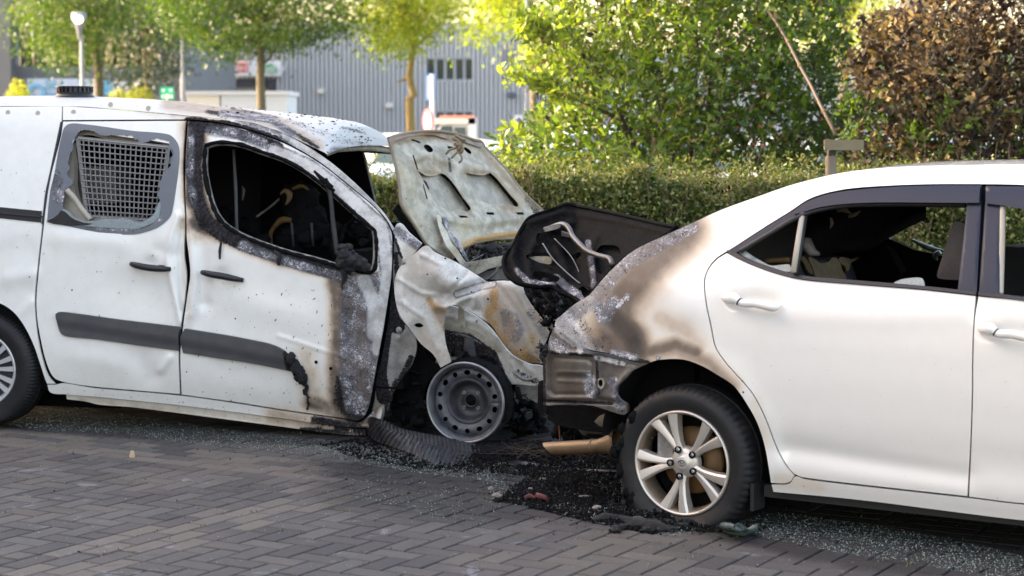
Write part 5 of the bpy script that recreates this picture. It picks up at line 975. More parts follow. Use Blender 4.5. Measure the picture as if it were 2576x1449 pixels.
hood = panel('raised_hood', VF, hp_, HW, M['ashmetal'], van, hh, rules=[(3, [(1140, 640), (1160, 622), (1192, 606), (1240, 594), (1310, 588)], 5, 10, 1.1), (3, [(1085, 560), (1100, 590), (1125, 640)], 2, 7, .5), (0, [(980, 350), (1003, 467), (1010, 520), (1070, 615)], 1, 10, .55), (0, [(1050, 430), (1110, 438), (1165, 500), (1183, 530)], 2, 12, .42), (0, [(1172, 435), (1232, 434), (1262, 462), (1302, 515)], 2, 12, .42), (0, [(985, 360), (1100, 345), (1205, 370), (1350, 530)], 2, 16, .4), (0, [(1130, 655), (1200, 615), (1300, 600)], 4, 22, .45), (1, [(1130, 400), (1133, 430)], 3, 9, .55), (1, [(1330, 500), (1350, 530)], 6, 24, .5), (0, [(1060, 430), (1110, 420)], 8, 40, .2), (0, [(1270, 520), (1300, 520)], 3, 20, .45), (1, [(1050, 560), (1110, 575)], 4, 22, .3)], step=5, ostep=4, flange=.012)
panel('outer_skin', VF, hp_, off(HWb, -.045), M['skin'] if 'skin' in M else burnt('hood_skin', (.5, .5, .5), coat=0, rough=.5, speck=.6, base_metal=((.22, .205, .17), (.34, .32, .28), (.12, .10, .08), (.33, .29, .20))), hood, rules=[(1, [(1240, 436), (1262, 460), (1304, 514)], 6, 13, 1.2), (1, [(1116, 438), (1140, 458), (1165, 496), (1185, 524)], 4, 9, 1.2)] + [(1, [tuple(q[:2]) for q in h_], 6, 12, 1.3) for h_ in hh[2:]], step=6, flange=0)  # skin blackened behind slots and cutout edges: recess shade put into colour
panel('front_lip', VF, [(978, 350), (1000, 342), (1060, 333), (1110, 335), (1130, 342), (1126, 350), (1090, 341), (1040, 343), (1000, 353), (985, 360)], off(HWb, .012), burnt('rusted_lip', (.2, .1, .05), coat=0, base_metal=((.13, .065, .035), (.20, .10, .05), (.05, .035, .03), (.3, .25, .2))), hood, rules=[], step=5, ostep=5)
panel('front_lip', VF, [(1152, 343), (1175, 352), (1205, 362), (1214, 370), (1208, 372), (1170, 358), (1150, 350)], off(HWb, .012), burnt('rusted_lip2', (.2, .1, .05), coat=0, base_metal=((.10, .06, .04), (.16, .10, .06), (.05, .035, .03), (.3, .25, .2))), hood, rules=[], step=5, ostep=5)
p = spl(hp_, 6); Pn = VF.surf(p[:, 0], p[:, 1], HWb); m = MB(); m.tube(np.concatenate([Pn, Pn[:1]]) - VF.n * .01, .009, 6, False); m.obj('folded_edge', M['ashmetal2'] if 'ashmetal2' in M else simple('scorched_edge', (.22, .18, .13), .7, 0, .5, 20, .5), hood, True)
lt = tubepx('hood_latch', VF, [(1122, 388), (1130, 378), (1145, 372), (1160, 360), (1172, 352)], -.72, .007, simple('latch_bronze', (.22, .17, .11), .6, .2, .4, 60, .5), hood)
for pts, r in (([(1136, 398), (1148, 385), (1162, 378)], .006), ([(1150, 378), (1160, 392), (1162, 402), (1154, 410)], .006), ([(1140, 348), (1150, 352), (1158, 366), (1152, 378)], .012), ([(1145, 340), (1155, 346), (1165, 352)], .009), ([(1142, 366), (1156, 356), (1170, 350)], .005), ([(1150, 330), (1144, 342)], .004), ([(1146, 358), (1152, 364), (1160, 362)], .014), ([(1163, 362), (1164, 380), (1160, 386)], .006)): tubepx('latch_link', VF, pts, -.70, r, lt.data.materials[0], lt)
panel('hood_hinge', VF, [(1098, 541), (1108, 544), (1114, 566), (1124, 584), (1136, 612), (1150, 628), (1172, 660), (1200, 688), (1222, 703), (1216, 712), (1182, 694), (1142, 644), (1122, 618), (1108, 586)], off(HWb, .06), burnt('rusty_hinge', (.3, .25, .2), coat=0, base_metal=((.36, .31, .22), (.50, .46, .38), (.22, .15, .09), (.42, .30, .14))), van, [[(1110, 560), (1112, 560), (1112, 563), (1110, 563)]], rules=[], step=5, ostep=4, flange=.012)
panel('hinge_arm', VF, [(1112, 545), (1124, 550), (1132, 582), (1150, 602), (1168, 632), (1180, 660), (1172, 655), (1150, 620), (1136, 598), (1122, 575)], off(HWb, .045), M['greymetal'], van, rules=[(2, [(1120, 560), (1170, 640)], 5, 20, .6)], step=5, ostep=5)
# wheels of the van
wc = VF.solve(1170, 1013, .0)[2]; st_ax = VF.n * math.cos(.10) + VF.d * math.sin(-.10); st_ax /= np.linalg.norm(st_ax)
fw = bpy.data.objects.new('front_wheel', None); SC.collection.objects.link(fw); fw.parent = van; fw['_org'] = van['_org']
R0 = .207
m = MB(); m.lathe(wc, st_ax, [(R0 - .012, .0), (R0 - .004, .006), (R0, .0), (R0, -.006), (R0 - .010, -.010), (R0 - .018, -.03), (R0 - .022, -.075), (R0 - .030, -.08), (R0 - .030, -.02), (R0 - .022, -.004), (R0 - .012, .0)], 90); m.lathe(wc, st_ax, [(R0 - .022, -.07), (R0 - .03, -.13), (R0 - .012, -.15), (R0 - .002, -.155)], 90); m.obj('rim', M['steelrim'], fw, True)
m = MB(); m.lathe(wc, st_ax, [(R0 - .010, .002), (R0 - .004, .0075), (R0 + .001, .002), (R0 + .001, -.007)], 90); m.obj('rim_lip', simple('bright_steel_lip', (.34, .34, .35), .35, .5, .5, 18, .2), fw, True)  # paler steel along the lip
strip = np.array([(a, r) for a, r in [(0, .118)] + [(k * math.pi * 2 / 112, .118) for k in range(1, 112)] + [(2 * math.pi, .118), (2 * math.pi, .178)] + [(k * math.pi * 2 / 112, .178) for k in range(111, 0, -1)] + [(0, .178)]])
S = .15; hs = []
for k in range(14):
    a = (k + .5) * 2 * math.pi / 14; ea, er = (.0165, .0125) if k % 2 else (.0125, .013); hs.append(np.array([((a + ea * math.cos(t) / .15) * S, .150 + er * math.sin(t)) for t in np.linspace(0, 2 * math.pi, 18, endpoint=False)]))
strip2 = strip.copy(); strip2[:, 0] *= S; v2, f = fill2d(strip2, hs, .009); th = v2[:, 0] / S; rr = v2[:, 1]
e1 = np.cross((0, 0, 1), st_ax); e1 /= np.linalg.norm(e1); e2 = np.cross(st_ax, e1)
ww = -.045 + .012 * np.sin((rr - .118) / .06 * math.pi); Pd = wc + (np.cos(th) * rr)[:, None] * e1 + (np.sin(th) * rr)[:, None] * e2 + ww[:, None] * st_ax
mesh_np('disc_face', Pd, f[:, ::-1], M['steelrim'], fw, True)
m = MB(); m.lathe(wc, st_ax, [(.119, -.045), (.108, -.040), (.098, -.050), (.085, -.075), (.078, -.095), (.04, -.098), (.035, -.088), (.030, -.086), (.028, -.098), (.0, -.098)], 72); m.obj('hub_dish', M['dish'], fw, True)
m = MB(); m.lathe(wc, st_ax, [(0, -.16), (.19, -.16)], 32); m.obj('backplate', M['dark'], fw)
m = MB(); m.lathe(wc, st_ax, [(.0, -.078), (.012, -.078), (.016, -.090), (.03, -.094)], 20); m.obj('hub_cap', M['char'], fw, True)
for k in range(4):
    a = math.pi / 4 + k * math.pi / 2; c = wc + .054 * (math.cos(a) * e1 + math.sin(a) * e2) - st_ax * .098; m = MB(); m.lathe(c, st_ax, [(.004, .006), (.006, .010), (.0085, .010), (.0095, 0)], 12); m.obj('wheel_bolt', M['greymetal'], fw, True)
m = MB(); rg = np.random.default_rng(11)
nz = rg.normal(0, .004, (60, 6)); m.lathe(wc, st_ax, [(.212, -.02), (.222, -.03), (.226, -.06), (.224, -.12), (.214, -.15), (.208, -.15)], 60, a0=.55 * math.pi - 2.2, a1=.55 * math.pi + 2.2, fn=lambda k, j, a, r, w: (r + nz[k % 60, j] - .004, w)); m.obj('tyre_remains', M['char'], fw, True)
def road_tyre(c, ax, R, Wd, rim_r, parent, mat, groove=96, squash=True, name='tyre', seed=0):
    rg = np.random.default_rng(seed); c = np.asarray(c, float); pr = [(rim_r, -.015), (rim_r + .006, .004), (rim_r + .02, .012), ((rim_r + R) / 2, .020), (R - .035, .016), (R - .018, .006), (R - .008, -.008), (R - .003, -.026), (R, -.05), (R, -.075), (R - .008, -.077), (R - .008, -.087), (R, -.089), (R, -Wd / 2 - .004), (R - .008, -Wd / 2 - .002), (R - .008, -Wd / 2 + .0), (R, -Wd + .04), (R - .02, -Wd + .005), (rim_r + .01, -Wd + .02)]
    def fn(k, j, a, r, w):
        if 5 <= j <= 8 and k % 3 == 0: r -= .006
        if squash:
            z = c[2] + r * (np.cos(a) * e1_[2] + np.sin(a) * e2_[2])
            if z < .004: r = r - (.004 - z) * 1.0 / max(.3, abs(np.cos(a) * e1_[2] + np.sin(a) * e2_[2])); 
            if z < .09 and j < 8: w += .022 * (1 - max(z, 0) / .09) * (1 if 2 < j < 6 else .4)
        return r, w
    e1_ = np.cross((0, 0, 1), ax); e1_ /= np.linalg.norm(e1_); e2_ = np.cross(ax, e1_); m = MB(); m.lathe(c, ax, pr, groove * 3, fn=fn); return smooth_angle(m.obj(name, mat, parent), 40)
wr = VF.solve(-48, 926, .0)[2]; wr[2] = .312; rw = bpy.data.objects.new('rear_wheel', None); SC.collection.objects.link(rw); rw.parent = van; rw['_org'] = van['_org']
TY = NT('tyre_rubber'); _v = TY.obj(); _n = TY.noise(9, 5, .6, _v); M['tyre'] = TY.done(TY.mix(TY.math('MULTIPLY', TY.step(_n, .5, .75), .35), (.014, .014, .015), (.060, .050, .042)), .6, 0, TY.bump(TY.noise(90, 3, .6, _v), .2, .002), spec=.3)
road_tyre(wr, VF.n, .314, .195, .198, rw, M['tyre'])
m = MB(); m.lathe(wr, VF.n, [(.170, -.03), (.186, -.002), (.196, .006), (.201, .004), (.200, -.02)], 64); m.obj('rim_ring', M['hubcap'], rw, True)
m = MB(); m.lathe(wr, VF.n, [(0, -.028), (.18, -.032)], 48); m.obj('cover_back', M['trim'], rw); m = MB(); m.lathe(wr, VF.n, [(0, .004), (.035, .004), (.045, -.004), (.05, -.03)], 32); m.obj('cover_centre', M['hubcap'], rw, True)
ea = VF.d; eb = np.array([0, 0, 1.]); 
for k in range(9):
    for q in (-1, 1):
        a = 2 * math.pi * (k + .28) / 9 + q * .16; m = MB(); d = math.cos(a) * ea + math.sin(a) * eb; t = -math.sin(a) * ea + math.cos(a) * eb
        m.prism([wr + d * .04 + t * .006 - VF.n * .012, wr + d * .188 + t * .014 - VF.n * .002, wr + d * .188 - t * .014 - VF.n * .002, wr + d * .04 - t * .006 - VF.n * .012], -VF.n * .014); m.obj('spoke', M['hubcap'], rw)
m = MB(); m.box(P(-2.55, -.32, .5), VF.d * .55, VF.n * .02, (0, 0, .42)); m.box(P(-2.72, -.32, .84), VF.d * .4, VF.n * .2, (0, 0, .04)); m.box(P(-2.15, -.35, .40), VF.d * .05, VF.n * .25, (0, 0, .2)); m.obj('rear_arch_liner', M['dark'], van)
m = MB(); m.lathe(P(-2.73, -1.62, .31), -VF.n, [(0, .0), (.2, .0), (.31, -.01), (.31, -.18)], 32); m.lathe(P(0, -1.62, .2), -VF.n, [(0, .0), (.2, .0), (.2, -.15)], 32); m.obj('far_wheels', M['rubber'], van)

# flecks of melted plastic and soot crumbs thrown over the panels
def flecks(name, fr, poly, n, W, par, s0=.0015, s1=.006, mat=None, seed=5, el=2.6):
    rg = np.random.default_rng(seed); poly_ = np.array(poly, float); lo, hi = poly_.min(0), poly_.max(0); q = rg.uniform(lo, hi, (n * 4, 2)); q = q[inside(q, poly_)][:n]
    P0 = fr.surf(q[:, 0], q[:, 1], off(W, .0012)); a = rg.normal(1.0, .35, len(q)); S = s0 + (s1 - s0) * rg.random(len(q)) ** 4; d = np.cos(a)[:, None] * fr.d + np.sin(a)[:, None] * np.array([0, 0, 1.]); t = np.cross(d, fr.n); E = rg.uniform(1, el, len(q))
    V = np.stack([P0 - d * (S * E)[:, None], P0 + t * (S * .5)[:, None], P0 + d * (S * E)[:, None], P0 - t * (S * .5)[:, None], P0 + fr.n * .0015], 1).reshape(-1, 3); k = np.arange(len(q))[:, None] * 5
    F = np.concatenate([k + np.array([x]) for x in ((0, 1, 4), (1, 2, 4), (2, 3, 4), (3, 0, 4))]); return tag(mesh_np(name, V, F, mat or M['char'], par, False), kind='stuff')
flecks('soot_flecks', VF, [(490, 720), (700, 700), (845, 740), (850, 960), (780, 1030), (470, 980), (470, 830)], 150, VW, fd, seed=6)
flecks('soot_flecks', VF, [(110, 600), (440, 590), (450, 980), (150, 940), (100, 750)], 60, VW, sd, seed=7, s1=.005)
flecks('soot_flecks', VF, [(-40, 330), (140, 320), (90, 560), (90, 740), (0, 740)], 20, VW, van, seed=8, s1=.004)
flecks('soot_flecks', VF, [(140, 965), (900, 1060), (900, 1090), (160, 990)], 120, VW0, van, seed=9, s1=.004)
m = MB(); rg = np.random.default_rng(31); Aq = A_roof = np.array(ro.data.vertices[0].co) if False else None
rc = rp[(rx > 540) & (rx < 985) & (((rp - VF.O) @ VF.n) > -1.0)]
for k in range(260): p_ = rc[rg.integers(len(rc))] + rg.normal(0, .02, 3) * (1, 1, 0); m.blob(p_ + np.array([0, 0, .001]), rg.uniform(.001, .0055) * (1 if rg.random() < .93 else 2), (1.4, 1, .5), .4, 3)
tag(m.obj('soot_crumbs', M['char'], ro), kind='stuff')

m = MB(); clutter(m, VF, [(985, 940), (1070, 930), (1066, 1070), (955, 1045)], 90, -.14, -.34, .008, .030, 61); clutter(m, VF, [(1285, 950), (1372, 1000), (1372, 1120), (1270, 1110)], 120, -.2, -.7, .008, .035, 62); clutter(m, VF, [(1120, 860), (1260, 900), (1260, 940), (1110, 930)], 30, -.24, -.34, .008, .02, 63)
tag(m.obj('burnt_front_clutter', M['char'], van, True), kind='stuff')
rg = np.random.default_rng(70); m = MB()
for k in range(60):
    x, y = rg.uniform(1150, 1440), rg.uniform(640, 830); w_ = -rg.uniform(.4, .8); p_ = VF.solve(x, y, w_)[2]; q_ = p_ + rg.normal(0, .09, 3) * (1, .6, .6); m.tube([p_, (p_ + q_) / 2 + rg.normal(0, .04, 3), q_], rg.choice([.0015, .0025, .006]), 5)
tag(m.obj('hoses_and_wires', M['greymetal'], van, True), kind='stuff')

for x, y, r in ((1228, 752, .005), (1150, 700, .004), (1075, 690, .0035), (1310, 880, .004), (1186, 735, .004), (1120, 650, .004)):
    m = MB(); m.lathe(VF.surf(np.array(x * 1.), np.array(y * 1.), off(FW, .001)), VF.n, [(0, .001), (r, .001), (r * 1.25, 0)], 10); m.obj('rust_pit', M['char'], wing)
for pts in ([(1004, 735), (1012, 770), (1006, 800)], [(1000, 850), (1020, 880), (1036, 870)], [(975, 900), (990, 930), (985, 960)], [(1290, 935), (1320, 955), (1350, 950)]):
    tubepx('torn_bracket', VF, pts, -.10, [.006, .010, .004], M['greymetal'], van)
# ------------------------------------------------------------------ the white sedan
sedan = thing('burnt_sedan', 'white four-door sedan with a scorched rear quarter and charred open boot lid, crashed at right', 'car', (float(SF.O[0]) + .8, float(SF.O[1]) - .3, 0))
def sx(u, z):
    r = np.hypot(u, z - .30); return -.26 * np.clip(-.28 - u, 0, 2) ** 2 + .014 * np.exp(-((r - .37) / .07) ** 2) - .10 * np.clip(u - 2.6, 0, 2) ** 2
SW0 = tabW([.10, .17, .24, .34, .44, .62, .80, .92, 1.0, 1.16, 1.30, 1.38, 1.42, 1.45, 1.47, 1.50], [-.06, -.045, -.012, -.022, .0, .014, .010, -.012, -.040, -.12, -.195, -.24, -.29, -.37, -.46, -.60], sx)
SD = [([(1850, 757), (1900, 752), (1940, 760)], 20, -.016), ([(2490, 836), (2540, 832), (2590, 840)], 20, -.016), ([(1985, 1128), (2060, 1140), (2200, 1165), (2430, 1200)], 26, -.012), ([(1940, 790), (2200, 800), (2430, 790)], 30, .006), ([(1640, 700), (1720, 760)], 60, .018), ([(1480, 760), (1520, 840)], 14, .010), ([(1440, 790), (1500, 880)], 12, -.012)]
SW = dented(SW0, SD)
SR = [(0, [(1725, 580), (1640, 655), (1560, 755), (1535, 860), (1590, 900)], 14, 115, .76), (0, [(1560, 900), (1700, 880), (1780, 910), (1840, 970)], 2, 46, .62), (0, [(1660, 800), (1720, 830), (1760, 870)], 4, 46, .42), (0, [(1780, 560), (1700, 640)], 6, 90, .26), (0, [(1900, 1010), (1930, 1120)], 2, 26, .20), (0, [(1960, 1205), (2060, 1225)], 3, 30, .25), (0, [(1545, 800), (1590, 850), (1600, 880)], 8, 80, .95), (0, [(1630, 885), (1700, 868), (1750, 886)], 3, 44, .76),
      (1, [(1450, 800), (1500, 850), (1540, 880)], 6, 40, .42), (1, [(1540, 890), (1630, 915)], 4, 14, .75),
      (2, [(1735, 568), (1660, 612), (1590, 650), (1540, 690), (1500, 745), (1440, 790)], 12, 34, .40), (2, [(1500, 760), (1520, 800), (1540, 760)], 8, 30, .42), (2, [(1410, 805), (1450, 850), (1500, 875)], 10, 36, .38), (2, [(1555, 770), (1580, 745)], 2, 8, .98), (2, [(1540, 885), (1600, 900)], 2, 12, .8), (2, [(1655, 900)], 1, 10, .95)]
ext = lambda *p: uzpx(SF, SW0, *p)
q_ = [(1394, 820, 1), (1399, 803), (1408, 796), (1446, 764), (1482, 742, 1), (1512, 706), (1542, 674), (1592, 631), (1659, 597), (1717, 571), (1750, 556), (1817, 526), (1917, 490), (1970, 471), (2017, 457), (2117, 434), (2217, 422), (2317, 417), (2450, 414), (2576, 413)] + ext((1.75, 1.44), (1.95, 1.40), (2.3, 1.20), (2.75, .93, 1), (2.68, .90, 1), (2.2, 1.16), (1.9, 1.33), (1.6, 1.37)) + \
     [(2576, 466), (2477, 464), (2350, 464), (2250, 467), (2147, 474), (2084, 485), (2034, 502), (1990, 531), (1930, 568), (1842, 625), (1826, 634, 1), (1800, 652), (1780, 678), (1771, 710), (1776, 766), (1788, 823), (1799, 873), (1823, 910), (1849, 940), (1873, 966), (1896, 996), (1923, 1049), (1956, 1133), (1979, 1173), (1999, 1196, 1), (1985, 1214), (1939, 1216, 1), (1934, 1183), (1924, 1126), (1905, 1066), (1878, 1016), (1850, 976), (1834, 962), (1810, 947), (1767, 922), (1717, 905), (1659, 906), (1629, 914, 1), (1592, 909), (1526, 889), (1476, 878), (1432, 851), (1408, 828)]
quarter = panel('body_side', SF, q_, SW, M['sedan'], sedan, rules=SR, step=7, flange=.014, ostep=7)
rdoor = panel('rear_door', SF, [(1828, 636, 1), (1884, 663), (1950, 687), (2017, 703), (2150, 715), (2317, 729), (2455, 744, 1), (2450, 800), (2446, 900), (2445, 1000), (2441, 1120), (2434, 1249, 1), (2217, 1225), (2024, 1202), (2001, 1194), (1981, 1173), (1958, 1133), (1925, 1049), (1898, 996), (1875, 966), (1851, 940), (1825, 910), (1801, 873), (1790, 823), (1778, 766), (1773, 710), (1781, 680), (1801, 654)], SW, M['sedan'], sedan, rules=SR, step=8, flange=.014)
fdoor = panel('front_door', SF, [(2461, 745, 1), (2452, 800), (2448, 900), (2447, 1000), (2443, 1120), (2437, 1250, 1), (2576, 1267)] + ext((1.75, .235), (2.08, .24, 1), (2.16, .5), (2.14, .93, 1), (1.9, .935), (1.6, .935)) + [(2576, 757)], SW, M['sedan'], sedan, rules=[], step=9, flange=.014)
arch = [(2.7 + .37 * math.cos(a), .31 + .37 * math.sin(a)) for a in np.linspace(0, math.pi, 13)]
panel('front_fender', SF, ext((2.17, .24, 1), (2.19, .5), (2.16, .92, 1), (2.7, .90), (3.2, .82), (3.5, .66), (3.6, .45), (3.58, .22, 1), (3.1, .20, 1)) + ext(*arch) + ext((2.33, .2, 1)), SW0, M['sedan'], sedan, rules=[], step=16)
panel('sill', SF, [(1940, 1218, 1), (1985, 1216), (2000, 1198), (2024, 1205), (2217, 1228), (2434, 1252), (2576, 1269)] + ext((1.75, .232), (2.3, .23, 1), (2.3, .16, 1), (1.75, .158)) + [(2576, 1310), (2434, 1293), (2217, 1265), (2100, 1252), (2000, 1243), (1945, 1238, 1)], SW0, M['sedan'], sedan, rules=SR, step=7, flange=.05)
m = MB(); a = SF.P(.33, -.10, .15); b = SF.P(2.3, -.10, .15); m.bar(a, b, .05, .05); m.box(SF.P(.31, -.06, .13), SF.d * .008, SF.n * .05, (0, 0, .055)); m.obj('underbody_edge', M['rubber'], sedan)
# window trims, pillars, rain visors
TR = M['visor']
panel('rain_visor', SF, [(1990, 534, 1), (2010, 519), (2034, 504), (2084, 487), (2147, 477), (2250, 469), (2350, 466), (2466, 466, 1), (2464, 511, 1), (2384, 511), (2250, 510), (2150, 512), (2067, 521), (2017, 535), (1998, 539)], off(SW0, .022), TR, sedan, step=8, flange=.024)
panel('rain_visor', SF, [(2479, 467, 1), (2576, 469)] + uzpx(SF, off(SW0, .02), (1.8, 1.375), (2.1, 1.25, 1), (2.05, 1.22, 1), (1.8, 1.31)) + [(2576, 526), (2530, 519), (2478, 512, 1)], off(SW0, .022), TR, sedan, step=10, flange=.024)
panel('quarter_trim', SF, [(1838, 629, 1), (1930, 570), (1992, 532, 1), (2008, 542, 1), (1940, 581), (1862, 630, 1), (1850, 636, 1)], off(SW0, .004), M['visor'], sedan, step=8, sm=False, inset=0)
panel('belt_moulding', SF, [(1829, 629, 1), (1842, 632), (1884, 653), (1950, 677), (2017, 693), (2150, 705), (2317, 719), (2455, 734, 1), (2455, 742, 1), (2317, 727), (2150, 714), (2017, 702), (1950, 686), (1884, 662), (1830, 636, 1)], off(SW0, .010), M['trim'], sedan, step=6, inset=0)
panel('belt_moulding', SF, [(2461, 735, 1), (2576, 747)] + ext((1.7, .95), (2.14, .945, 1), (2.14, .93, 1), (1.7, .934)) + [(2576, 756), (2461, 743, 1)], off(SW0, .010), M['trim'], sedan, step=8, inset=0)
panel('door_pillar', SF, [(2434, 505, 1), (2468, 505, 1), (2457, 738, 1), (2409, 733, 1)], off(SW0, .006), TR, rdoor, step=8, sm=False, inset=0)
panel('door_pillar', SF, [(2479, 505, 1), (2518, 507, 1), (2513, 744, 1), (2463, 739, 1)], off(SW0, .006), TR, fdoor, step=8, sm=False, inset=0)
panel('pillar_gap', SF, [(2466, 470, 1), (2482, 470, 1), (2466, 745, 1), (2455, 745, 1)], off(SW0, -.012), M['dark'], sedan, step=14, sm=False, inset=0)
m = MB(); p = SF.solve(np.array([2020., 1996.]), np.array([534., 686.]), np.array([-.17, -.03]))[2]; m.tube(p, .013, 8); m.obj('quarter_light_divider', M['cream'], rdoor, True)
m = MB(); p = SF.solve(np.array([2027., 2003.]), np.array([536., 690.]), np.array([-.175, -.035]))[2]; m.tube(p, .010, 8); m.obj('divider_seal', M['rubber'], rdoor, True)
tubepx('window_channel', SF, [(1862, 632), (1930, 592), (2000, 550), (2060, 528), (2150, 516), (2300, 514), (2430, 516)], [-.06, -.1, -.17, -.2, -.22, -.23, -.23], .010, M['rubber'], rdoor)
tubepx('window_channel', SF, [(2522, 520), (2520, 620), (2516, 740)], [-.2, -.12, -.05], .012, M['cream'], fdoor)
for par, dx, dy in ((rdoor, 0, 0), (fdoor, 645, 77)):
    pts = spl([(1818, 752), (1832, 750), (1850, 752), (1866, 762), (1900, 764), (1930, 770), (1950, 773), (1968, 768)], 4, False) + np.array([dx, dy]); n = len(pts); t = np.linspace(0, 1, n)
    P_ = SF.surf(pts[:, 0], pts[:, 1], lambda u, z, px, py: SW0(u, z) + .012 + .024 * np.clip(np.minimum(t, 1 - t) * 6, 0, 1)); r = np.interp(t, [0, .06, .2, .3, .6, .85, 1], [.008, .021, .024, .016, .017, .018, .005]); m = MB(); m.tube(P_, r, 12); m.obj('handle', M['sedan'], par, True)
    m = MB(); k = int(n * .29); m.tube(P_[k:k + 2], r[k] * 1.03, 12); m.obj('handle_seam', M['trim'], par)
# broken glass left in the window openings
for par, pts in ((rdoor, [(1856, 634), (1866, 627), (1878, 632), (1890, 641), (1917, 657), (1940, 667), (1984, 664), (1990, 672), (1989, 684), (1950, 678), (1900, 662)]), (rdoor, [(2248, 713), (2262, 704), (2284, 699), (2316, 698), (2324, 706), (2324, 722), (2284, 720)])): panel('broken_glass', SF, pts, off(SW0, -.02), M['glasslite'], par, step=5, ostep=4, flange=.005, jag=.6)
# dark backing added against light through the gaps, and far side
DLO = [(1845, 628, 1), (1990, 536, 1), (2034, 512), (2150, 506), (2400, 506), (2436, 508, 1), (2412, 736, 1), (2200, 718), (2017, 702), (1930, 680)]; DLF = [(2516, 508, 1), (2576, 512)] + ext((1.75, 1.31), (2.1, 1.1), (2.1, .95)) + [(2576, 752), (2512, 746, 1)]
panel('gap_backing', SF, [(1460, 800), (1560, 690), (1700, 600), (1930, 505), (2100, 455), (2300, 440), (2576, 440)] + ext((1.8, 1.38), (2.6, .9), (3.4, .7), (3.4, .3), (3.1, .3), (3.05, .5), (2.7, .68), (2.35, .5), (2.3, .2), (1.3, .2), (.42, .2), (.38, .45), (.2, .64), (-.1, .68)), off(SW0, -.045), M['dark'], sedan, [DLO, DLF], step=22, flange=0, ostep=18)
def sfar(u, z): return -1.70 - SW0(u, z)
def uz(pts, W=SW0): P_ = SF.surf(np.array([p[0] for p in pts], float), np.array([p[1] for p in pts], float), W); return [(float((p - SF.O) @ SF.d), float(p[2])) for p in P_]
side = uz([(1400, 805), (1482, 742), (1592, 631), (1717, 571), (1917, 490), (2117, 434), (2317, 417), (2576, 414)]) + [(1.75, 1.44), (1.95, 1.40), (2.75, .93), (3.3, .8), (3.6, .45), (3.55, .2), (3.07, .2), (2.95, .55), (2.7, .68), (2.45, .55), (2.33, .2), (.37, .2), (.26, .56), (0, .68), (-.26, .56), (-.4, .3), (-.62, .3)]
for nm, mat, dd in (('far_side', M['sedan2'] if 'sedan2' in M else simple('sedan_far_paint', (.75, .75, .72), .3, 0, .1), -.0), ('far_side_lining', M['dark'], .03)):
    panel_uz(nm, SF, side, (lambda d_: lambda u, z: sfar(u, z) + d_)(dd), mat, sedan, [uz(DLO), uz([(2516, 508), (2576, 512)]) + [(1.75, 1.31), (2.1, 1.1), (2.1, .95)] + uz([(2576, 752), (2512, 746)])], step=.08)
for a_, b_, w_ in ((.93, 1.01, .075), (.12, .28, .03)): m = MB(); m.bar(SF.P(a_, -1.52, 1.31), SF.P(b_, -1.66, .93), w_, .02, SF.n); m.obj('far_pillar', M['rubber'], sedan)
tp = spl([(1700, 578), (1750, 556), (1817, 526), (1917, 490), (2017, 457), (2117, 434), (2217, 422), (2317, 417), (2450, 414), (2576, 413)], 24, False); PT = SF.surf(tp[:, 0], tp[:, 1], SW0)
PT = np.concatenate([PT, SF.P(np.array([1.75, 1.95]), np.array([SW0(1.75, 1.44), SW0(1.95, 1.40)]), np.array([1.44, 1.40]))]); un_ = (PT - SF.O) @ SF.d; wn_ = (PT - SF.O) @ SF.n; zn_ = PT[:, 2]; k0 = int(np.argmax(un_ > -.02))
rows = [[SF.P(un_[i] , wn_[i] + (-.85 - wn_[i]) * 2 * t, zn_[i] + .018 * math.sin(math.pi * t) - .004) for t in np.linspace(0, 1, 13)] for i in range(k0, len(un_))]
m = MB(); m.grid(rows); m.obj('roof', M['sedan'], sedan, True)
m = MB(); m.grid([[p - np.array([0, 0, .035]) for p in r] for r in rows]); m.obj('headlining', M['dark'], sedan, True)
rows = [[SF.P(un_[i], wn_[i] + (-.85 - wn_[i]) * 2 * t, zn_[i] - .02) for t in np.linspace(0, 1, 7)] for i in range(0, k0 + 1)]; m = MB(); m.grid(rows); m.grid([rows[0], [p - np.array([0, 0, .5]) for p in rows[0]]]); m.obj('sooted_rear_screen', M['charshiny'], sedan, True)
m = MB(); m.grid([[SF.P(u, w, z) for w in (-.42, -.85, -1.28)] for u, z in ((1.75, 1.44), (1.95, 1.40), (2.75, .93))]); m.obj('windscreen', M['carglass'], sedan, True)
m = MB(); m.grid([[SF.P(u, w, z + .02 * (1 - abs(w + .85) / .8)) for w in np.linspace(-.06, -1.64, 9)] for u, z in ((2.7, .91), (3.0, .87), (3.3, .80), (3.55, .66), (3.66, .5), (3.66, .2))]); m.obj('bonnet_and_bumper', M['sedan'], sedan, True)
m = MB(); m.box(SF.P(1.4, -.85, .24), SF.d * 1.0, SF.n * .74, (0, 0, .05)); m.box(SF.P(2.3, -.85, .6), SF.d * .02, SF.n * .76, (0, 0, .3)); m.obj('floor', M['dark'], sedan)
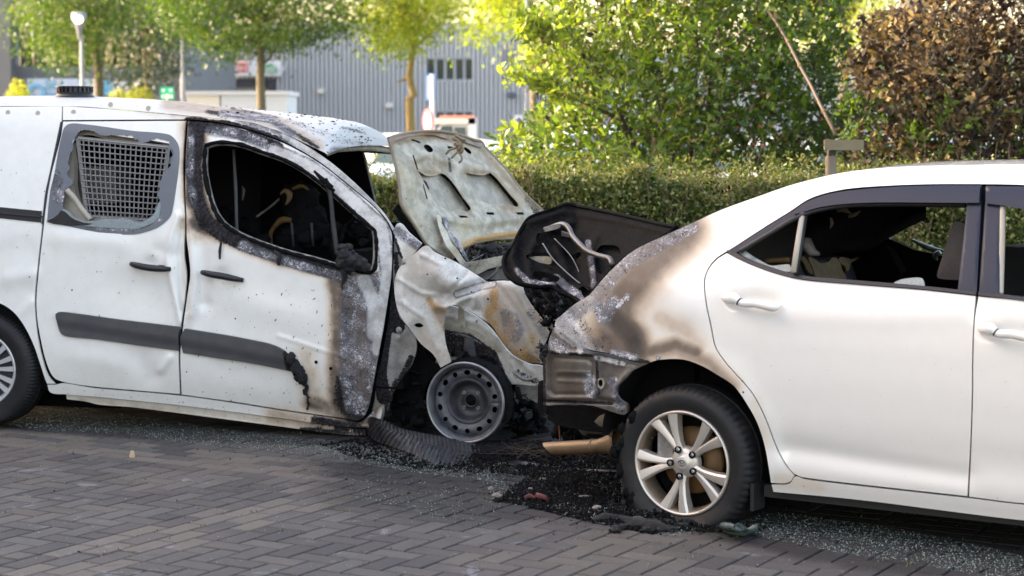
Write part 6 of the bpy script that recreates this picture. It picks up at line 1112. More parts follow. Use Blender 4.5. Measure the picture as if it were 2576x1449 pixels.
# inside: rear bench, hanging lining, front seat
m = MB(); m.grid([[SF.P(u, w, z) for w in np.linspace(-.14, -1.56, 9)] for u, z in ((.42, .55), (.22, .62), (.10, .86), (.05, .99), (-.03, 1.0), (-.1, .9))]); m.obj('rear_bench', M['seat'], sedan, True)
bn = np.cross(SF.P(.10, -.2, .86) - SF.P(.22, -.2, .62), SF.n); bn /= np.linalg.norm(bn); b0 = SF.P(.115, -.3, .86) + (bn if bn @ SF.d > 0 else -bn) * .012
def seatpatch(nm, pts, mat, d=.0):
    p = spl(pts, 5); P_ = on_plane(p[:, 0], p[:, 1], b0 + (bn if bn @ SF.d > 0 else -bn) * d, bn); m = MB(); m.prism(P_, -(bn if bn @ SF.d > 0 else -bn) * .01); return m.obj(nm, mat, sedan)
seatpatch('exposed_foam', [(2034, 648), (2048, 650), (2064, 662), (2084, 658), (2094, 648), (2108, 652), (2118, 676), (2130, 704), (2118, 707), (2070, 704), (2052, 696), (2044, 672)], M['beigefoam'])
seatpatch('exposed_foam', [(2112, 648), (2140, 652), (2165, 646), (2150, 656), (2140, 662), (2138, 676), (2132, 682), (2126, 668), (2116, 664)], M['beigefoam'])
seatpatch('exposed_foam', [(2014, 646), (2024, 646), (2036, 664), (2046, 690), (2034, 684), (2022, 662)], M['foam'])
tubepx('burnt_foam_edge', SF, [(1926, 658), (1950, 656), (1986, 654)], -.25, .012, M['foam'], sedan)
m = MB(); p = SF.solve(np.array([2010., 2028., 2045., 2062.]), np.array([600., 612., 636., 640.]), -.5)[2]; m.tube(p, [.012, .03, .02, .006], 8); m.obj('melted_trim', simple('grey_melt', (.22, .20, .21), .35, 0, .5, 30, .8), sedan, True)
rows = []
for a in np.linspace(0, 1, 14):
    r = []
    for b in np.linspace(0, 1, 14):
        x = 2010 + (2330 - 2010) * a; y = 515 + ((640 - 20 * a - 60 * max(0, a - .6)) - 515) * b * (1 - .55 * max(0, a - .55) / .45) ; r.append(SF.solve(x, y, -.62 - .5 * a - .05 * math.sin(9 * a + 5 * b))[2])
    rows.append(r)
m = MB(); m.grid(rows); m.obj('hanging_headlining', simple('sooty_lining', (.013, .014, .017), .9, 0, .6, 12, 1.0, 0, .02), sedan, True)
for pts, r in (([(2090, 548), (2093, 562), (2088, 575)], .005), ([(2105, 530), (2125, 528), (2140, 537)], .008), ([(2135, 545), (2150, 540), (2165, 530)], .006)): tubepx('torn_lining', SF, pts, -.6, [r, r * 1.5, r * .4], simple('tan_tear_%d' % pts[0][0], (.22, .19, .14), .8), sedan)
p = spl([(2405, 558), (2398, 562), (2390, 580), (2376, 628), (2362, 672), (2357, 696), (2364, 701), (2412, 704), (2430, 700), (2436, 620), (2432, 575), (2422, 560)], 5); Pq = SF.solve(p[:, 0], p[:, 1], -.28)[2]; m = MB(); m.prism(Pq, -SF.n * .24); c_ = Pq.mean(0) + SF.n * .02; o_ = len(m.v); m.add([c_ + (q - c_) * .8 + SF.n * 0 for q in Pq] + [c_], [(i, (i + 1) % len(Pq), len(Pq)) for i in range(len(Pq))]); m.add(list(Pq) + [c_ + (q - c_) * .8 for q in Pq], [(i, (i + 1) % len(Pq), len(Pq) + (i + 1) % len(Pq), len(Pq) + i) for i in range(len(Pq))]); smooth_angle(m.obj('front_headrest', M['headrest'], sedan), 60)
m = MB(); m.box(SF.P(1.02, -.42, .72), SF.d * .07, SF.n * .22, (0, 0, .22)); m.box(SF.P(1.22, -.42, .5), SF.d * .25, SF.n * .24, (0, 0, .08)); m.box(SF.P(1.02, -1.25, .8), SF.d * .07, SF.n * .22, (0, 0, .3)); m.obj('front_seats', M['seat'], sedan)
tubepx('torn_window_film', SF, [(2296, 604), (2320, 616), (2350, 628), (2374, 630)], -1.55, [.006, .012, .014, .006], M['glassgrn'], sedan); tubepx('torn_window_film', SF, [(2365, 634), (2352, 645), (2358, 655)], -1.5, [.012, .016, .006], simple('dark_film', (.05, .08, .09), .3, 0, .6, 60, .8), sedan)
# burnt tail: corner panel, boot rim, inside of the boot
def rr(x0, y0, x1, y1, r=8): return [(x0 + r, y0), (x1 - r, y0 + 4), (x1, y0 + r + 4), (x1, y1 - r), (x1 - r, y1), (x0 + r, y1), (x0, y1 - r), (x0, y0 + r), (x0 + r, y0)]
TD = [(rr(1374, 886, 1500, 1000, 12), 5, .010), (rr(1384, 900, 1490, 992, 10), 4, -.010), ([(1404, 936), (1478, 936)], 3, .006), ([(1404, 958), (1478, 962)], 3, .006), ([(1408, 947), (1474, 950)], 7, -.006), ([(1400, 828), (1460, 872)], 5, .010), ([(1520, 905), (1590, 925)], 7, .008), ([(1500, 1005), (1540, 1010), (1565, 1020)], 6, -.012), ([(1370, 1010), (1540, 1014)], 4, -.010), ([(1580, 935), (1548, 975), (1560, 1000)], 6, .014)]
def TWb(u, z, px, py): return SW0(u, z) - .030
TW = dented(TWb, TD)
tl = panel('tail_corner', SF, [(1394, 822, 1), (1408, 830), (1432, 854), (1476, 882), (1526, 892), (1592, 912), (1632, 914, 1), (1604, 926), (1590, 934), (1574, 952), (1553, 972), (1550, 992), (1562, 1008), (1577, 1018), (1574, 1042), (1545, 1038), (1515, 1028), (1490, 1021), (1430, 1017), (1366, 1020, 1), (1366, 960), (1366, 900), (1376, 878), (1382, 850)], TW, M['tail'] if 'tail' in M else burnt('baked_tail_steel', (.2, .2, .2), coat=0, rough=.38, speck=.2, base_metal=((.075, .066, .058), (.135, .12, .105), (.04, .035, .033), (.24, .215, .18))),
           sedan, [[(1409, 836), (1414, 837), (1414, 843), (1409, 842)], [(1446, 872), (1450, 872), (1450, 880), (1446, 880)], [(1504, 897), (1509, 898), (1508, 906), (1503, 905)], [(1555, 910), (1560, 911), (1560, 917), (1555, 917)], [(1504, 956), (1512, 953), (1518, 960), (1517, 971), (1510, 976), (1504, 968)], [(1563, 1031), (1567, 1031), (1567, 1036), (1563, 1036)]],
           rules=[(1, [(1368, 880), (1366, 960), (1368, 1015)], 3, 12, .7), (1, [(1376, 884), (1500, 896), (1506, 990)], 2, 8, .75), (2, [(1400, 830), (1440, 862), (1460, 880)], 5, 14, .9), (2, [(1500, 900), (1570, 915)], 5, 10, .85), (2, [(1480, 950), (1490, 985)], 8, 24, .62), (2, [(1385, 860), (1420, 880)], 6, 22, .55), (0, [(1400, 920), (1440, 980)], 10, 50, .3), (1, [(1380, 1008), (1540, 1015)], 2, 7, .8), (1, [(1520, 905), (1560, 930)], 4, 20, .35), (2, [(1540, 960), (1560, 1020)], 6, 22, .5)], step=4.5, ostep=4, inset=.4, flange=.02)
panel('bumper_lamp_ring', SF, [(1503, 953), (1512, 950), (1520, 958), (1520, 972), (1511, 980), (1502, 972), (1500, 962)], off(TWb, .006), M['ashmetal'], tl, [[(1506, 957), (1512, 955), (1516, 961), (1515, 969), (1510, 973), (1505, 968)]], rules=[], step=4, ostep=3, flange=.006)
panel('tail_edge', SF, [(1352, 978, 1), (1354, 962), (1366, 956), (1366, 1022), (1376, 1030), (1370, 1042), (1356, 1040), (1352, 1030)], off(TWb, -.04), M['char'], sedan, step=6)
m = MB(); clutter(m, SF, [(1355, 868), (1372, 858), (1376, 890), (1362, 902)], 22, -.02, .02, .008, .018, 3); m.obj('charred_lump', M['charshiny'], tl, True)
panel('tail_underside', SF, [(1372, 1022), (1490, 1024), (1560, 1044), (1556, 1086), (1400, 1070), (1376, 1046)], -.22, M['char'], sedan, step=12, flange=.5)
m = MB(); m.box(SF.P(-.35, -.85, .55), SF.d * .28, SF.n * .62, (0, 0, .22)); m.box(SF.P(-.55, -.85, .38), SF.d * .05, SF.n * .6, (0, 0, .18)); m.obj('boot_well', M['dark'], sedan)
m = MB(); m.box(SF.P(0, -.30, .42), SF.d * .42, SF.n * .02, (0, 0, .36)); m.box(SF.P(.42, -.30, .42), SF.d * .02, SF.n * .16, (0, 0, .25)); m.obj('arch_liner', M['dark'], sedan); m = MB(); m.lathe(SF.P(0, 0, .31), SF.n, [(.395, -.03), (.40, -.30)], 32, a0=0, a1=math.pi); m.obj('arch_lip', M['rubber'], sedan, True)
m = MB(); p = SF.solve(np.array([1475., 1560.]), np.array([1060., 1052.]), np.array([-.30, -.28]))[2]; m.tube([p[0] - (p[1] - p[0]) * .12, p[0], p[1], p[1] + (p[1] - p[0]) * .3], [.05, .068, .072, .06], 20); m.obj('silencer', simple('sooted_silencer', (.20, .17, .13), .45, .3, .6, 8, .2), sedan, True)
# exhaust tail pipe
p0 = SF.solve(np.array([1392., 1402., 1440., 1490., 1512., 1522., 1560.]), np.array([1128., 1128., 1126., 1123., 1121., 1120., 1114.]), np.array([-.12, -.12, -.12, -.12, -.12, -.12, -.12]))[2]
ex = MB(); ex.tube(p0[1:6], [.030, .031, .030, .030, .031], 20, False); eo = ex.obj('exhaust_pipe', M['exhaust'], sedan, True)
m = MB(); m.tube(p0[4:7], [.033, .036, .066], 20, False); m.obj('cone', M['exhaust'], eo, True); m = MB(); m.tube([p0[3], p0[3] + (p0[4] - p0[3]) * .15], .0335, 20); m.obj('clamp', M['exhaust'], eo, True)
d_ = (p0[1] - p0[4]); d_ /= np.linalg.norm(d_); e_ = np.cross(d_, (0, 0, 1)); e_ /= np.linalg.norm(e_); f_ = np.cross(e_, d_); th = np.linspace(0, 2 * math.pi, 21); ring0 = [p0[1] + .030 * (math.cos(a) * e_ + math.sin(a) * f_) for a in th]; ring1 = [q + d_ * (.006 + .030 * (1 + (-1 if f_[2] < 0 else 1) * math.sin(a))) for q, a in zip(ring0, th)]; m = MB(); m.grid([ring0, ring1]); m.obj('slash_cut_tip', M['exhaust'], eo, True)
# charred boot lid standing open
def LWb(u, z, px, py): return -.30 - .55 * np.clip((np.interp(px, [1260, 1450, 1700], [735, 770, 640]) - py) / 230, -.05, 1.1)
LD = [([(1440, 560), (1360, 590), (1330, 640), (1335, 690), (1400, 715)], 10, .020), ([(1300, 600), (1290, 650), (1310, 690), (1360, 712)], 9, .024), ([(1330, 560), (1420, 532), (1560, 555), (1690, 585)], 9, .02), ([(1380, 690), (1440, 700), (1470, 740)], 9, .016), ([(1400, 620), (1430, 680)], 6, .014), ([(1500, 600), (1480, 650), (1500, 720)], 7, .014)]
lo_ = [(1426, 514, 1), (1480, 524), (1559, 541), (1640, 560), (1702, 573, 1), (1660, 600), (1595, 634), (1545, 676), (1512, 710), (1484, 745, 1), (1462, 762, 1), (1440, 748), (1410, 735), (1392, 722), (1359, 722), (1330, 719), (1302, 712), (1288, 702), (1275, 690), (1267, 664), (1272, 642), (1290, 620), (1305, 590), (1326, 555), (1340, 545), (1390, 528)]
lh = [[(1352, 588), (1362, 586), (1374, 592), (1380, 606), (1372, 614), (1354, 616), (1348, 606)], [(1324, 642, 1), (1345, 636), (1385, 640), (1402, 660), (1408, 676), (1400, 684), (1370, 672), (1340, 656), (1325, 652)], [(1336, 694), (1350, 682), (1390, 690), (1408, 700), (1396, 710), (1350, 706)], [(1412, 624), (1425, 632), (1440, 640), (1462, 636), (1450, 656), (1460, 676), (1440, 670), (1420, 650)], [(1506, 622), (1530, 616), (1556, 622), (1560, 650), (1540, 670), (1510, 690), (1496, 660)], [(1456, 728), (1470, 720), (1486, 728), (1482, 742), (1466, 750)]]
lid = panel('boot_lid', SF, lo_, dented(LWb, LD), M['lid'], sedan, lh, rules=[(2, [(1300, 680), (1330, 710), (1390, 716)], 3, 12, .45), (2, [(1480, 610), (1495, 720)], 4, 12, .38), (2, [(1400, 700), (1470, 755)], 4, 16, .5)], step=6, ostep=5, flange=.02)
panel('lid_skin', SF, lo_, off(LWb, -.06), M['char'], lid, step=18, flange=0)
p = spl(lo_, 6); Pn = SF.surf(p[:, 0], p[:, 1], LWb); m = MB(); m.tube(np.concatenate([Pn, Pn[:1]]), .011, 8, False); m.obj('rolled_edge', M['lid'], lid, True)
hg = tubepx('lid_hinge', SF, [(1370, 578), (1384, 574), (1404, 566), (1420, 565), (1432, 576), (1442, 596), (1458, 614), (1476, 630), (1500, 641), (1520, 647), (1534, 651), (1541, 668)], [-.7, -.7, -.65, -.6, -.5, -.45, -.4, -.35], .0125, M['hinge'] if 'hinge' in M else simple('grey_hinge_tube', (.085, .082, .08), .4, .4, .4, 20, .3), lid)
panel('hinge_plate', SF, [(1368, 572, 1), (1404, 562), (1412, 568), (1404, 576), (1370, 584, 1)], -.66, M['greymetal'], lid, step=6)
panel('torn_plate', SF, [(1328, 646, 1), (1350, 644), (1384, 646), (1389, 654), (1386, 664), (1372, 668, 1), (1340, 654)], -.58, M['ashmetal'], lid, rules=[], step=6)
tubepx('torsion_rod', SF, [(1365, 612), (1390, 650), (1420, 680), (1450, 706), (1486, 732)], -.42, .003, M['grille'], sedan)
tubepx('torsion_rod', SF, [(1395, 600), (1440, 650), (1470, 720)], -.5, .0022, M['greymetal'], sedan)
m = MB(); clutter(m, SF, [(1340, 700), (1470, 740), (1460, 800), (1400, 800), (1330, 740)], 150, -.45, -.8, .008, .028, 12); m.obj('burnt_boot_contents', M['charshiny'], sedan, True)
m = MB(); clutter(m, SF, [(1400, 600), (1560, 620), (1500, 730), (1400, 700)], 26, -.7, -1.0, .015, .05, 14); m.obj('boot_brackets', M['greymetal'], sedan)
# wheels of the sedan
def alloy_wheel(c, ax, parent, seed):
    w = bpy.data.objects.new('rear_wheel' if seed == 1 else 'front_wheel', None); SC.collection.objects.link(w); w.parent = parent; w['_org'] = parent['_org']
    road_tyre(c, ax, .314, .205, .212, w, M['tyre'], 64, seed=seed); ex_ = np.array([-ax[1], ax[0], 0]); ex_ = ex_ if ex_ @ SF.d > 0 else -ex_; ez = np.array([0, 0, 1.])
    m = MB(); m.lathe(c, ax, [(.197, -.10), (.190, -.06), (.196, -.015), (.203, .004), (.210, .010), (.2155, .006), (.216, -.012)], 80); m.obj('rim', M['alloy_dirty'], w, True)
    m = MB(); m.lathe(c, ax, [(.2045, .0075), (.2075, .0125), (.2125, .0125), (.216, .008), (.2165, -.008)], 80); m.obj('rim_lip', M['alloy'], w, True)
    m = MB(); m.lathe(c, ax, [(.055, -.085), (.135, -.085), (.14, -.10)], 48); m.obj('brake_disc', M['disc'], w, True)
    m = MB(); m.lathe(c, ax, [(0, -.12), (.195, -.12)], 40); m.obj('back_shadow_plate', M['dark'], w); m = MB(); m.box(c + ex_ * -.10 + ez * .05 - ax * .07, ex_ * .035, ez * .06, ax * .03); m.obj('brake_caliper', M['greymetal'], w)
    for k in range(5):
        for q in (-1, 1):
            a0 = math.radians(116 - 72 * k + q * 5); a1 = math.radians(116 - 72 * k + q * 14.5); d0 = math.cos(a0) * ex_ + math.sin(a0) * ez; d1 = math.cos(a1) * ex_ + math.sin(a1) * ez; t0 = np.cross(d0, ax); t1 = np.cross(d1, ax); rows = []
            for s in np.linspace(0, 1, 9):
                d = d0 * (1 - s) + d1 * s; d /= np.linalg.norm(d); t = np.cross(d, ax); r = .045 + .160 * s; hw = np.interp(s, [0, .25, .6, 1], [.017, .0125, .0165, .0235]); hf = np.interp(s, [0, .3, 1], [-.012, -.006, .008]); b = c + d * r + t * (hw * .25 * q * s)
                rows.append([b + t * hw - ax * .045, b + t * hw + ax * (hf - .006), b + t * hw * (.35 - .25 * s) + ax * hf, b - t * hw * (.35 + .3 * s) + ax * (hf + .001), b - t * hw + ax * (hf - .006), b - t * hw - ax * .045])
            m = MB(); m.grid(rows); smooth_angle(m.obj('spoke', M['alloy'], w), 28)
    m = MB(); m.lathe(c, ax, [(.0, -.002), (.030, -.003), (.0335, -.006), (.040, -.008), (.052, -.012), (.062, -.022), (.066, -.045)], 60); hb = m.obj('hub', M['alloy'], w, True)
    m = MB(); m.lathe(c, ax, [(.0, .0015), (.024, .001), (.0285, -.001), (.030, -.006)], 40); cap = m.obj('centre_cap', M['alloy'], w, True)
    def ell(cx_, cz_, a_, b_, rad, seg=28): return [c + ex_ * (cx_ + a_ * math.cos(t)) + ez * (cz_ + b_ * math.sin(t)) + ax * .0025 for t in np.linspace(0, 2 * math.pi, seg)]
    m = MB(); [m.tube(ell(*e), .0014, 5, False) for e in ((0, 0, .0175, .0125, 0), (0, .0012, .0058, .0115, 0), (0, .0055, .0125, .0048, 0))]; m.obj('emblem', M['chrome_d'] if 'chrome_d' in M else simple('emblem_grey', (.16, .16, .17), .3, .7), cap, True)
    for k in range(5):
        a = math.radians(112 - 72 * k); cc = c + .057 * (math.cos(a) * ex_ + math.sin(a) * ez); m = MB(); m.lathe(cc, ax, [(0, -.010), (.0135, -.010), (.0145, .001), (.0120, .001), (.0118, -.009)], 20); m.obj('nut_recess', M['dark'], w)
        m = MB(); m.lathe(cc, ax, [(0, .0015), (.006, .001), (.0092, -.002), (.0095, -.009)], 6 if k else 12); m.obj('wheel_nut', M['chrome'] if k != 4 else M['greymetal'], w)
    m = MB(); aa = math.radians(152); m.blob(c + .178 * (math.cos(aa) * ex_ + math.sin(aa) * ez) - ax * .03, .008, (1, 1, 1), .1, 6); m.obj('valve', M['rubber'], w, True)
    return w
alloy_wheel(SF.solve(1716, 1165, .0)[2], SF.n, sedan, 1); alloy_wheel(SF.P(2.7, -.02, .31), SF.n, sedan, 2)
c_ = SF.solve(1716, 1165, 0)[2]; m = MB(); rg = np.random.default_rng(21)
for k in range(34):
    a = math.radians(rg.uniform(140, 262)); m.blob(c_ + (math.cos(a) * SF.d + math.sin(a) * np.array([0, 0, 1.])) * rg.uniform(.27, .312) + SF.n * rg.uniform(.0, .02), rg.uniform(.008, .022), (1, .5, 1.3), .35, 6)
m.obj('melted_tread', M['char'], sedan, True)
m = MB(); m.lathe(SF.P(0, -1.6, .31), -SF.n, [(0, 0), (.2, 0), (.31, -.01), (.31, -.18)], 32); m.lathe(SF.P(2.7, -1.6, .31), -SF.n, [(0, 0), (.2, 0), (.31, -.01), (.31, -.18)], 32); m.obj('far_wheels', M['rubber'], sedan)

flecks('dirt_flecks', SF, [(1720, 600), (2400, 480), (2560, 480), (2560, 1250), (2000, 1180), (1850, 900)], 60, SW, quarter, seed=3, s1=.002, el=1.3)

m = MB(); clutter(m, SF, [(1385, 1035), (1560, 1050), (1550, 1110), (1400, 1105)], 80, -.28, -.7, .008, .030, 64); clutter(m, SF, [(1330, 740), (1420, 790), (1400, 830), (1370, 820)], 50, -.25, -.5, .006, .022, 65); tag(m.obj('burnt_underside_clutter', M['char'], sedan, True), kind='stuff')
# ------------------------------------------------------------------ debris on the paving
NT_ = 420; t_ = np.linspace(0, 1, NT_); s_ = np.linspace(0, 1, 46)
top = spl([(942, 1050), (975, 1062), (1010, 1080), (1060, 1092), (1130, 1102), (1200, 1120), (1240, 1126), (1266, 1134)], 2, False); bot = spl([(918, 1088), (945, 1112), (990, 1128), (1030, 1142), (1070, 1164), (1120, 1172), (1180, 1168), (1262, 1146)], 2, False)
A = np.zeros((NT_, 46, 3)); rg = np.random.default_rng(2); lowf = np.cumsum(rg.normal(0, .09, NT_)); lowf -= np.linspace(0, lowf[-1], NT_)
for i, t in enumerate(t_):
    a = top[int(t * (len(top) - 1))]; b = bot[int(t * (len(bot) - 1))]; Pb = G(*b); Pt = VF.solve(a[0], a[1], .10 - .06 * t)[2]
    for j, s in enumerate(s_):
        P_ = Pb * (1 - s) + Pt * s; nrm = np.array([0, -.75, .55]); bul = .068 * math.sin(math.pi * s) * math.sin(math.pi * min(1, t * 1.3 + .18)) ** .5
        ph = 33 * t * math.pi + 6.5 * abs(s - .5) * (1 + .3 * math.sin(5 * t)) + .7 * lowf[i]; rid = (abs(math.sin(ph)) ** .5) * .022 * (1 - math.exp(-((s - .5) / .02) ** 2) * .5) * (.5 + .5 * math.sin(math.pi * s))
        A[i, j] = P_ + nrm * (bul + rid + .007 * math.sin(11 * t + 4 * s) + rg.normal(0, .0012))
m = MB(); m.grid(A); m.grid([[p for p in A[:, -1][::10]], [p + np.array([0, .07, -.05]) for p in A[:, -1][::10]]]); tt = burnt('charred_tread_rubber', (.03, .03, .03), coat=0, rough=.42, speck=0, base_metal=((.022, .022, .025), (.055, .056, .062), (.12, .122, .135), (.012, .012, .014)))
o = m.obj('tyre_tread', tt, None, True, cols=np.zeros((len(m.v), 4))); tag(o, 'charred strip of ribbed tyre tread lying under the bare steel wheel of the van', 'tyre tread')
m = MB(); p = [G(x, y, z) for x, y, z in ((1270, 1163, .03), (1295, 1168, .022), (1340, 1174, .016), (1400, 1180, .010), (1460, 1184, .012), (1550, 1184, .03))]; q = [G(x, y, z) for x, y, z in ((1278, 1158, .045), (1300, 1158, .045), (1340, 1164, .03), (1400, 1173, .018), (1460, 1178, .02), (1550, 1182, .035))]
m.grid([p, q]); m.grid([q, [a + np.array([0, .02, -.01]) for a in q]]); m.grid([[a - np.array([0, 0, .006]) for a in p], p]); tag(m.obj('metal_strip', M['greystrip'] if 'greystrip' in M else simple('sooted_strip', (.13, .13, .15), .4, .3, .6, 14, .3), None, True), 'long thin grey metal strip lying in the ash left of the sedan rear wheel', 'metal strip')
def scat(polys, n):
    out = []
    for poly, share in polys:
        p, _ = in_poly_px(poly, max(1, int(n * share)), 10, 11); out.append(p)
    return np.concatenate(out)
HEAP = [(1440, 1215, .22, .022), (1400, 1228, .13, .030), (1330, 1250, .08, .015), (1560, 1300, .16, .035), (1620, 1310, .14, .04), (1480, 1160, .5, .05), (1300, 1130, .35, .03), (1240, 1150, .2, .02), (1500, 1250, .3, .015), (1700, 1325, .1, .018)]
def heap(P):
    z = np.zeros(len(P))
    for x, y, r, h in HEAP: c = G(x, y)[:2]; d = np.hypot(P[:, 0] - c[0], (P[:, 1] - c[1]) * 1.3); z = np.maximum(z, h * np.exp(-(d / r) ** 2))
    return z
def shards(name, px, s0, s1, mat, hpow=1.0, chunky=True, flat_=.35, zoff=.0):
    P = G(px[:, 0], px[:, 1]); h = heap(P); P[:, 2] = h * RNG.random(len(P)) ** .3 * hpow + zoff; n = len(P); S = s0 + (s1 - s0) * RNG.random(n) ** 3
    B = np.array([(1, 0, 0), (-.5, .87, 0), (-.5, -.87, 0), (0, 0, 1.)]); B[:, 2] -= .25; V = np.repeat(B[None], n, 0) * (1 + RNG.normal(0, .3, (n, 4, 1)))
    a = RNG.random(n) * 6.28; V[..., 2] *= flat_ * RNG.uniform(.6, 2.4, (n, 1)); V[..., 2] += V[..., 0] * RNG.normal(0, .35, (n, 1)); ca, sa = np.cos(a)[:, None], np.sin(a)[:, None]
    X = V[..., 0] * ca - V[..., 1] * sa; Y_ = V[..., 0] * sa + V[..., 1] * ca; V = np.stack([X, Y_, V[..., 2]], -1) * S[:, None, None]; V += P[:, None]; V[..., 2] += (S * .3)[:, None]
    k = np.arange(n)[:, None] * 4; F = np.concatenate([k + np.array([t]) for t in ((0, 1, 3), (1, 2, 3), (2, 0, 3), (0, 2, 1))])
    return mesh_np(name, V.reshape(-1, 3), F, mat, None, False)
# heap surface
gx, gy = np.meshgrid(np.arange(1180, 1760, 5), np.arange(1105, 1352, 3)); hp3 = G(gx.ravel() * 1., gy.ravel() * 1.); hz = heap(hp3); hp3[:, 2] = np.where(hz > .012, hz * .6 + RNG.normal(0, .004, len(hz)), -.02)
A = hp3.reshape(gx.shape + (3,)); m = MB(); m.grid(A); tag(m.obj('ash_heap', M['char'], None, True), kind='stuff')
c1 = scat([([(1180, 1150), (1560, 1130), (1560, 1300), (1700, 1330), (1640, 1345), (1480, 1315), (1300, 1270), (1240, 1262), (1330, 1200)], .55), ([(800, 1118), (930, 1100), (1250, 1165), (1400, 1190), (1300, 1200), (1050, 1180), (880, 1150)], .14), ([(1500, 1270), (1930, 1330), (1900, 1345), (1560, 1330)], .12), ([(1370, 1205), (1480, 1205), (1540, 1260), (1500, 1280), (1320, 1262), (1310, 1235)], .19)], 26000)
tag(shards('charred_debris', c1, .002, .013, M['char'], 1.0, True, .6), kind='stuff')
c1 = scat([([(1240, 1180), (1560, 1150), (1560, 1290), (1690, 1325), (1480, 1305), (1300, 1265)], 1)], 1300); tag(shards('shiny_char_flakes', c1, .003, .009, M['charshiny'], 1.0, True, .5, .004), kind='stuff')
c1 = scat([([(0, 1390), (2576, 1390), (2576, 1100), (0, 1080)], .25), ([(60, 1080), (900, 1120), (1300, 1240), (1200, 1290), (700, 1180)], .3), ([(1100, 1200), (1900, 1350), (1800, 1390), (1200, 1290)], .45)], 500); tag(shards('stray_char_bits', c1, .002, .008, M['char'], 0, True, .5), kind='stuff')
t = NT('glass_crumb'); oi = t.noise(900, 2, .5, t.obj()); M['crumb'] = t.done(t.mix(oi, (.08, .13, .12), (.46, .58, .55)), .08, 0, coat=1.0)
gl_ = scat([([(20, 1070), (110, 1010), (300, 1040), (600, 1085), (900, 1115), (1100, 1170), (1250, 1190), (1250, 1215), (1000, 1185), (820, 1150), (500, 1120), (300, 1090), (100, 1085)], .40), ([(110, 1005), (210, 1010), (250, 1035), (130, 1050), (90, 1040)], .07), ([(1180, 1170), (1560, 1180), (1600, 1260), (1500, 1290), (1300, 1275), (1230, 1240)], .14), ([(1400, 1270), (1600, 1300), (1760, 1335), (1700, 1350), (1500, 1320), (1390, 1290)], .07),
            ([(1740, 1325), (1960, 1290), (2200, 1320), (2500, 1380), (2700, 1440), (2640, 1480), (2300, 1420), (2100, 1390), (1900, 1350)], .30), ([(0, 1140), (2576, 1240), (2576, 1449), (0, 1449)], .05), ([(850, 1180), (1300, 1250), (1200, 1330), (900, 1260)], .04)], 16000)
tag(shards('broken_glass', gl_, .0012, .0042, M['crumb'], 1.0, True, .6, .002), kind='stuff')
def lump(label, px, py, r, mat, name, cat, ax=(1.2, .8, .7), n=9, rough=.25, seed=1, z=.6):
    m = MB(); c = G(px, py); c[2] = r * z; m.blob(c, r, ax, rough, n, seed); m.obj(name, mat, None, True); o = bpy.context.scene.collection.objects[-1]
    return tag([o for o in SC.collection.objects if o.name.startswith(name)][-1], label, cat)
lump('round lump of crazed green glass beside the flat tyre of the sedan', 1605, 1328, .036, M['glassgrn'], 'glass_lump', 'glass', (1.0, .8, .8), 12, .10, 4, .5)
# curled sheet of laminated glass
m = MB(); m.tube([G(x, y, z) for x, y, z in ((1812, 1326, .01), (1820, 1322, .05), (1840, 1326, .055), (1858, 1326, .06), (1872, 1330, .035), (1876, 1338, .01))], [.012, .014, .016, .018, .012, .008], 8); m.tube([G(x, y, z) for x, y, z in ((1812, 1330, .01), (1835, 1340, .008), (1870, 1342, .01), (1886, 1336, .02), (1900, 1326, .045), (1908, 1318, .05))], [.008, .008, .012, .016, .014, .006], 8)
P_ = [G(x, y, z) for x, y, z in ((1815, 1330, .01), (1830, 1326, .05), (1860, 1330, .05), (1874, 1338, .012), (1845, 1342, .006))]; m.prism(P_, (0, .03, 0)); m.blob(G(1898, 1335, .02), .018, (1, 1, 1), .4, 6); tag(m.obj('glass_sheet', M['glassgrn'], None, True), 'curled sheet of crazed green laminated glass on the paving right of the wheel', 'glass')
m = MB(); P_ = [G(x, y, z) for x, y, z in ((1320, 1252, .02), (1332, 1246, .03), (1345, 1252, .02), (1352, 1246, .03), (1372, 1252, .03), (1380, 1262, .01))]; m.tube(P_, [.006, .011, .006, .013, .012, .004], 8); tag(m.obj('cloth_scrap', M['redcloth'], None, True), 'singed dark red cloth scrap at the edge of the ash heap', 'cloth')
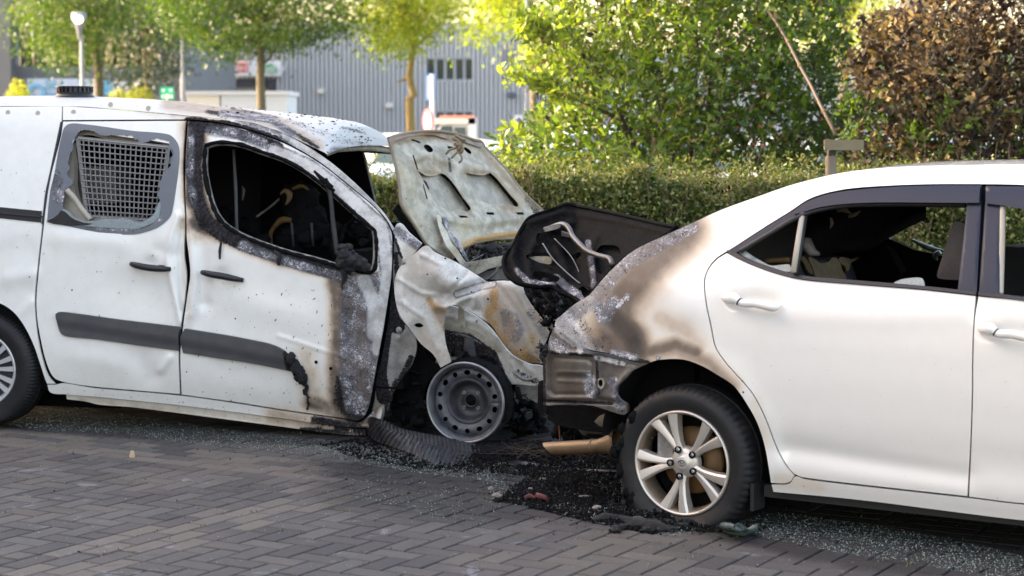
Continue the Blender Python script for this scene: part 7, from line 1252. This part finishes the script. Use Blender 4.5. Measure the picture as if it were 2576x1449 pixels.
for i, (lab, px, py, r, ax) in enumerate((('small beige stone on the paving left of the ash heap', 1235, 1232, .012, (1, 1, .8)), ('grey ashy lump at the left tip of the ash heap', 1250, 1252, .017, (1.3, 1, .6)), ('pale flat stone chip beside the melted rubber near the sedan wheel', 1502, 1294, .016, (1.2, .8, .6)), ('pale rubble bit lying above the red cloth scrap', 1335, 1236, .010, (1.4, .7, .5)), ('white chip high on the ash heap', 1364, 1216, .011, (1.4, .7, .5)), ('narrow white chip right of the red cloth scrap', 1470, 1259, .012, (1.8, .6, .4)), ('fluffy tan tuft on the paving in front of the sliding door', 333, 1150, .017, (.8, .7, 1.3)))): 
    m = MB(); c = G(px, py); c[2] += r * .5 + float(heap(c[None])[0]); m.blob(c, r, ax, .25, 7, 40 + i); tag(m.obj('stone' if i < 6 else 'seed_tuft', M['stone'] if i < 6 else simple('tan_fluff', (.5, .38, .24), .9), None, False), lab, 'stone' if i < 6 else 'tuft')
m = MB(); rg = np.random.default_rng(17)
for k in range(46): x, y = rg.uniform(1280, 1545), rg.uniform(1120, 1150); c = G(x, y, rg.uniform(.02, .1)); d = rg.normal(size=3) * (.12, .06, .03); m.tube([c - d, c + rg.normal(0, .03, 3), c + d], .0012, 3, False)
tag(m.obj('burnt_wires', M['twig'], None), kind='stuff')
m = MB(); m.tube([SF.solve(x, y, -.25)[2] for x, y in ((1405, 1055), (1407, 1080), (1409, 1115))], .003, 5); tag(m.obj('hanging_wire', M['copper'], sedan), None)
m = MB(); m.tube([G(x, y, z) for x, y, z in ((1490, 1308, .01), (1520, 1302, .02), (1560, 1304, .015), (1600, 1318, .02), (1650, 1320, .02), (1690, 1334, .01))], [.01, .022, .016, .026, .024, .01], 8); 
for k in range(26): m.blob(G(rg.uniform(1540, 1730), rg.uniform(1312, 1334), .012), rg.uniform(.008, .022), (1.4, 1, .6), .4, 6)
tag(m.obj('melted_rubber', M['charshiny'], None, True), 'melted black rubber oozing on the paving below the sedan rear wheel', 'rubber')
# moss and grass in the joints
js = []
for k in range(800):
    i = int(RNG.integers(len(bricks))); c = cen[i]; a = A1 if RNG.random() < .5 else A2; b = A2 if a is A1 else A1
    if abs(c[0]) > 3 or c[1] > 10.5: continue
    for q in range(int(RNG.integers(3, 14))): js.append([*(c + b * BW * .5 + a * RNG.uniform(-.1, .1) + RNG.normal(0, .003, 2)), .0])
js = np.array(js); tag(leaf_mesh('joint_moss', js, .012, M['leaf_hedge'], None, 3.0, RNG.random(len(js)) * .7, np.array([0, 0, .8])), kind='stuff')
